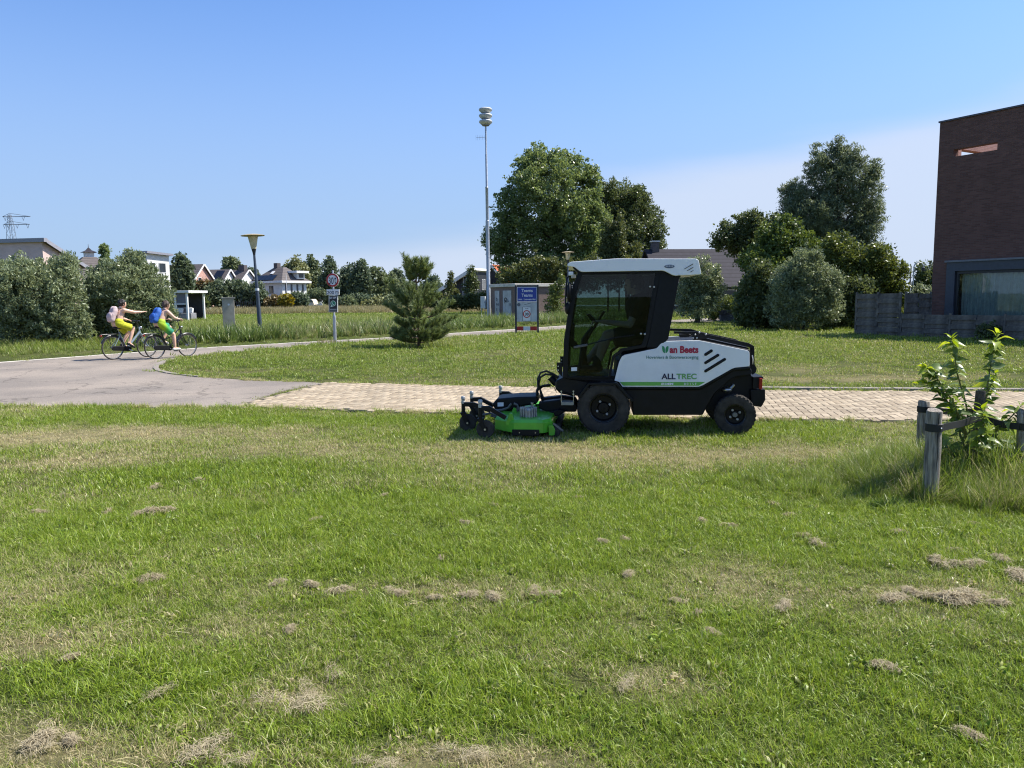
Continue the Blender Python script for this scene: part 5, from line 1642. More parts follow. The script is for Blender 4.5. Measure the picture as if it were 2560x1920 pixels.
# ---- cab
out = [(788, 886), (797, 640), (842, 330), (888, 212), (1422, 200), (1396, 330), (1346, 620), (1326, 690), (1180, 716), (1122, 760), (1096, 886)]
inn = [(820, 878), (828, 650), (874, 345), (916, 224), (1388, 214), (1366, 330), (1320, 610), (1296, 674), (1166, 698), (1106, 750), (1084, 878)]
opl, ipl = P1(out, .1), P1(inn, .1)
for (a, c, g0) in ((.10, .14, .118), (WID - .14, WID - .10, WID - .122)):
    fr_ = MB().ring(opl, ipl, fv, a, c).build('door', black_paint, mower, smooth=0, bevel=.006)
    MB().prism(ipl, fv, g0, g0 + .004).build('door_glass', cab_glass, fr_, smooth=0)
    if a < .5:
        for (x, y) in ((1350, 300), (1376, 302), (1292, 603), (1317, 605)):
            MB().lathe([(.012, .0), (.012, -.012), (.008, -.016)], 10, q3(A1(x, y, .1), .098), 'Y').build('bolt', steel, fr_)
        hb = MB(); hb.bar(q3(A1(860, 690, .1), .09), q3(A1(948, 674, .1), .09), .02, .028); hb.build('door_handle', mat('grey_handle', (.10, .10, .10), .4), fr_, smooth=0, bevel=.006)
        MB().tube([q3(A1(948, 672, .1), .095), q3(A1(1130, 628, .1), .1), q3(A1(1250, 612, .1), .105)], .008, 6).build('gas_strut', black_plastic, fr_)
        MB().prism(P1([(843, 820), (881, 818), (881, 842), (843, 844)], .1), fv, .112, .1165).build('door_label', decal_m, fr_, smooth=0)
quart = P1([(1420, 200), (1446, 196), (1540, 236), (1468, 637), (1428, 676), (1414, 690), (1328, 692), (1346, 622), (1396, 330)], .1)
for (a, c) in ((.10, .135), (WID - .135, WID - .10)):
    MB().prism(quart, fv, a, c).build('rear_pillar', black_plastic, mower, smooth=0, bevel=.006)
roof_p = rounded(P1([(819, 156), (836, 141), (1130, 119), (1650, 120), (1664, 132), (1681, 222), (1502, 230), (1440, 197), (905, 206), (862, 172), (820, 168)], .05), [.01, .03, .05, .03, .02, .02, .03, .03, .03, .02, .01])
roof = MB().prism(roof_p, fv, .05, WID - .05).build('cab_roof', white_paint, mower, smooth=30, bevel=.028, segs=3)
for (x0, y0, x1, y1) in ((1572, 186, 1627, 154), (1590, 197, 1628, 175), (1610, 206, 1628, 196)):
    a, c = A1(x0, y0, .05), A1(x1, y1, .05)
    MB().bar(q3(a, .0485), q3(c, .0485), .006, .012, up=(0, 1, 0)).build('roof_slot', black_plastic, roof, smooth=0)
bd = MB(); cx = A1(1475, 170, .05)
bd.prism([(cx[0] + .058 * math.cos(t), cx[1] + .02 * math.sin(t)) for t in np.linspace(0, 2 * math.pi, 20, endpoint=False)], fv, .0455, .051)
bdg = bd.build('roof_badge', mat('badge_blue', (.10, .13, .19), .3, .4), roof, smooth=0)
for k in range(5):
    MB().box((cx[0] - .036 + k * .018, .045, cx[1] + .004), (.011, .002, .011)).build('badge_mark', whitep, bdg, smooth=0)
MB().prism(P1([(862, 172), (905, 206), (1440, 198), (1500, 231), (1550, 231), (1540, 243), (1440, 214), (890, 216), (852, 176)], .1), fv, .09, WID - .09).build('roof_liner', black_plastic, mower, smooth=0)
# windscreen and rear screen
ws = P1([(792, 884), (800, 640), (846, 330), (886, 216)], .1)
mb = MB()
for i in range(3):
    a, c = ws[i], ws[i + 1]
    mb.add([(a[0], .14, a[1]), (c[0], .14, c[1]), (c[0], WID - .14, c[1]), (a[0], WID - .14, a[1])], [(0, 1, 2, 3)])
mb.build('windscreen', cab_glass, mower, smooth=60)
mb = MB()
a, c = A1(1466, 637, .1), A1(1538, 237, .1)
mb.add([(a[0], .135, a[1]), (c[0], .135, c[1]), (c[0], WID - .135, c[1]), (a[0], WID - .135, a[1])], [(0, 1, 2, 3)])
mb.build('rear_window', dark_glass, mower, smooth=0)
# interior
flo = A1(800, 880, .3)
MB().box((flo[0] + .42, WID / 2, flo[1] + .01), (.86, WID - .34, .03)).build('cab_floor', black_plastic, mower, smooth=0)
bulk = P1([(1120, 880), (1130, 760), (1340, 690), (1420, 640), (1470, 640), (1470, 880)], .5)
MB().prism(bulk, fv, .16, WID - .16).build('bulkhead', black_plastic, mower, smooth=0)
seat_c = A1(1290, 640, .6)
MB().box((seat_c[0] - .12, WID / 2, seat_c[1] - .02), (.42, .46, .12)).build('seat', black_plastic, mower, smooth=30, bevel=.04)
MB().prism(P1([(1345, 660), (1400, 660), (1440, 330), (1395, 330)], .6), fv, WID / 2 - .23, WID / 2 + .23).build('backrest', black_plastic, mower, smooth=30, bevel=.03)
MB().prism(P1([(1395, 310), (1425, 310), (1436, 240), (1406, 240)], .6), fv, WID / 2 - .12, WID / 2 + .12).build('headrest', black_plastic, mower, smooth=30, bevel=.03)
MB().tube([q3(A1(905, 870, .6), WID / 2), q3(A1(930, 640, .6), WID / 2), q3(A1(985, 560, .6), WID / 2)], [.05, .045, .03], 10).build('steering_column', black_plastic, mower)
sc_ = q3(A1(1005, 540, .6), WID / 2)
Mst = Matrix.Rotation(R(-58), 3, 'Y')
mb = MB(); ringp = [sc_ + Mst @ Vector((.17 * math.cos(t), .17 * math.sin(t), 0)) for t in np.linspace(0, 2 * math.pi, 28)]
mb.tube(ringp, .014, 8)
for t in (0, 2.1, 4.2):
    mb.tube([sc_, sc_ + Mst @ Vector((.165 * math.cos(t), .165 * math.sin(t), 0))], .01, 6)
mb.build('steering_wheel', black_plastic, mower)
MB().prism(P1([(940, 480), (965, 475), (1010, 520), (985, 535)], .5), fv, .48, .76).build('dashboard', black_plastic, mower, smooth=0, bevel=.01)
MB().prism(P1([(835, 530), (868, 535), (862, 640), (905, 690), (860, 700), (825, 660)], .3), fv, .2, .30).build('front_console', black_plastic, mower, smooth=0, bevel=.01)
# mirror, lamps, front corner
MB().tube([q3(A1(865, 200, .08), .08), q3(A1(815, 245, 0), .02), q3(A1(812, 290, 0), .0), q3(A1(806, 430, 0), .0)], .011, 6).build('mirror_arm', black_plastic, mower)
MB().ball(q3(A1(832, 335, 0), .02), (.035, .075, .12), 16, 10).build('mirror', black_plastic, mower)
MB().ball(q3(A1(818, 440, 0), .03), (.03, .055, .07), 14, 8).build('mirror', black_plastic, mower)
MB().box(q3(A1(842, 217, .05), .06), (.055, .09, .045)).build('work_light', whitep, mower, smooth=0, bevel=.008)
MB().box(q3(A1(842, 217, .05), WID - .06), (.055, .09, .045)).build('work_light', whitep, mower, smooth=0, bevel=.008)
# front bracket and step
for vv in (.12, WID - .14):
    br = MB().prism(P1([(750, 788), (786, 788), (786, 880), (765, 860), (750, 835)], .12), fv, vv, vv + .02).build('front_bracket', black_paint, mower, smooth=0)
    for y in (812, 836):
        MB().lathe([(.008, 0), (.008, -.008)], 8, q3(A1(760, y, .12), vv - .002), 'Y').build('bolt', steel, br)
stp = MB().box(q3(A1(820, 1050, .05), .10), (.145, .16, .035)).build('step', mat('tread_plate', (.30, .31, .29), .5, .5), mower, smooth=0)
for x in (780, 858):
    MB().bar(q3(A1(x, 970, .05), .04), q3(A1(x, 1046, .05), .04), .014, .006).build('step_hanger', steel, stp, smooth=0)
    for y in (972, 990):
        MB().lathe([(.010, 0), (.010, -.012)], 8, q3(A1(x, y, .05), .036), 'Y').build('bolt', steel, stp)
MB().prism(P1([(742, 905), (870, 935), (890, 960), (868, 1005), (770, 985), (740, 950)], .2), fv, .16, WID - .16).build('front_axle_housing', black_paint, mower, smooth=0, bevel=.02)
# rear: brackets, weights, lamps, radiator screen arms
arm = P1([(1505, 586), (1672, 590), (1722, 606), (1985, 662), (2020, 682), (2018, 700), (1985, 690), (1725, 632), (1660, 640), (1630, 640), (1620, 606), (1505, 602)], .2)
for vv in (.19, WID - .22):
    a = MB().prism(arm, fv, vv, vv + .03).build('screen_arm', black_paint, mower, smooth=0, bevel=.003)
    if vv < .5:
        for (x, y) in ((1666, 594), (1640, 608), (1626, 630), (1650, 630), (1708, 606)):
            MB().lathe([(.011, 0), (.011, -.012), (.007, -.016)], 10, q3(A1(x, y, .2), vv - .001), 'Y').build('bolt', steel, a)
MB().prism(P1([(1542, 606), (1600, 604), (1620, 612), (1600, 626), (1545, 628)], .2), fv, .23, .32).build('latch_block', black_plastic, mower, smooth=0, bevel=.006)
MB().prism(P1([(1665, 634), (1725, 636), (1990, 694), (1990, 706), (1662, 646)], .2), fv, .24, WID - .24).build('radiator_screen', black_plastic, mower, smooth=0)
post = MB().prism(P1([(1996, 684), (2020, 684), (2022, 800), (2036, 825), (2030, 850), (2010, 866), (1996, 850)], .25), fv, .24, .30).build('rear_bracket', black_paint, mower, smooth=0)
MB().tube([q3(A1(2010, 742, .2), .22), q3(A1(2014, 770, .2), .21), q3(A1(2012, 800, .2), .22)], .007, 6).build('hook', steel, post)
wt = P1([(1994, 962), (2090, 958), (2092, 1028), (2066, 1074), (2000, 1066)], .25)
MB().prism(wt, fv, .24, WID - .24).build('rear_weight', black_paint, mower, smooth=0, bevel=.01)
MB().prism(P1([(2012, 880), (2075, 876), (2082, 890), (2060, 900), (2050, 955), (2010, 958)], .25), fv, .24, WID - .24).build('rear_bumper', black_plastic, mower, smooth=0, bevel=.008)
tl = MB().box(q3(A1(2064, 925, .2), .25), (.035, .09, .13)).build('tail_lamp', mat('red_lens', (.35, .02, .012), .2), mower, smooth=0, bevel=.008)
MB().ball(q3(A1(1845, 962, .28), .27), (.06, .05, .035), 12, 8).build('exhaust_elbow', steel, mower)
MB().tube([q3(A1(1855, 965, .28), .27), q3(A1(1880, 940, .28), .27), q3(A1(1888, 930, .28), .28)], .018, 8).build('exhaust_tip', steel, mower)

# ---- lift arms, hoses
MB().prism(P3([(1150, 570), (1450, 535), (1640, 560), (1690, 640), (1660, 705), (1250, 700), (1160, 660)], .45), fv, .36, .50).build('lift_arm', black_paint, mower, smooth=0, bevel=.015)
MB().prism(P3([(1150, 570), (1450, 535), (1640, 560), (1690, 640), (1660, 705), (1250, 700), (1160, 660)], .45), fv, .74, .88).build('lift_arm', black_paint, mower, smooth=0, bevel=.015)
MB().tube([q3(A3(1300, 240, .5), .5), q3(A3(1390, 330, .5), .5)], [.04, .045], 12).build('lift_cylinder', black_plastic, mower)
MB().prism(P3([(1280, 720), (1420, 680), (1530, 700), (1440, 760), (1330, 790)], .3), fv, .28, .40).build('tie_bar', black_paint, mower, smooth=0, bevel=.01)
for k, pts in enumerate(([(1470, 270), (1340, 190), (1250, 152), (1170, 175), (1130, 260), (1135, 380), (1115, 420), (1118, 520)], [(1420, 260), (1330, 205), (1240, 195), (1165, 240), (1145, 330), (1160, 400), (1190, 480), (1215, 540)],
             [(1310, 340), (1220, 350), (1150, 375), (1128, 430), (1125, 520)], [(1300, 355), (1200, 365), (1160, 400), (1175, 470), (1180, 540)], [(1330, 250), (1270, 270), (1275, 330), (1360, 380), (1390, 450)])):
    MB().tube([q3(A3(x, y, .5 + .03 * k), .5 + .03 * k) for x, y in pts], .013 if k < 4 else .005, 7).build('hose', hose_m, mower, smooth=60)

# ---- cutting deck
VN = -.28
uA, uB = A3(800, 1000, VN)[0], A3(1200, 980, VN)[0]
plan = [(uA, VN), (uB, VN), (uB + .10, VN + .12), (uB + .13, 1.26), (uB, 1.40), (uA, 1.40), (uA - .25, 1.1), (uA - .25, VN + .25)]
ctr = Vector((sum(p[0] for p in plan) / 8, .61))
top_ = [tuple(ctr + (Vector(p) - ctr) * .955) for p in plan]
mb = MB()
lv = [(plan, .055), (plan, .175), (top_, .205), ([tuple(ctr + (Vector(p) - ctr) * .8) for p in plan], .212)]
vs = [(p[0], p[1], z) for pl_, z in lv for p in pl_]
fs = [tuple(range(7, -1, -1)), tuple(range(24, 32))]
for i in range(3):
    fs += [(i * 8 + k, i * 8 + (k + 1) % 8, (i + 1) * 8 + (k + 1) % 8, (i + 1) * 8 + k) for k in range(8)]
deck_o = mb.add(vs, fs).build('cutting_deck', green_paint, mower, smooth=0, bevel=.004)
MB().box(((uA + uB) / 2 - .03, VN - .008, .062), (uB - uA - .02, .012, .070)).build('side_deflector', black_plastic, deck_o, smooth=0, bevel=.003)
for f in (.2, .75):
    MB().lathe([(.007, 0), (.007, -.008)], 8, (uA + (uB - uA) * f, VN - .015, .062), 'Y').build('bolt', steel, deck_o)
for (x, vv) in ((690, -.22), (690, .20)):
    MB().prism(P3([(690, 860), (740, 735), (775, 740), (820, 890), (700, 900)], -.22), lambda p, t: (p[0], t, p[1]), vv, vv + .05).build('arm_mount', green_paint, deck_o, smooth=0, bevel=.003)
MB().prism(P3([(1075, 640), (1100, 605), (1165, 605), (1170, 790), (1110, 800), (1090, 720)], .45), fv, .44, .455).build('hitch_plate', green_paint, deck_o, smooth=0, bevel=.002)
for (x, y) in ((1115, 630), (1150, 628), (1118, 665), (1150, 662)):
    MB().lathe([(.010, 0), (.010, -.003)], 10, q3(A3(x, y, .44), .4385), 'Y').build('hole', black_plastic, deck_o)
MB().prism(P3([(1280, 905), (1345, 905), (1372, 970), (1365, 1030), (1330, 1045), (1285, 1035)], VN + .06), fv, VN + .045, VN + .06).build('roller_bracket', green_paint, deck_o, smooth=0, bevel=.003)
rl = A3(1385, 1000, VN + .08)
MB().lathe([(.04, VN + .07), (.045, VN + .08), (.045, 1.30), (.04, 1.31)], 18, (rl[0], 0, .044), 'Y').build('rear_roller', rubber, deck_o)
MB().bar(q3(A3(1345, 875, VN + .07), VN + .07), q3(A3(1480, 980, VN + .07), VN + .07), .02, .02).build('roller_scraper', mat('grey_bar', (.16, .16, .16), .5), deck_o, smooth=0)
for (x, y, vv, s_) in ((1002, 868, -.03, 1.0), (850, 800, .48, .95), (690, 760, 1.0, .9)):
    c = q3(A3(x, y, vv), vv); c.z = max(c.z, .20)
    mt = MB().lathe([(.075 * s_, 0), (.075 * s_, .085), (.06 * s_, .095), (.001, .096)], 20, c, 'Z').build('blade_motor', alu, deck_o, smooth=40)
    for k in range(18):
        a = 2 * math.pi * k / 18
        d = Vector((math.cos(a), math.sin(a), 0))
        MB().bar(c + d * .085 * s_ + Vector((0, 0, .002)), c + d * .085 * s_ + Vector((0, 0, .118)), .009, .034, up=d).build('cooling_fin', alu, mt, smooth=0)
MB().lathe([(.02, 0), (.02, .05), (.012, .055), (.012, .08), (.02, .085), (.02, .1)], 12, q3(A3(1055, 700, .3), .3), 'Z').build('coupling', steel, deck_o)
MB().tube([q3(A3(920, 745, .3), .3), q3(A3(985, 710, .3), .3), q3(A3(1050, 630, .3), .3)], .012, 8).build('hose', mat('grey_hose', (.12, .12, .115), .45), deck_o)
for pts in ([(560, 695), (640, 690), (720, 660), (765, 605)], [(800, 600), (845, 620), (862, 660), (850, 710)], [(370, 760), (480, 735), (560, 770), (630, 790)], [(480, 770), (560, 790), (640, 800)]):
    MB().tube([q3(A3(x, y, .3), .3) for x, y in pts], .014, 8).build('hose', mat('grey_hose', (.12, .12, .115), .45), deck_o, smooth=60)
box_p = rounded(P3([(500, 610), (570, 530), (850, 505), (1120, 497), (1140, 575), (1100, 610), (870, 640), (740, 700), (560, 700)], .4), .02)
pb_ = MB().prism(box_p, fv, .36, .80).build('deck_beam', black_paint, deck_o, smooth=30, bevel=.02)
MB().prism(P3([(575, 588), (658, 586), (658, 640), (575, 642)], .36), fv, .357, .361).build('rating_plate', decal_m, pb_, smooth=0)
# four castors
CAS = [((335, 560), (335, 790), (408, 968), -.25, [(350, 668), (460, 665), (690, 800)], 1), ((98, 510), (100, 710), (165, 885), .20, [(110, 612), (240, 612), (480, 700)], 1),
       ((216, 440), (220, 590), None, .78, [(230, 545), (345, 540), (520, 630)], 0), ((617, 365), (618, 505), None, 1.25, [(630, 458), (725, 460), (830, 520)], 0)]
for (t0, t1, wc, vv, arm_, full) in CAS:
    a, c = q3(A3(*t0, vv), vv), q3(A3(*t1, vv), vv)
    arm = MB(); ap = [q3(A3(x, y, vv), vv) for x, y in arm_]
    arm.bar(ap[0], ap[1], .045, .052); arm.bar(ap[1] + (ap[1] - ap[2]).normalized() * .02, ap[2], .044, .05)
    arm_o = arm.build('castor_arm', black_paint, deck_o, smooth=0, bevel=.004)
    MB().lathe([(.016, 0), (.026, .004), (.026, .03), (.022, .032), (.022, .055), (.027, .058), (.027, .085), (.02, .095)], 14, a + Vector((0, 0, -.085)), 'Z').build('castor_cap', alu, deck_o)
    lowz = .215
    MB().tube([a + Vector((0, 0, -.07)), Vector((a.x, vv, lowz))], .023, 12).build('castor_post', black_paint, deck_o)
    wu = A3(*wc, vv)[0] if wc else a.x + .07
    wr = .106
    wz_ = wr - .012
    fk = MB()
    for s in (-1, 1):
        fk.bar((a.x - .02, vv + s * .038, lowz - .01), (wu, vv + s * .038, wz_), .008, .05, up=(0, 1, 0)) if False else fk.prism([(a.x - .03, lowz), (a.x + .03, lowz), (wu + .025, wz_ - .02), (wu - .025, wz_ - .02)], fv, vv + s * .038 - .005, vv + s * .038 + .005)
    fk.box((a.x, vv, lowz), (.065, .09, .014))
    fk.build('castor_fork', black_paint, deck_o, smooth=0)
    MB().lathe([(.03, -.022), (.075, -.022), (.098, -.02), (wr, -.008), (wr, .008), (.098, .02), (.075, .022), (.03, .022)], 30, (wu, vv, wz_), 'Y', closed=True).build('castor_wheel', rubber, deck_o)
    MB().lathe([(.034, -.024), (.034, .024)], 16, (wu, vv, wz_), 'Y').build('castor_hub', black_plastic, deck_o)
    MB().lathe([(.012, -.05), (.012, -.043)], 10, (wu, vv, wz_), 'Y').build('bolt', steel, deck_o)

# clippings lying on the deck and dust caught along its ledges
g = np.random.default_rng(44); n = 420
cu = g.uniform(uA - .2, uB + .1, n); cv = g.uniform(-.2, 1.2, n); th = g.uniform(0, 6.28, n); L_ = g.uniform(.01, .035, n)
c = np.stack([cu, cv, np.full(n, .2165) + g.uniform(0, .004, n)], 1)
d = np.stack([np.cos(th), np.sin(th), g.normal(0, .1, n)], 1) * L_[:, None] / 2; w = np.stack([-np.sin(th), np.cos(th), 0 * th], 1) * .0018
me = quads_mesh('loose_clippings', np.stack([c - d - w, c - d + w, c + d + w, c + d - w], 1), g.random(n))
me.materials.append(leaf_mat('deck_clipping', (.16, .20, .04), (.42, .38, .20), .1, .8))
o = link('loose_clippings', me, deck_o); o['kind'] = 'stuff'

# ================================================================== PEOPLE
def fuse(mb, voxel, smooth_it=4):
    """melt overlapping limbs into one continuous skin"""
    me = bpy.data.meshes.new('body'); me.from_pydata(mb.v, [], mb.f)
    o = bpy.data.objects.new('body', me); COL.objects.link(o)
    r = o.modifiers.new('r', 'REMESH'); r.mode = 'VOXEL'; r.voxel_size = voxel
    s = o.modifiers.new('s', 'SMOOTH'); s.factor = .5; s.iterations = smooth_it
    dg = bpy.context.evaluated_depsgraph_get()
    out = bpy.data.meshes.new_from_object(o.evaluated_get(dg))
    bpy.data.objects.remove(o)
    out.shade_smooth()
    return out
def skin_mat(name, col, col2):
    m = mat(name, col, .5, var=.05, scale=5, col2=col2)
    m.node_tree.nodes['Principled BSDF'].inputs['Subsurface Weight'].default_value = .15
    m.node_tree.nodes['Principled BSDF'].inputs['Subsurface Radius'].default_value = (.02, .008, .004)
    return m
skin = skin_mat('skin', (.72, .47, .35), (.62, .38, .27))
def V3(*a): return Vector(a)
def hand(mb, wrist, d, pn, size=.17, curl=.5, thumb=1):
    """palm, four fingers and a thumb; d pointing direction, pn palm normal"""
    d = d.normalized(); pn = (pn - d * pn.dot(d)).normalized(); s = d.cross(pn)
    pe = wrist + d * size * .48
    for o in (-.028, -.009, .010, .028):
        mb.capsule(wrist + s * o * .6, pe + s * o, .017, .014, 8)
    for o, l in ((-.033, .070), (-.011, .082), (.011, .088), (.032, .078)):
        k1 = pe + s * o + d * l * .45 + pn * curl * l * .15
        k2 = k1 + (d * (1 - curl) + pn * curl).normalized() * l * .35
        k3 = k2 + (d * (1 - 1.6 * curl) + pn * curl * 1.5).normalized() * l * .28
        mb.capsule(pe + s * o, k1, .0105, .0095, 8); mb.capsule(k1, k2, .0095, .009, 8); mb.capsule(k2, k3, .009, .0075, 8)
    tb = wrist + d * size * .2 + s * .03 * thumb
    t1 = tb + (d * .6 + s * thumb * .7 + pn * .2).normalized() * .045
    mb.capsule(tb, t1, .013, .011, 8); mb.capsule(t1, t1 + (d * .8 + s * thumb * .3 + pn * .3).normalized() * .032, .011, .008, 8)
def head(mb, c, fwd, up, r=.095):
    """skull, jaw, nose, ears; c = centre of the skull"""
    fwd = fwd.normalized(); up = (up - fwd * up.dot(fwd)).normalized(); sd = fwd.cross(up)
    Rm = Matrix((fwd, sd, up)).transposed()
    mb.ball(c, (r * 1.02, r * .80, r * 1.08), 18, 12, Rm)
    mb.ball(c + fwd * r * .28 - up * r * .55, (r * .68, r * .58, r * .62), 14, 10, Rm)
    mb.capsule(c + fwd * r * .55 - up * r * .95, c + fwd * r * .72 - up * r * 1.0, r * .26, r * .2, 8)      # chin
    mb.capsule(c + fwd * r * .94 + up * r * .02, c + fwd * r * 1.12 - up * r * .34, r * .09, r * .14, 8)     # nose
    mb.capsule(c + fwd * r * .86 - up * r * .62 - sd * r * .2, c + fwd * r * .86 - up * r * .62 + sd * r * .2, r * .085, r * .085, 8)   # lips
    for s in (-1, 1):
        mb.ball(c + sd * s * r * .82 - fwd * r * .06 - up * r * .2, (r * .16, r * .07, r * .27), 10, 8, Rm)
    return fwd, sd, up, Rm
def add_face(root, c, fr, r, hair_m, hair_back=1.0, bulk=1.12):
    fwd, sd, up, Rm = fr
    eye = mat('eye_dark', (.02, .015, .012), .2)
    for s in (-1, 1):
        MB().ball(c + fwd * r * .90 + sd * s * r * .34 - up * r * .08, r * .10, 8, 6).build('eye', eye, root)
    mb = MB()
    mb.ball(c - fwd * r * .10 + up * r * .18, (r * bulk, r * .93, r * 1.02 * bulk), 18, 12, Rm)
    mb.ball(c - fwd * r * .42 - up * r * .12, (r * .75, r * .86, r * .75 * hair_back), 16, 10, Rm)
    g = np.random.default_rng(3)
    for _ in range(60):                                                     # uneven locks
        v = Vector(g.normal(size=3)).normalized()
        if v.dot(fwd) > .35 and v.dot(up) < .62: continue
        if v.dot(up) < -.35: continue
        p = c + Vector(v) * r * 1.02 + up * r * .12 - fwd * r * .06
        mb.capsule(p, p + (v * .5 - fwd * .6 + up * .2).normalized() * r * .28, r * .15, r * .06, 6)
    me = fuse(mb, .012, 1)
    # keep the face free
    bm = bmesh.new(); bm.from_mesh(me)
    kill = [v for v in bm.verts if (v.co - c).dot(fwd) > r * .45 and (v.co - c).dot(up) < r * .52]
    bmesh.ops.delete(bm, geom=kill, context='VERTS'); bm.to_mesh(me); bm.free()
    me.materials.append(hair_m)
    link('hair', me, root)

def rider(name, label, M, pose, skin_m, shorts_m, hair_m, shoe_m, h=1.0):
    root = empty(name, M=M)
    tag(root, label, 'person', 'young cyclists')
    P = {k: Vector(v) for k, v in pose.items()}
    mb = MB()
    pel, chest, neck, hd = P['pelvis'], P['chest'], P['neck'], P['head']
    side = V3(0, 1, 0)
    mb.capsule(pel + side * .07, pel - side * .07, .115, .115)
    mid = pel.lerp(chest, .5)
    mb.capsule(pel + side * .045, chest + side * .05, .10, .105); mb.capsule(pel - side * .045, chest - side * .05, .10, .105)
    sl, sr = P['sh_l'], P['sh_r']
    mb.capsule(chest + (sl - chest) * .4, sl, .095, .058); mb.capsule(chest + (sr - chest) * .4, sr, .095, .058)
    mb.capsule(chest, neck, .10, .055); mb.capsule(neck, hd - V3(0, 0, .05), .050, .048)
    for s in ('l', 'r'):
        mb.capsule(P['sh_' + s], P['el_' + s], .056, .044); mb.capsule(P['el_' + s], P['wr_' + s], .044, .030)
        dd = P['hd_' + s]
        hand(mb, P['wr_' + s], dd, V3(0, 0, -1) if abs(dd.z) < .8 else V3(1, 0, 0), .15, pose['curl_' + s][0], 1 if s == 'r' else -1)
        hip = pel + side * (.085 if s == 'l' else -.085)
        mb.capsule(hip, P['kn_' + s], .086, .055); mb.capsule(P['kn_' + s], P['kn_' + s].lerp(P['an_' + s], .35), .052, .054)
        mb.capsule(P['kn_' + s].lerp(P['an_' + s], .35), P['an_' + s], .054, .034)
        fd = P['ft_' + s]
        mb.capsule(P['an_' + s] - V3(0, 0, .03) - fd * .03, P['an_' + s] - V3(0, 0, .05) + fd * .12, .036, .03)
    fr = head(mb, hd, P['look'], V3(0, 0, 1), .098)
    me = fuse(mb, .0105, 3); me.materials.append(skin_m)
    body = link('body', me, root)
    add_face(root, hd, fr, .098, hair_m)
    mb = MB()
    for s in ('l', 'r'):
        hip = pel + side * (.085 if s == 'l' else -.085)
        e = hip.lerp(P['kn_' + s], .62)
        mb.capsule(hip, e, .112, .092)
        mb.tube([e - (P['kn_' + s] - hip).normalized() * .06, e + (P['kn_' + s] - hip).normalized() * .085], [.10, .108], 16)
    mb.capsule(pel + side * .075 + (chest - pel).normalized() * .05, pel - side * .075 + (chest - pel).normalized() * .05, .118, .118)
    me = fuse(mb, .012, 2); me.materials.append(shorts_m); link('shorts', me, root)
    for s in ('l', 'r'):
        fd = P['ft_' + s].normalized(); an = P['an_' + s]
        sh = MB()
        sh.capsule(an - V3(0, 0, .055) - fd * .045, an - V3(0, 0, .062) + fd * .15, .040, .034)
        sh.capsule(an - V3(0, 0, .055) - fd * .03, an - V3(0, 0, .03) - fd * .02, .040, .037)
        me = fuse(sh, .01, 2); me.materials.append(shoe_m); link('shoe', me, root)
    return root
def backpack(name, label, M, c, back, up, col_m, strap_m, pose, size=(.17, .26, .42)):
    root = empty(name, M=M); tag(root, label, 'backpack', 'backpacks worn by the cyclists')
    up = up.normalized(); back = (back - up * back.dot(up)).normalized(); sd = up.cross(back)
    Rm = Matrix((back, sd, up)).transposed()
    mb = MB()
    for i in (-1, 1):
        for j in (-1, -.6, -.2, .2, .6, 1):
            w_ = size[1] * (.30 if j > .9 else .36)
            mb.ball(c + sd * i * w_ * .55 + up * j * size[2] * .33 + back * (.012 if j < 0 else -.012), (size[0] * .50, w_ * .80, size[2] * .24), 14, 10, Rm)
    me = fuse(mb, .014, 14); me.materials.append(col_m); link('bag', me, root)
    mb = MB(); mb.ball(c - up * size[2] * .16 + back * size[0] * .50, (size[0] * .22, size[1] * .42, size[2] * .24), 18, 12, Rm)
    mb.build('front_pocket', col_m, root)
    for s in ('l', 'r'):
        sh = Vector(pose['sh_' + s]); pel = Vector(pose['pelvis']); ch = Vector(pose['chest'])
        inn_ = sh.lerp(ch, .38)
        MB().tube([c + up * size[2] * .42 + sd * (.06 if s == 'r' else -.06) - back * .03, inn_ + V3(0, 0, .085), inn_ - back * .10 + V3(0, 0, .01), inn_.lerp(pel, .45) - back * .12 + (sh - ch) * .35, c - up * size[2] * .30 - back * .02 + (sh - ch) * .45], .018, 6).build('strap', strap_m, root, smooth=60)
    return root

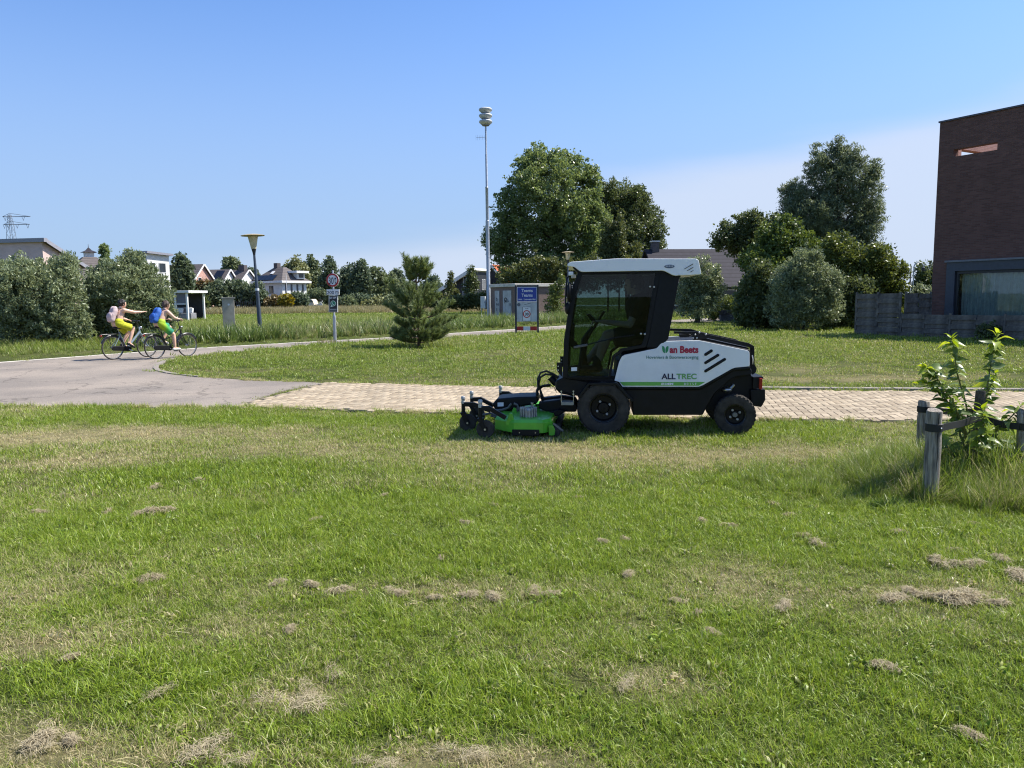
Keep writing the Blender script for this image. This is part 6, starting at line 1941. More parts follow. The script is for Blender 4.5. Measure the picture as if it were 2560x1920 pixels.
# ---- bicycles: local x forwards, y left, z up; origin at the rear wheel's contact
black_gloss = mat('black_enamel', (.012, .012, .014), .3, coat=.3)
bike_blue = mat('blue_grey_enamel', (.22, .29, .35), .32, coat=.3)
chrome = mat('chrome', (.6, .6, .6), .2, 1.0)
grey_rim = mat('rim_grey', (.42, .42, .41), .4, .7)
def bike(name, label, M, frame_m, fork_m, low_step, s=.95):
    root = empty(name, M=M @ Matrix.Scale(s, 4)); tag(root, label, 'bicycle', 'bicycles ridden along the path')
    r, wb = .345, 1.10
    for cx_ in (0, wb):
        c = V3(cx_, 0, r)
        mb = MB(); mb.lathe([(.305, -.010), (.312, -.012), (.316, 0), (.312, .012), (.305, .010)], 40, c, 'Y', closed=True)
        w = mb.build('wheel', grey_rim, root)
        ty = MB(); ty.tube([c + V3(math.cos(t) * .328, 0, math.sin(t) * .328) for t in np.linspace(0, 2 * math.pi, 41)], .019, 8); ty.build('tyre', rubber, w)
        sp = MB()
        for k in range(28):
            a = 2 * math.pi * k / 28
            sp.tube([c + V3(math.cos(a + .5) * .03, .03 * (-1) ** k, math.sin(a + .5) * .03), c + V3(math.cos(a) * .307, 0, math.sin(a) * .307)], .0016, 3)
        so = sp.build('spokes', chrome, w); so['kind'] = 'stuff'
        MB().lathe([(.025, -.05), (.03, -.03), (.02, 0), (.03, .03), (.025, .05)], 12, c, 'Y').build('hub', chrome, w)
        a0, a1 = (.15, 2.75) if cx_ == 0 else (.5, 2.9)
        MB().tube([c + V3(math.cos(t) * .362, 0, math.sin(t) * .362) for t in np.linspace(a0, a1, 22)], .024, 6).build('mudguard', black_gloss, root)
    bb, seat_t, head_t, head_b = V3(.43, 0, .29), V3(.22, 0, .80), V3(.86, 0, .92), V3(.90, 0, .72)
    fm = MB()
    fm.tube([bb, V3(.30, 0, .60), seat_t], .018, 10)
    if low_step:
        fm.tube([bb + V3(.02, 0, .03), V3(.62, 0, .50), head_b + V3(-.01, 0, .06)], .032, 12)
    else:
        fm.tube([bb, head_b], .018, 10); fm.tube([V3(.34, 0, .56), V3(.60, 0, .64), head_t + V3(.0, 0, -.06)], .015, 10)
    fm.tube([head_b, head_t], .022, 12)
    for s_ in (-1, 1):
        fm.tube([V3(0, s_ * .06, r), bb + V3(0, s_ * .03, 0)], .011, 8); fm.tube([V3(0, s_ * .06, r), V3(.245, s_ * .03, .72)], .009, 8)
    fm.build('frame', frame_m, root)
    fk = MB()
    for s_ in (-1, 1):
        fk.tube([head_b + V3(0, s_ * .045, -.01), V3(.97, s_ * .055, .52), V3(wb, s_ * .055, r)], .012, 8)
    fk.tube([head_b + V3(0, .05, 0), head_b + V3(0, -.05, 0)], .016, 8)
    fk.build('fork', fork_m, root)
    hb = MB(); hp_ = V3(.80, 0, 1.10)
    hb.tube([head_t, hp_], .014, 10)
    hb.tube([V3(.62, .29, 1.10), V3(.74, .24, 1.12), hp_ + V3(.02, 0, 0), V3(.74, -.24, 1.12), V3(.62, -.29, 1.10)], .011, 8)
    h_ = hb.build('handlebar', black_gloss, root)
    for s_ in (-1, 1):
        MB().tube([V3(.60, s_ * .296, 1.098), V3(.69, s_ * .262, 1.11)], .017, 8).build('grip', black_plastic, h_)
    MB().ball(V3(.93, 0, .90), (.04, .035, .04), 10, 8).build('headlamp', chrome, root)
    sd = MB(); sd.tube([seat_t, V3(.195, 0, .90)], .013, 8); sd.build('seat_post', chrome, root)
    sd = MB(); sd.ball(V3(.13, 0, .925), (.10, .095, .035), 14, 8); sd.capsule(V3(.16, 0, .925), V3(.34, 0, .915), .045, .025); me = fuse(sd, .012, 2); me.materials.append(black_plastic); link('saddle', me, root)
    MB().prism(rounded([(-.06, .27), (.50, .22), (.56, .29), (.50, .37), (-.02, .40), (-.08, .36)], .04), lambda p, t: (p[0], t, p[1]), -.075, -.045).build('chain_case', black_plastic, root, smooth=30, bevel=.01)
    for s_, ang in ((-1, -.5), (1, math.pi - .5)):
        e = bb + V3(math.cos(ang) * .165, s_ * .10, math.sin(ang) * .165)
        cr_ = MB(); cr_.tube([bb + V3(0, s_ * .09, 0), e], .011, 8); cr_.build('crank', chrome, root)
        MB().box(e + V3(0, s_ * .06, 0), (.09, .09, .025)).build('pedal', black_plastic, root, smooth=0, bevel=.006)
    rk = MB()
    for s_ in (-1, 1):
        rk.tube([V3(.22, s_ * .05, .75), V3(.10, s_ * .07, .745), V3(-.30, s_ * .07, .745)], .007, 6)
        rk.tube([V3(-.02, s_ * .065, r), V3(-.06, s_ * .07, .745)], .006, 6); rk.tube([V3(-.02, s_ * .065, r), V3(-.24, s_ * .07, .745)], .006, 6)
    for x in (-.30, -.18, -.06, .06):
        rk.tube([V3(x, -.07, .745), V3(x, .07, .745)], .006, 6)
    rk.build('luggage_rack', black_gloss, root)
    MB().box(V3(-.34, 0, .70), (.03, .08, .05)).build('rear_lamp', mat('red_lens', (.35, .02, .012), .2), root, smooth=0, bevel=.008)
    MB().tube([V3(.36, .03, .24), V3(.28, .12, .05)], .007, 6).build('kickstand', black_gloss, root)
    return root
bdir = Vector((.50, .866, 0)).normalized(); bside = Vector((-bdir.y, bdir.x, 0))
def bike_M(px, py):
    o = G(px, py, .008)
    return Matrix(((bdir.x, bside.x, 0, o.x), (bdir.y, bside.y, 0, o.y), (0, 0, 1, .006), (0, 0, 0, 1)))
MA, MBk = bike_M(284, 899), bike_M(389, 897.5)
S = .95
bike('bicycle', 'blue grey step-through bicycle under the rider in yellow shorts', MA, bike_blue, bike_blue, True, S)
bike('bicycle', 'black bicycle under the rider in green shorts', MBk, black_gloss, black_gloss, False, S)
poseA = dict(pelvis=(.17, 0, .99), chest=(.27, 0, 1.29), neck=(.31, 0, 1.42), head=(.36, -.01, 1.54), look=(1, -.15, -.08), sh_l=(.28, .165, 1.36), sh_r=(.30, -.165, 1.36),
             el_r=(.56, -.20, 1.30), wr_r=(.80, -.21, 1.30), hd_r=(1, 0, .12), el_l=(.42, .22, 1.15), wr_l=(.60, .20, 1.09), hd_l=(1, -.1, -.25), curl_r=(.12, 0, 0), curl_l=(.3, 0, 0),
             kn_r=(.56, -.115, .84), an_r=(.42, -.13, .46), ft_r=(.85, 0, -.45), kn_l=(.56, .11, .72), an_l=(.38, .13, .42), ft_l=(.9, 0, -.3))
poseB = dict(pelvis=(.17, 0, .97), chest=(.31, 0, 1.25), neck=(.37, 0, 1.37), head=(.43, .0, 1.49), look=(1, .05, -.1), sh_l=(.33, .16, 1.31), sh_r=(.34, -.16, 1.31),
             el_r=(.50, -.23, 1.13), wr_r=(.62, -.265, 1.09), hd_r=(1, .2, .02), el_l=(.50, .23, 1.13), wr_l=(.62, .265, 1.09), hd_l=(1, -.2, .02), curl_r=(.75, 0, 0), curl_l=(.75, 0, 0),
             kn_r=(.53, -.11, .66), an_r=(.54, -.13, .30), ft_r=(.97, 0, .05), kn_l=(.58, .11, .86), an_l=(.36, .13, .52), ft_l=(.9, 0, -.3))
def grad_shorts():
    m, nt, b = nodes_of('green_shorts')
    tc = nt.nodes.new('ShaderNodeTexCoord'); sp = nt.nodes.new('ShaderNodeSeparateXYZ'); nt.links.new(tc.outputs['Object'], sp.inputs['Vector'])
    mr = nt.nodes.new('ShaderNodeMapRange'); mr.inputs['From Min'].default_value = .20; mr.inputs['From Max'].default_value = .42
    nt.links.new(sp.outputs['X'], mr.inputs['Value'])
    cr = nt.nodes.new('ShaderNodeValToRGB')
    cr.color_ramp.elements[0].color = (.34, .48, .015, 1); cr.color_ramp.elements[1].color = (.005, .20, .12, 1); cr.color_ramp.elements.new(.45).color = (.08, .38, .05, 1)
    nt.links.new(mr.outputs['Result'], cr.inputs['Fac']); nt.links.new(cr.outputs['Color'], b.inputs['Base Color']); b.inputs['Roughness'].default_value = .7
    return m
rider('person', 'bare chested rider in yellow shorts with one arm stretched forward', MA, poseA, skin, mat('yellow_shorts', (.52, .55, .015), .8, var=.22, scale=11, bump=.9, bscale=16), mat('dark_hair', (.018, .012, .010), .6, bump=.5), mat('dark_sandal', (.02, .02, .022), .7))
rider('person', 'bare chested rider in green shorts holding the handlebar', MBk, poseB, skin, grad_shorts(), mat('brown_hair', (.07, .045, .03), .6, bump=.5), mat('white_shoe', (.66, .63, .58), .6))
backpack('backpack', 'pale pink backpack on the pointing rider', MA, V3(.055, 0, 1.25), V3(-1, 0, .28), V3(.3, 0, 1), mat('pink_fabric', (.56, .43, .42), .8, var=.12, scale=7, bump=.2), mat('dark_strap', (.03, .025, .025), .8), poseA)
backpack('backpack', 'blue backpack on the rider holding the handlebar', MBk, V3(.085, 0, 1.21), V3(-1, 0, .4), V3(.42, 0, 1), mat('blue_fabric', (.025, .13, .50), .7, var=.25, scale=8, bump=.2), mat('navy_strap', (.02, .025, .06), .8), poseB, (.18, .27, .42))

# ---- the driver, seen through the tinted glass; facing local -x of the mower frame
drv = empty('person', M=mM); tag(drv, 'mower driver in dark clothes and shorts sitting inside the cab', 'person')
def A6(x, y, v=.61): return q3(A1(x, y, v), v)
hipc = A6(1300, 600); chest = A6(1285, 430); neck = A6(1265, 345); hdc = A6(1245, 280)
mb = MB(); sdv = V3(0, 1, 0)
kn = {-1: A6(1075, 610, .45), 1: A6(1085, 615, .78)}; an = {-1: A6(1010, 800, .45), 1: A6(930, 800, .78)}
for s in (-1, 1):
    hp_ = hipc + sdv * s * .1
    mb.capsule(hp_, kn[s], .10, .065); mb.capsule(kn[s], kn[s].lerp(an[s], .35), .062, .066); mb.capsule(kn[s].lerp(an[s], .35), an[s], .064, .042)
    sh = chest + sdv * s * .19 + V3(0, 0, .10); el = A6(1220, 545, .61 + s * .26); wr = A6(1050, 525, .61 + s * .15)
    mb.capsule(sh, el, .055, .043); mb.capsule(el, wr, .044, .030)
    hand(mb, wr, V3(-1, 0, .1), V3(0, 0, -1), .18, .7, s)
    mb.capsule(an[s] - V3(0, 0, .03), an[s] + V3(-.14, 0, -.05), .045, .035)
mb.capsule(hipc + sdv * .08, hipc - sdv * .08, .13, .13); mb.capsule(hipc, chest, .14, .15); mb.capsule(chest, neck, .13, .065); mb.capsule(neck, hdc, .06, .06)
fr = head(mb, hdc, V3(-1, 0, -.1), V3(0, 0, 1), .105)
me = fuse(mb, .013, 3); me.materials.append(skin); link('body', me, drv)
add_face(drv, hdc, fr, .105, mat('dark_hair', (.018, .012, .010), .6))
dk = mat('dark_workwear', (.02, .022, .028), .85, var=.3, scale=6)
mb = MB()
mb.capsule(hipc + V3(0, 0, .06), chest, .165, .18); mb.capsule(chest + sdv * .17 + V3(0, 0, .08), chest - sdv * .17 + V3(0, 0, .08), .09, .09)
for s in (-1, 1):
    sh = chest + sdv * s * .19 + V3(0, 0, .10); el = A6(1220, 545, .61 + s * .26)
    mb.capsule(sh, sh.lerp(el, .6), .078, .068)
me = fuse(mb, .014, 3); me.materials.append(dk); link('shirt', me, drv)
mb = MB()
for s in (-1, 1):
    hp_ = hipc + sdv * s * .1
    mb.capsule(hp_, hp_.lerp(kn[s], .72), .125, .09)
mb.capsule(hipc + sdv * .08, hipc - sdv * .08, .145, .145)
me = fuse(mb, .014, 3); me.materials.append(dk); link('shorts', me, drv)
for s in (-1, 1):
    mb = MB(); mb.capsule(an[s] + V3(.02, 0, -.045), an[s] + V3(-.19, 0, -.06), .052, .045); mb.capsule(an[s] + V3(0, 0, -.03), an[s] + V3(0, 0, .06), .055, .058)
    me = fuse(mb, .013, 2); me.materials.append(dk); link('boot', me, drv)

# ================================================================== SIGNS, LAMPS, MAST
def plane_map(org, u):
    u = Vector(u).normalized(); n = Vector((-u.y, u.x, 0))
    def f(px, py):
        d = ray(px, py)
        p = CAMP + d * ((org - CAMP).dot(n) / d.dot(n)) - org
        return (p.dot(u), p.z)
    M = Matrix(((u.x, n.x, 0, org.x), (u.y, n.y, 0, org.y), (0, 0, 1, 0), (0, 0, 0, 1)))
    return f, M
def disc_poly(c, r, n=32):
    return [(c[0] + r * math.cos(2 * math.pi * k / n), c[1] + r * math.sin(2 * math.pi * k / n)) for k in range(n)]
galv = mat('galvanised_steel', (.42, .44, .46), .45, .55, var=.12, scale=8)
sign_white = mat('sign_white', (.72, .74, .76), .4, var=.05)
sign_red = mat('sign_red', (.42, .015, .018), .4, var=.05)
sign_blue = mat('sign_blue', (.015, .045, .30), .4, var=.05)
sign_black = mat('sign_black', (.010, .012, .022), .45, var=.05)
sign_alu = mat('sign_aluminium', (.62, .63, .62), .4, .3)
wa_green = mat('chat_green', (.02, .22, .11), .4)
pale_green = mat('chat_outline', (.60, .72, .62), .4)
# ---- weight limit sign
o = G(837, 857); o.z = 0
f, M = plane_map(o, (1, -.17, 0))
sg = empty('weight_limit_sign', M=M); tag(sg, 'round thirty ton limit sign over distance and neighbourhood watch plates', 'road sign')
def Sg(x, y): return f(800 + x / 13.83, 670 + y / 13.83)
def t2(p, t): return (p[0], t, p[1])
po = Sg(500, 1600)[0]
MB().lathe([(.058, -.1), (.058, .95), (.052, .99), (.031, 1.04), (.03, Sg(440, 95)[1]), (.022, Sg(440, 80)[1])], 14, (po - .03, .05, 0), 'Z').build('post', galv, sg)
c0 = Sg(445, 420); rr = Sg(665, 420)[0] - c0[0]
dsk = MB().prism(disc_poly(c0, rr), t2, -.03, .012).build('round_plate', sign_alu, sg, smooth=30)
MB().prism(disc_poly(c0, rr * .985), t2, -.034, -.029).build('red_ring', sign_red, dsk, smooth=0)
MB().prism(disc_poly(c0, rr * .74), t2, -.038, -.033).build('white_field', sign_white, dsk, smooth=0)
a, c = Sg(318, 560), Sg(480, 320); text_fit('30', t2, a[0], c[0], a[1], c[1], -.0395, 'lettering', sign_black, dsk, .012)
a, c = Sg(515, 545), Sg(570, 305); text_fit('t', t2, a[0], c[0], a[1], c[1], -.0395, 'lettering', sign_black, dsk, .012)
def rect(x0, y0, x1, y1, S_): return [S_(x0, y1), S_(x1, y1), S_(x1, y0), S_(x0, y0)]
pl = MB().prism(rect(240, 735, 668, 930, Sg), t2, -.035, .03).build('distance_plate', sign_alu, sg, smooth=0, bevel=.004)
MB().prism(rect(250, 745, 660, 920, Sg), t2, -.038, -.034).build('white_field', sign_white, pl, smooth=0)
a, c = Sg(258, 905), Sg(500, 790); text_fit('200', t2, a[0], c[0], a[1], c[1], -.0395, 'lettering', sign_black, pl, .008)
a, c = Sg(552, 890), Sg(655, 805); text_fit('m', t2, a[0], c[0], a[1], c[1], -.0395, 'lettering', sign_black, pl, .008)
wp = MB().prism(rect(312, 950, 615, 1525, Sg), t2, -.03, .03).build('watch_plate', sign_alu, sg, smooth=0, bevel=.004)
MB().prism(rect(335, 972, 600, 1512, Sg), t2, -.033, -.029).build('black_field', sign_black, wp, smooth=0)
a, c = Sg(345, 1062), Sg(570, 1000); text_fit('LET OP!', t2, a[0], c[0], a[1], c[1], -.0345, 'lettering', sign_white, wp, .03)
cc = Sg(468, 1225); r1 = Sg(560, 1225)[0] - cc[0]
MB().prism(disc_poly(cc, r1), t2, -.035, -.032).build('chat_emblem', pale_green, wp, smooth=0)
MB().prism([Sg(375, 1355), Sg(392, 1270), Sg(450, 1330)], t2, -.0349, -.032).build('chat_emblem', pale_green, wp, smooth=0)
MB().prism(disc_poly(cc, r1 * .82), t2, -.0365, -.034).build('chat_emblem', wa_green, wp, smooth=0)
MB().tube([(*Sg(430, 1180)[:1], -.0375, Sg(430, 1180)[1]), (Sg(438, 1225)[0], -.0375, Sg(438, 1225)[1]), (Sg(465, 1260)[0], -.0375, Sg(465, 1260)[1]), (Sg(505, 1265)[0], -.0375, Sg(505, 1265)[1])], [.014, .009, .009, .013], 8).build('chat_emblem', sign_white, wp)
for (y0, y1) in ((1412, 1445), (1476, 1492)):
    MB().prism(rect(358, y0, 582, y1, Sg), t2, -.0345, -.032).build('small_print', mat('grey_print', (.32, .34, .37), .5), wp, smooth=0)
# ---- village name sign
o = G(1318, 836); o.z = 0
f, M = plane_map(o, (1, -.03, 0))
vs_ = empty('village_sign', M=M); tag(vs_, 'blue village name sign in dark frame with zone plate below', 'road sign')
def Vg(x, y): return f(1270 + x / 11.06, 700 + y / 11.06)
frame_blue = mat('sign_frame_blue', (.018, .024, .040), .4, var=.1)
for (x0, x1) in ((192, 242), (802, 850)):
    a, c = Vg(x0, 900)[0], Vg(x1, 900)[0]
    pst = MB().box(((a + c) / 2, 0, Vg(200, 140)[1] / 2), (c - a, .09, Vg(200, 140)[1])).build('post', frame_blue, vs_, smooth=0, bevel=.006)
hd_ = MB().prism(rect(242, 140, 802, 200, Vg), t2, -.03, .03).build('header', frame_blue, vs_, smooth=0)
bp_ = MB().prism(rounded(rect(247, 192, 804, 602, Vg), .03), t2, -.04, .01).build('name_plate', sign_white, vs_, smooth=0)
MB().prism(rounded(rect(262, 207, 789, 587, Vg), .025), t2, -.044, -.039).build('blue_field', sign_blue, bp_, smooth=0)
for (s_, x0, x1, y0, y1, b_) in (('Teerns', 375, 680, 245, 335, .02), ('Tearns', 375, 680, 375, 465, .02), ('gem.', 285, 400, 520, 570, .02), ('Leeuwarden', 440, 765, 505, 557, .012)):
    a, c = Vg(x0, y1), Vg(x1, y0)
    text_fit(s_, t2, a[0], c[0], a[1], c[1], -.0455, 'lettering', sign_white, bp_, b_)
wpn = MB().prism(rect(238, 612, 804, 1148, Vg), t2, -.03, .01).build('lower_panel', mat('sign_grey_white', (.50, .53, .55), .45, var=.15, scale=3), vs_, smooth=0)
MB().prism(disc_poly(Vg(300, 682), .075, 20), t2, -.034, -.029).build('crest', mat('grey_crest', (.10, .11, .14), .5), wpn, smooth=0)
a, c = Vg(430, 692), Vg(630, 640)
MB().tube([(a[0], -.032, a[1]), (a[0] * .6 + c[0] * .4, -.032, a[1] * .5 + c[1] * .5), (a[0] * .35 + c[0] * .65, -.032, c[1] - .02), (c[0], -.032, c[1])], .008, 5).build('graffiti', spray, wpn)
zp = MB().prism(rect(402, 740, 638, 1138, Vg), t2, -.042, -.029).build('zone_plate', sign_black, wpn, smooth=0)
MB().prism(rect(412, 751, 628, 1127, Vg), t2, -.046, -.041).build('white_field', sign_white, zp, smooth=0)
MB().prism(disc_poly(Vg(518, 940), .168), t2, -.049, -.045).build('red_ring', sign_red, zp, smooth=0)
MB().prism(disc_poly(Vg(518, 940), .125), t2, -.052, -.048).build('white_field', sign_white, zp, smooth=0)
a, c = Vg(470, 985), Vg(572, 900); text_fit('30', t2, a[0], c[0], a[1], c[1], -.0535, 'lettering', sign_black, zp, .04)
a, c = Vg(468, 800), Vg(562, 775); text_fit('ZONE', t2, a[0], c[0], a[1], c[1], -.0475, 'lettering', sign_black, zp, .02)
for (x0, x1, m_) in ((240, 427, sign_red), (427, 614, sign_white), (614, 802, sign_red)):
    MB().prism(rect(x0, 1285, x1, 1394, Vg), t2, -.03, .0).build('barrier_board', m_, vs_, smooth=0)
# ---- siren mast
D = 62.0
o = AT(1222, 750, D); o.z = 0
mast = empty('siren_mast', (o.x, o.y, 0)); tag(mast, 'tall steel mast with three stacked white siren drums', 'siren mast')
k = PXM(D)
zt = lambda py: AT(1219, py, D).z
dx = -.0045
def mz(z): return (dx * z, 0, z)
mb = MB(); mb.tube([mz(-.1), mz(zt(722)), mz(zt(721)), mz(zt(552)), mz(zt(551)), mz(zt(470)), mz(zt(469)), mz(zt(466)), mz(zt(386)), mz(zt(385)), mz(zt(316))], [.17, .165, .15, .145, .12, .115, .135, .09, .085, .07, .065], 14)
mb.build('pole', galv, mast)
drum = mat('siren_white', (.62, .62, .60), .5, var=.12, scale=3)
drum_in = mat('siren_grey', (.26, .26, .26), .6)
for py in (275.5, 290.5, 305.5):
    zc = zt(py)
    d_ = MB().lathe([(.30, -.20), (.36, -.17), (.50, -.04), (.515, .0), (.515, .07), (.48, .12), (.34, .17), (.2, .18)], 28, mz(zc), 'Z').build('siren_drum', drum, mast, smooth=30)
    MB().lathe([(.28, -.27), (.28, -.19)], 20, mz(zc), 'Z').build('drum_throat', drum_in, d_)
    for zz in (-.01, .04):
        MB().lathe([(.50, zz), (.519, zz + .005), (.519, zz + .012), (.50, zz + .017)], 28, mz(zc), 'Z').build('drum_rib', drum_in, d_)
ant = MB().tube([mz(zt(343)), (mz(zt(343))[0] - .78, 0, zt(344))], .012, 6).build('antenna', galv, mast)
for q in range(6):
    x = mz(zt(343))[0] - .78 + q * .13
    MB().tube([(x, 0, zt(344) - .2 + q * .008), (x, 0, zt(344) + .2 - q * .008)], .007, 5).build('antenna_element', galv, ant)
# white control cabinet beside it
o2 = AT(1208, 750, 60); cabm = mat('cabinet_white', (.58, .60, .60), .45, var=.08)
cb = empty('control_cabinet', (o2.x, o2.y, 0), R(-14)); tag(cb, 'narrow white control cabinet on short legs beside the siren mast', 'cabinet')
zc0, zc1 = AT(1208, 771, 60).z, AT(1208, 741, 60).z
c_ = MB().box((0, 0, (zc0 + zc1) / 2), (.36, .30, zc1 - zc0)).build('case', cabm, cb, smooth=0, bevel=.015)
MB().box((.14, -.155, (zc0 + zc1) / 2), (.02, .02, .12)).build('handle', dark_fascia, c_, smooth=0)
for s in (-1, 1):
    MB().box((s * .14, 0, zc0 / 2), (.05, .05, zc0)).build('leg', galv, cb, smooth=0)
# ---- street lamps
lamp_pole = mat('lamp_pole_blue', (.055, .075, .105), .45, var=.15)
lamp_black = mat('lamp_black', (.02, .022, .028), .45)
lamp_shade = mat('lamp_shade_cream', (.62, .54, .34), .45, var=.1)
lamp_cap = mat('lamp_cap_tan', (.46, .38, .25), .55, var=.15)
def street_lamp(px, D, label, py_top, lean):
    b = AT(px, 750, D)
    root = empty('street_lamp', (b.x, b.y, 0)); tag(root, label, 'street lamp', 'cone shaded lamps along the path')
    root.rotation_euler = (0, R(lean), 0)
    H = AT(px, py_top, D).z
    MB().lathe([(.098, -.1), (.095, .6), (.085, 1.2), (.05, H - .95), (.045, H - .85)], 16, (0, 0, 0), 'Z').build('pole', lamp_pole, root)
    MB().lathe([(.088, 2.02), (.088, 2.12)], 16, (0, 0, 0), 'Z').build('band', sign_white, root)
    sh = MB().lathe([(.048, H - .90), (.06, H - .80), (.10, H - .63)], 16, (0, 0, 0), 'Z').build('collar', lamp_black, root)
    MB().lathe([(.085, H - .635), (.105, H - .62), (.215, H - .09), (.2, H - .08)], 24, (0, 0, 0), 'Z').build('shade', lamp_shade, root)
    MB().lathe([(.22, H - .085), (.49, H - .075), (.50, H - .06), (.47, H - .045), (.24, H - .005), (.08, H)], 32, (0, 0, 0), 'Z').build('cap', lamp_cap, root)
    return root
street_lamp(648, 33.5, 'leaning blue lamp post with cream cone shade beside the utility cabinet', 585, -2.0)
street_lamp(1420, 61, 'lamp with cream cone shade rising just behind the mower cab', 629, 0)
b = AT(2281, 750, 66)
hl = empty('hook_lamp', (b.x, b.y, 0)); tag(hl, 'thin grey hooped lamp post between the hedge and brick building', 'street lamp')
Hh = AT(2281, 668, 66).z
MB().tube([(0, 0, -.1), (0, 0, Hh)] + [(.4 - .4 * math.cos(t), 0, Hh + .4 * math.sin(t)) for t in np.linspace(.2, math.pi, 10)], .045, 8).build('pole', galv, hl, smooth=60)
MB().lathe([(.05, 0), (.14, -.05), (.13, -.3), (.06, -.36)], 14, (.8, 0, Hh), 'Z').build('lantern', lamp_black, hl)
b = AT(2273, 750, 50)
wp_ = MB().tube([(0, 0, -.1), (0, 0, 1.8), (.02, 0, AT(2273, 664, 50).z)], [.06, .055, .04], 8).build('wooden_pole', stake_m)
wp_.location = (b.x, b.y, 0); tag(wp_, 'slim brown wooden pole behind the tall fence panel', 'pole')
# ---- pylon
D = 400.0; b = AT(41, 750, D)
py_ = empty('power_pylon', (b.x, b.y, 0)); tag(py_, 'distant lattice power pylon rising over the salmon house', 'pylon')
zz = lambda y: AT(41, y, D).z
pyl = mat('pylon_steel', (.20, .22, .26), .6, .3)
def lattice(mb, z0, z1, w0, w1, n, r):
    for i in range(n):
        a0, a1 = i / n, (i + 1) / n
        h0, h1 = z0 + (z1 - z0) * a0, z0 + (z1 - z0) * a1
        q0, q1 = w0 + (w1 - w0) * a0, w0 + (w1 - w0) * a1
        c0_ = [(-q0, -q0), (q0, -q0), (q0, q0), (-q0, q0)]; c1_ = [(-q1, -q1), (q1, -q1), (q1, q1), (-q1, q1)]
        for j in range(4):
            mb.tube([(*c0_[j], h0), (*c1_[j], h1)], r * 1.3, 4); mb.tube([(*c0_[j], h0), (*c1_[(j + 1) % 4], h1)], r * .7, 4)
            mb.tube([(*c0_[(j + 1) % 4], h0), (*c1_[j], h1)], r * .7, 4)
mb = MB(); lattice(mb, 0, zz(561), 3.6, 1.1, 9, .075); lattice(mb, zz(561), zz(536), 1.1, .5, 4, .07)
tw = mb.build('tower', pyl, py_)
for (y, x0, x1) in ((541.5, 6, 76), (561, 9, 74)):
    h = zz(y); a, c = AT(x0, y, D).x - b.x, AT(x1, y, D).x - b.x
    am = MB(); am.tube([(a, 0, h), (c, 0, h)], .17, 4); am.tube([(a, 0, h), (0, 0, h + 1.7), (c, 0, h)], .10, 4)
    ao = am.build('cross_arm', pyl, py_)
    for xx in (np.linspace(a * .9, a * .35, 2).tolist() + np.linspace(c * .35, c * .9, 2).tolist() if y > 550 else [a * .65, c * .65]):
        i_ = MB(); i_.tube([(xx - .7, 0, h), (xx, 0, h - 2.0)], .10, 4); i_.tube([(xx + .7, 0, h), (xx, 0, h - 2.0)], .10, 4); i_.build('insulator', pyl, ao)
# ---- beige utility cabinet
b = AT(570, 750, 38)
uc = empty('utility_cabinet', (b.x, b.y, 0), R(20)); tag(uc, 'beige concrete utility cabinet standing in the reeds', 'cabinet')
beige = mat('beige_concrete', (.44, .40, .32), .8, var=.12, scale=4)
H = AT(570, 747, 38).z
MB().box((0, 0, H / 2 - .1), (.56, .62, H + .2)).build('case', beige, uc, smooth=0, bevel=.015)
MB().box((0, 0, H + .035), (.66, .72, .07)).build('lid', mat('cabinet_lid', (.26, .25, .22), .7), uc, smooth=0, bevel=.01)
MB().prism(disc_poly((.02, H - .28), .05, 14), lambda p, t: (p[0], t, p[1]), -.317, -.309).build('emblem', sign_white, uc, smooth=0)
# ---- pergola and lounge set
b = AT(470, 750, 60)
pg = empty('pergola', (b.x, b.y, 0), R(-8)); tag(pg, 'white timber pergola with grey side screen behind the bush', 'pergola')
for (x, y) in ((-.08, 0), (-1.05, 0), (-3.2, 0), (-.08, 2.4), (-3.2, 2.4)):
    MB().box((x, y, 1.12), (.14, .14, 2.25)).build('post', white_trim, pg, smooth=0, bevel=.01)
MB().box((-1.65, 1.2, 2.33), (3.7, 2.8, .18)).build('roof', white_trim, pg, smooth=0, bevel=.01)
MB().box((-.55, .02, 1.82), (.82, .04, .78)).build('screen', mat('grey_screen', (.16, .16, .18), .7), pg, smooth=0)
MB().box((-.55, .0, 1.38), (.84, .08, .08)).build('rail', white_trim, pg, smooth=0)
MB().box((-1.65, 2.45, 1.1), (3.0, .06, 2.2)).build('back_wall', black_wood, pg, smooth=0)
so = empty('garden_sofa', (b.x - 1.0, b.y + .9, 0), R(-8)); tag(so, 'grey lounge sofa with white cushions under the pergola', 'sofa')
gs = mat('grey_weave', (.22, .22, .23), .8)
MB().box((0, 0, .42), (2.2, .8, .5)).build('seat', gs, so, smooth=0, bevel=.04)
MB().box((-.2, .4, .85), (1.8, .2, .55)).build('backrest', gs, so, smooth=0, bevel=.06)
for x in (-.1, .75):
    MB().box((x, .1, .86), (.5, .18, .42), Matrix.Rotation(R(-18), 3, 'X')).build('cushion', whitep, so, smooth=30, bevel=.06)
# ---- black garden fence
b = AT(576, 750, 108); c = AT(645, 750, 108)
gf = empty('garden_fence', (b.x, b.y, 0)); tag(gf, 'thin black metal garden fence behind the utility cabinet', 'fence')
n = 15; w = c.x - b.x
for i in range(n):
    MB().box((w * i / (n - 1), 0, .75 if i % 5 else .95), (.07, .05, 1.5 if i % 5 else 1.9)).build('picket', black_wood, gf, smooth=0)
for z in (.4, 1.35):
    MB().box((w / 2, .06, z), (w, .05, .06)).build('rail', black_wood, gf, smooth=0)
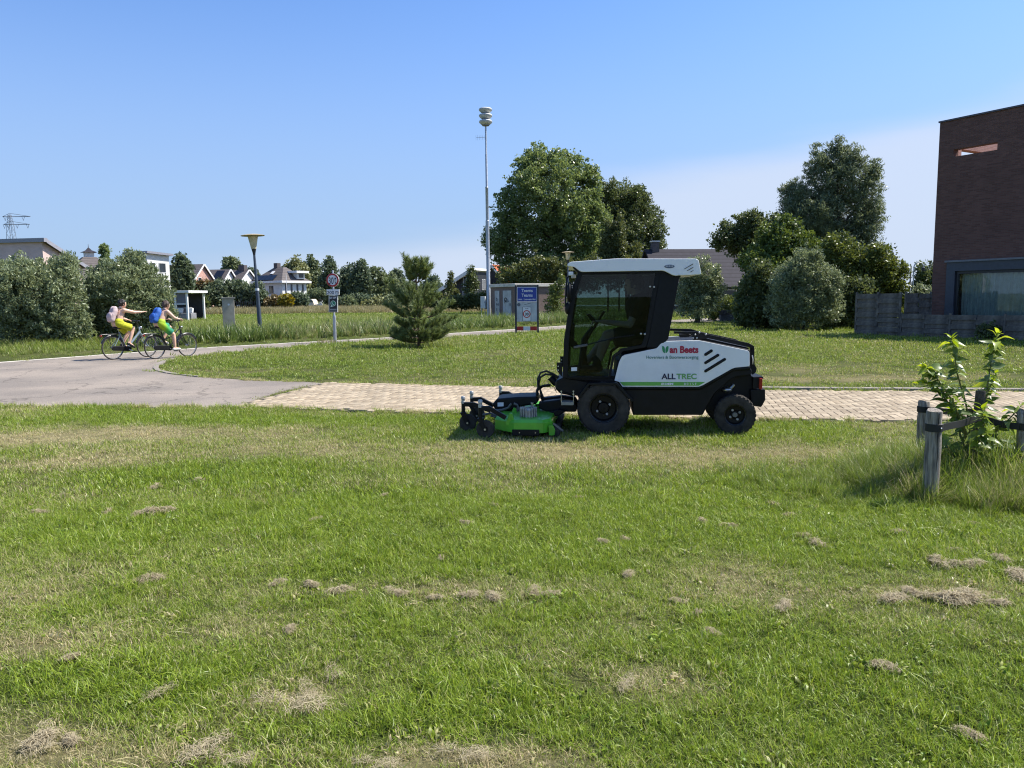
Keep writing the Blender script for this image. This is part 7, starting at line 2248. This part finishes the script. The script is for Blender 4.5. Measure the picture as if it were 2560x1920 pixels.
# ---- cabin boat
b = AT(783, 750, 143)
bt = empty('cabin_boat', (b.x, b.y, .0), R(-28)); tag(bt, 'small white cabin boat moored on the canal before the villa', 'boat')
hull_m = mat('boat_white', (.74, .71, .64), .35); navy_m = mat('boat_navy', (.03, .035, .06), .4)
L0 = 4.2
sec = [(-.5, .72), (-.25, .80), (.1, .80), (.35, .55), (.5, .05)]
vs, fs = [], []
for (fx, wd) in sec:
    x = fx * L0; up = .25 * max(0, fx + .1) ** 2 * 4
    vs += [(x, -wd * .55, -.25), (x, wd * .55, -.25), (x, wd * .9, .18), (x, wd, .62 + up), (x, -wd, .62 + up), (x, -wd * .9, .18)]
for i in range(4):
    for j in range(6):
        fs.append((i * 6 + j, i * 6 + (j + 1) % 6, (i + 1) * 6 + (j + 1) % 6, (i + 1) * 6 + j))
fs += [tuple(range(6)), tuple(24 + j for j in range(6))]
hl_ = MB().add(vs, fs).build('hull', hull_m, bt, smooth=40)
MB().box((-.2, 0, .05), (3.4, 1.52, .22)).build('waterline_stripe', navy_m, hl_, smooth=0)
cbn = MB().prism([(-1.9, .6), (.75, .65), (.45, 1.45), (.1, 1.75), (-1.6, 1.75), (-1.9, 1.3)], lambda p, t: (p[0], t, p[1]), -.6, .6).build('cabin', mat('boat_cream', (.68, .58, .40), .5), bt, smooth=0, bevel=.04)
MB().prism([(-1.5, 1.15), (-.3, 1.15), (-.4, 1.55), (-1.5, 1.55)], lambda p, t: (p[0], t, p[1]), -.615, -.598).build('cabin_window', pane, cbn, smooth=0)
MB().prism([(-.15, 1.15), (.45, 1.15), (.3, 1.5), (-.2, 1.55)], lambda p, t: (p[0], t, p[1]), -.615, -.598).build('cabin_window', pane, cbn, smooth=0)
MB().tube([(-.9, 0, 1.75), (-.9, 0, 2.2)], .025, 6).build('mast_light', galv, cbn)
MB().tube([(1.0, -.5, .75), (1.1, -.5, 1.05), (1.9, -.2, 1.15), (1.9, .2, 1.15), (1.1, .5, 1.05), (1.0, .5, .75)], .025, 6).build('bow_rail', galv, bt)
jt = empty('jetty', (b.x + 2.9, b.y - .9, 0)); tag(jt, 'low dark wooden jetty beside the moored boat', 'jetty')
for i in range(8):
    MB().box((i * .32, 0, .42), (.29, 1.1, .06)).build('plank', stake_m, jt, smooth=0)
for x in (0, 2.2):
    for y in (-.45, .45):
        MB().tube([(x, y, -.3), (x, y, .38)], .06, 8).build('pile', stake_m, jt)
# ---- planter on the far lawn
b = AT(1817, 750, 48)
pn = empty('stone_planter', (b.x, b.y, 0)); tag(pn, 'dark stone planter with purple heather beside the path', 'planter')
MB().prism([(-.36, 0), (.36, 0), (.42, .42), (-.42, .42)], lambda p, t: (p[0], t, p[1]), -.25, .25).build('trough', mat('dark_stone', (.07, .07, .075), .8, var=.2, scale=5, bump=.4), pn, smooth=0, bevel=.02)
V, t = leaf_cloud([((0, 0, .52), (.45, .28, .22))], 110, 18, .08, .07, .02, 900, .8)
me = quads_mesh('heather', V, t); me.materials.append(leaf_mat('heather_leaf', (.05, .05, .045), (.13, .11, .10), .2)); link('heather', me, pn)

# ================================================================== WOODEN FENCE
fo = G(2140, 838.5); fo.z = 0
fM = Matrix(((fu.x, -fn_.x, 0, fo.x), (fu.y, -fn_.y, 0, fo.y), (0, 0, 1, 0), (0, 0, 0, 1)))
fence_wood = mat('grey_fence_wood', (.17, .15, .125), .9, var=.35, scale=3, bump=.5, bscale=40)
slat_cache = {}
def slat(w, h):
    key = (round(w, 2), round(h, 3))
    if key not in slat_cache:
        me = MB().box((w / 2, 0, 0), (w, .022, h)).mesh('slat', 0); me.materials.append(fence_wood); slat_cache[key] = me
    return slat_cache[key]
def fence_panel(parent, x0, w, H, rows, dirn='x', y0=0.0):
    g = np.random.default_rng(int(x0 * 100) + rows)
    for i in range(rows):
        for half in (0, 1):
            o = bpy.data.objects.new('slat', slat(w / 2 - .01, .188 if H > 1 else .172)); COL.objects.link(o); o.parent = parent
            z = .12 + (H - .2) * i / (rows - 1)
            off = .022 * (1 if (i + half) % 2 else -1)
            if dirn == 'x':
                o.location = (x0 + half * w / 2, y0 + off + g.normal(0, .003), z + g.normal(0, .008)); o.rotation_euler = (0, g.normal(0, .006), 0)
            else:
                o.location = (x0 + off, y0 + half * w / 2, z + g.normal(0, .008)); o.rotation_euler = (0, g.normal(0, .006), R(90))
tall = empty('tall_fence_panel', M=fM); tag(tall, 'tall grey woven slat fence panel in front of the bright green bush', 'fence')
fence_panel(tall, 0, 1.78, 1.62, 9)
for x in (-.03, .89, 1.81):
    MB().box((x, .0, .84), (.07, .075, 1.7)).build('post', fence_wood, tall, smooth=0, bevel=.005)
ret = empty('tall_fence_panel', M=fM); tag(ret, 'shaded tall slat fence panel set back behind the corner post', 'fence')
fence_panel(ret, 1.95, 1.5, 1.62, 9, 'y', .15)
for y in (.11, 1.68):
    MB().box((1.95, y, .84), (.07, .07, 1.7)).build('post', fence_wood, ret, smooth=0, bevel=.005)
lowf = empty('low_slat_fence', M=fM); tag(lowf, 'low grey slat fence running in front of the brick building', 'fence')
for i in range(6):
    x0 = 1.92 + i * 1.84
    fence_panel(lowf, x0, 1.76, .86, 5)
    MB().box((x0 + 1.8, 0, .45), (.07, .075, .94)).build('post', fence_wood, lowf, smooth=0, bevel=.005)
MB().box((1.88, 0.004, .45), (.06, .07, .94)).build('post', fence_wood, lowf, smooth=0, bevel=.005)
shb = fM @ Vector((5.2, -.25, 0))
lobs = [((0, 0, .35), (.35, .3, .32)), ((.3, .05, .22), (.3, .25, .22))]
sr = empty('fence_foot_shrub', (shb.x, shb.y, 0)); tag(sr, 'small dark shrub growing at the foot of the low fence', 'shrub')
V, t = leaf_cloud(lobs, 90, 18, .10, .08, .05, 910); me = quads_mesh('foliage', V, t); me.materials.append(lm_dark); link('foliage', me, sr)
mb = MB(); mb.tube([(0, 0, -.05), (.05, 0, .4)], [.02, .008], 6); mb.build('stem', bark, sr)

# ================================================================== STAKED SAPLING
post_m = mat('old_stake_wood', (.40, .35, .29), .92, var=.4, scale=1.0, bump=.8, bscale=8)
for n_ in post_m.node_tree.nodes:                                  # stretch the grain along the post
    if n_.type == 'TEX_NOISE':
        mp_ = post_m.node_tree.nodes.new('ShaderNodeMapping'); mp_.inputs['Scale'].default_value = (70, 70, 4)
        tc_ = [q for q in post_m.node_tree.nodes if q.type == 'TEX_COORD'][0]
        post_m.node_tree.links.new(tc_.outputs['Object'], mp_.inputs['Vector']); post_m.node_tree.links.new(mp_.outputs['Vector'], n_.inputs['Vector'])
band_m = mat('black_band', (.010, .010, .011), .6, var=.2)
def stake_post(label, px, py, top_px, top_py, r, tilt=0):
    b = G(px, py); b.z = 0
    d = b.y
    h = AT(top_px, top_py, d).z
    root = empty('tree_stake', (b.x, b.y, 0)); tag(root, label, 'stake', 'round stakes around the sapling')
    tx = AT(top_px, top_py, d).x - b.x
    mb = MB(); n = 9; seg = 18
    g = np.random.default_rng(int(px))
    path = [(tx * i / n + g.normal(0, .002), g.normal(0, .002), -.12 + (h + .12) * i / n) for i in range(n + 1)] 
    mb.tube(path + [(tx, 0, h + .006)], [r * (1 + g.normal(0, .015)) for _ in range(n + 1)] + [r * .9], seg)
    po_ = mb.build('post', post_m, root, smooth=50)
    return root, b, h, tx
s1, b1, h1, tx1 = stake_post('weathered round stake with a long crack, the front left one', 2326, 1252, 2337, 1028, .056)
crk = MB(); crk.tube([(tx1 * .96 + .004, -.0545, h1 - .01), (tx1 * .8 + .002, -.0565, h1 * .75), (tx1 * .6 + .006, -.0565, h1 * .5), (tx1 * .5 + .003, -.055, h1 * .34)], [.004, .005, .003, .001], 5)
crk.build('crack', mat('crack_dark', (.03, .025, .02), .95), s1)
s2, b2, h2, tx2 = stake_post('darker stake standing behind the cracked front stake', 2303, 1140, 2310, 1005, .052)
s3, b3, h3, tx3 = stake_post('stake on the right side of the sapling', 2556, 1216, 2562, 1030, .05)
tr = G(2430, 1205); tr.z = 0
sap = empty('staked_sapling', (tr.x, tr.y, 0)); tag(sap, 'leafy sapling sprouting between wooden stakes and black bands', 'sapling')
trunk_h = AT(2442, 977, tr.y).z
MB().tube([(0, 0, -.1), (.01, 0, .3), (.02, 0, .55), (.03, 0, trunk_h)], [.046, .042, .04, .038], 12).build('trunk', mat('sapling_bark', (.13, .105, .08), .9, var=.35, scale=14, bump=.6), sap, smooth=60)
def shoot_path(pts):
    return [AT(x, y, tr.y + dy) - tr for x, y, dy in pts]
SH = [[(2432, 1130, 0), (2415, 1010, -.05), (2392, 930, -.1), (2384, 870, -.1), (2378, 842, -.1)],
      [(2440, 1120, 0), (2462, 1010, .03), (2474, 930, .05), (2483, 870, .05), (2495, 832, .05)],
      [(2425, 1120, 0), (2390, 1030, -.1), (2345, 975, -.15), (2305, 950, -.2)],
      [(2428, 1110, 0), (2380, 1000, -.2), (2335, 935, -.25), (2312, 915, -.25)],
      [(2440, 1140, 0), (2490, 1080, -.05), (2530, 1040, -.1), (2556, 1012, -.1)],
      [(2440, 1150, 0), (2480, 1120, .1), (2530, 1110, .1), (2550, 1105, .1)],
      [(2430, 1160, 0), (2400, 1090, .15), (2395, 1040, .2), (2388, 1010, .2)],
      [(2435, 1160, 0), (2450, 1100, -.2), (2460, 1060, -.25), (2455, 1020, -.25)],
      [(2425, 1180, 0), (2390, 1150, -.05), (2365, 1110, -.1), (2350, 1080, -.1)],
      [(2440, 1180, 0), (2480, 1160, -.15), (2520, 1150, -.2), (2545, 1130, -.2)],
      [(2436, 1150, 0), (2455, 1050, .15), (2470, 980, .2), (2490, 930, .2)]]
twig = mat('green_twig', (.16, .17, .06), .7)
def leaf_shape(L_, W_, fold, droop, seed):
    g = np.random.default_rng(seed)
    n = 7; vs, fs = [], []
    for i in range(n):
        t = i / (n - 1)
        w = W_ * (math.sin(math.pi * min(1, t * 1.02) ** .72)) * .5 + (.0008 if i in (0, n - 1) else 0)
        x = L_ * t; z = -droop * L_ * t * t + .01 * math.sin(t * 5 + seed)
        vs += [(x, -w, z + fold * w), (x, 0, z), (x, w, z + fold * w)]
    for i in range(n - 1):
        a = i * 3
        fs += [(a, a + 3, a + 4, a + 1), (a + 1, a + 4, a + 5, a + 2)]
    me = bpy.data.meshes.new('leaf'); me.from_pydata(vs, [], fs); me.shade_smooth()
    at = me.attributes.new('tint', 'FLOAT', 'POINT'); at.data.foreach_set('value', [float(g.random())] * len(vs))
    return me
lm_young = leaf_mat('young_leaf', (.18, .27, .035), (.36, .44, .075), .42, .4)
lm_old = leaf_mat('mature_leaf', (.080, .135, .030), (.20, .27, .075), .38, .38)
LV = []
for k in range(5):
    for m_ in (lm_young, lm_old):
        me = leaf_shape(.078 + .011 * k, .038 + .005 * k, .35, .25 + .12 * k, k); me.materials.append(m_); LV.append(me)
g = np.random.default_rng(5)
for si, pts in enumerate(SH):
    pth = shoot_path(pts)
    fine = []
    for i in range(len(pth) - 1):
        for q in range(4): fine.append(pth[i].lerp(pth[i + 1], q / 4))
    fine.append(pth[-1])
    MB().tube(fine, [.010 - .008 * i / (len(fine) - 1) for i in range(len(fine))], 6).build('shoot', twig, sap, smooth=60)
    tot = sum((fine[i + 1] - fine[i]).length for i in range(len(fine) - 1))
    nl = int(16 + tot * 40)
    for j in range(nl):
        t = .15 + .85 * (j + .5) / nl
        q = min(len(fine) - 2, int(t * (len(fine) - 1)))
        p = fine[q].lerp(fine[q + 1], t * (len(fine) - 1) - q)
        dirn = (fine[q + 1] - fine[q]).normalized()
        az = j * 2.4 + g.normal(0, .4)
        out_ = Vector((math.cos(az), math.sin(az), .15 + g.normal(0, .3))).normalized()
        if t > .93: out_ = (out_ * .6 + dirn).normalized()
        x_ = out_; y_ = Vector((0, 0, 1)).cross(x_).normalized(); z_ = x_.cross(y_)
        rot = Matrix((x_, y_, z_)).transposed() @ Matrix.Rotation(g.normal(0, .6), 3, 'X')
        young = (t > .84) or g.random() < .12
        o = bpy.data.objects.new('leaf', LV[2 * g.integers(5) + (0 if young else 1)]); COL.objects.link(o); o.parent = sap
        s_ = g.uniform(.75, 1.25) * (.62 if t > .9 else 1.0)
        o.matrix_local = Matrix.Translation(p) @ rot.to_4x4() @ Matrix.Scale(s_, 4)
# rubber bands between stakes and trunk
def band(label, a, c, w=.055):
    bo = MB()
    a, c = Vector(a), Vector(c)
    mid = (a + c) / 2 - V3(0, 0, .012)
    bo.bar(a, mid, .006, w); bo.bar(mid, c, .006, w)
    ob = bo.build('tie_band', band_m, smooth=0); tag(ob, label, 'tie band', 'black bands round the sapling')
    return ob
def wrap(parent, z, r, tx, h):
    MB().lathe([(r + .002, z - .03), (r + .008, z - .028), (r + .008, z + .028), (r + .002, z + .03)], 20, (tx * z / h, 0, 0), 'Z', closed=True).build('band_loop', band_m, parent)
zb1 = h1 - .125
wrap(s1, zb1, .056, tx1, h1)
MB().ball((tx1 * .85 + .02, -.066, zb1), .007, 8, 6).build('nail', steel, s1)
tw_ = Vector((tr.x + .02, tr.y, zb1 - .01))
band('black rubber band from the cracked stake to the sapling trunk', b1 + Vector((tx1 + .05, -.02, zb1)), tw_ + V3(-.01, -.045, 0))
wrap(s2, h2 - .07, .052, tx2, h2)
band('black rubber band from the rear stake to the sapling trunk', b2 + Vector((tx2 + .03, -.04, h2 - .07)), tw_ + V3(0, .045, .03))
wrap(s3, h3 - .12, .05, tx3, h3)
band('black rubber band from the right stake to the sapling trunk', b3 + Vector((tx3 - .05, -.02, h3 - .12)), tw_ + V3(.03, -.02, -.02))
# rank grass in the tree pit
rank_m = grass_mat('rank_blade', ((.075, .135, .012), (.22, .30, .036)), (.50, .42, .24), (.08, .10, .025))
rank_src = [tuft(70, .10, .12, .40, .0058, .32, .8, 4, rank_m, 200 + s) for s in range(5)]
n = 900
a = rng.uniform(0, 2 * np.pi, n); rr = np.sqrt(rng.random(n))
x = tr.x + .10 + np.cos(a) * rr * 1.12; y = tr.y - .05 + np.sin(a) * rr * .95
keep = (x > 3.0 - .25 * rng.random(n))
x, y = x[keep], y[keep]
edge_d = np.hypot((x - tr.x - .1) / 1.12, (y - tr.y + .05) / .95)
scatter('tree_pit_grass', 'long rank grass growing around the sapling stakes', 'grass', rank_src, np.stack([x, y, ground_z(x, y)], 1),
        (1.45 - .8 * edge_d) * rng.uniform(.6, 1.2, len(x)), np.clip(.10 + .35 * (vnoise(x, y, .3, 77) - .5), 0, 1), .25)
x = rng.normal(2.75, .45, 200); y = rng.normal(6.35, .42, 200)
scatter('stake_side_grass', 'lush grass tufts left of the stakes, sapling shade put into their darker green', 'grass', rank_src, np.stack([x, y, ground_z(x, y)], 1), rng.uniform(.25, .6, 200), np.full(200, .02), .25)  # dark green tufts stand in for the sapling's shadow on the lawn

# ================================================================== CLUMPS OF DRY CLIPPINGS
hay_blade = leaf_mat('dry_clipping', (.25, .205, .12), (.50, .43, .28), .2, .8)
def hay_mesh(n, rx, ry, h, seed):
    g = np.random.default_rng(seed)
    lob = [(0, 0, .8)] + [(np.clip(g.normal(0, .7), -.9, .9), np.clip(g.normal(0, .5), -.8, .8), g.uniform(.45, .8)) for _ in range(3)]
    k = g.integers(0, 4, n)
    lx = np.array([l[0] for l in lob])[k] * rx; ly = np.array([l[1] for l in lob])[k] * ry; ls = np.array([l[2] for l in lob])[k]
    a = g.uniform(0, 2 * np.pi, n); rr = g.random(n) ** .6 * (1 + .5 * (g.random(n) < .15))
    px, py = lx + np.cos(a) * rr * rx * ls, ly + np.sin(a) * rr * ry * ls
    pz = h * ls * np.maximum(0, 1 - rr ** 2) * g.uniform(.25, 1, n) + .012
    th = g.uniform(0, 2 * np.pi, n); el = g.normal(0, .35, n)
    L_ = g.uniform(.025, .085, n)
    d = np.stack([np.cos(th) * np.cos(el), np.sin(th) * np.cos(el), np.sin(el)], 1) * L_[:, None]
    w = np.stack([-np.sin(th), np.cos(th), g.normal(0, .4, n)], 1) * .0011
    c = np.stack([px, py, pz], 1); sag = np.stack([0 * L_, 0 * L_, L_ * .16], 1)
    q1 = np.stack([c - d / 2 - w, c - d / 2 + w, c + w + sag, c - w + sag], 1)
    q2 = np.stack([c - w + sag, c + w + sag, c + d / 2 + w * .4, c + d / 2 - w * .4], 1)
    V = np.concatenate([q1, q2]); V[..., 2] = np.maximum(V[..., 2], .002)
    t = np.clip(g.random(n) * .8 + .2 * pz / h, 0, 1)
    me = quads_mesh('dry_clump', V, np.concatenate([t, t])); me.materials.append(hay_blade)
    return me
HM = [hay_mesh(420, .075, .05, .034, s) for s in range(6)]
HF = [hay_mesh(230, .15, .09, .020, 50 + s) for s in range(3)]
HC = [(330, 1110, 1.5), (300, 1113, .9), (80, 1105, .8), (235, 1106, .7), (328, 1250, .95), (300, 1256, .6), (605, 1258, .7), (672, 1266, .75), (740, 1276, .9), (848, 1280, .7), (872, 1283, .5), (1015, 1286, .8), (1065, 1292, .8), (935, 1290, .6),
      (1152, 1280, .75), (1185, 1282, .6), (623, 1357, .6), (1357, 1243, .7), (1460, 1297, .55), (1510, 1322, .5), (1535, 1362, .55), (1697, 1312, .75), (1912, 1438, .75), (1670, 1090, .9), (1710, 1112, .7), (1515, 1128, .7),
      (1580, 1138, .7), (1765, 1178, .8), (1735, 1160, .7), (1008, 1130, .7), (828, 1070, .6), (1065, 1092, .6), (2060, 1300, 1.5), (2035, 1296, 1.0), (2090, 1292, 1.1), (1925, 1300, 1.1), (1965, 1280, .8), (2165, 1306, .8), (2025, 1215, 1.1),
      (2095, 1225, 1.1), (2165, 1208, .9), (2200, 1245, 1.3), (2070, 1190, .6), (145, 1420, .6), (2105, 1590, .6), (680, 1120, .6), (1300, 1170, .6), (1350, 1165, .6), (1245, 1075, .5), (955, 1205, .5), (430, 1035, .7), (340, 1050, .8), (2100, 1130, .5), (1940, 1150, .7), (100, 1590, .8), (150, 1600, .6)]
for i, (x, y, s_) in enumerate(HC):
    b = G(x * 1.1573, y * 1.1573)
    o = bpy.data.objects.new('dry_clump', HM[i % 6]); COL.objects.link(o)
    o.location = (b.x, b.y, float(ground_z(b.x, b.y)) + .012); o.rotation_euler = (0, 0, i * 1.7); o.scale = (s_ * .9, s_ * .9, s_ * .85)
    tag(o, 'small clump of dry straw coloured clippings lying on the lawn', 'clippings', 'clumps of dry clippings on the lawn')
HFL = [(640, 1530, .95), (665, 1495, .55), (430, 1622, .8), (500, 1645, .6), (90, 1600, .7), (335, 1500, .55), (1010, 1635, .6), (720, 1450, .5), (1350, 1480, .55), (820, 1655, .5)]
for i, (x, y, s_) in enumerate(HFL):
    b = G(x * 1.1573, y * 1.1573)
    o = bpy.data.objects.new('dry_mat', HF[i % 3]); COL.objects.link(o)
    o.location = (b.x, b.y, float(ground_z(b.x, b.y)) + .018); o.rotation_euler = (0, 0, i * 2.1); o.scale = (s_, s_ * .9, s_ * .8)
    tag(o, 'thin flat mat of dry clippings spread over the foreground grass', 'clippings', 'flat mats of dry clippings in the foreground')
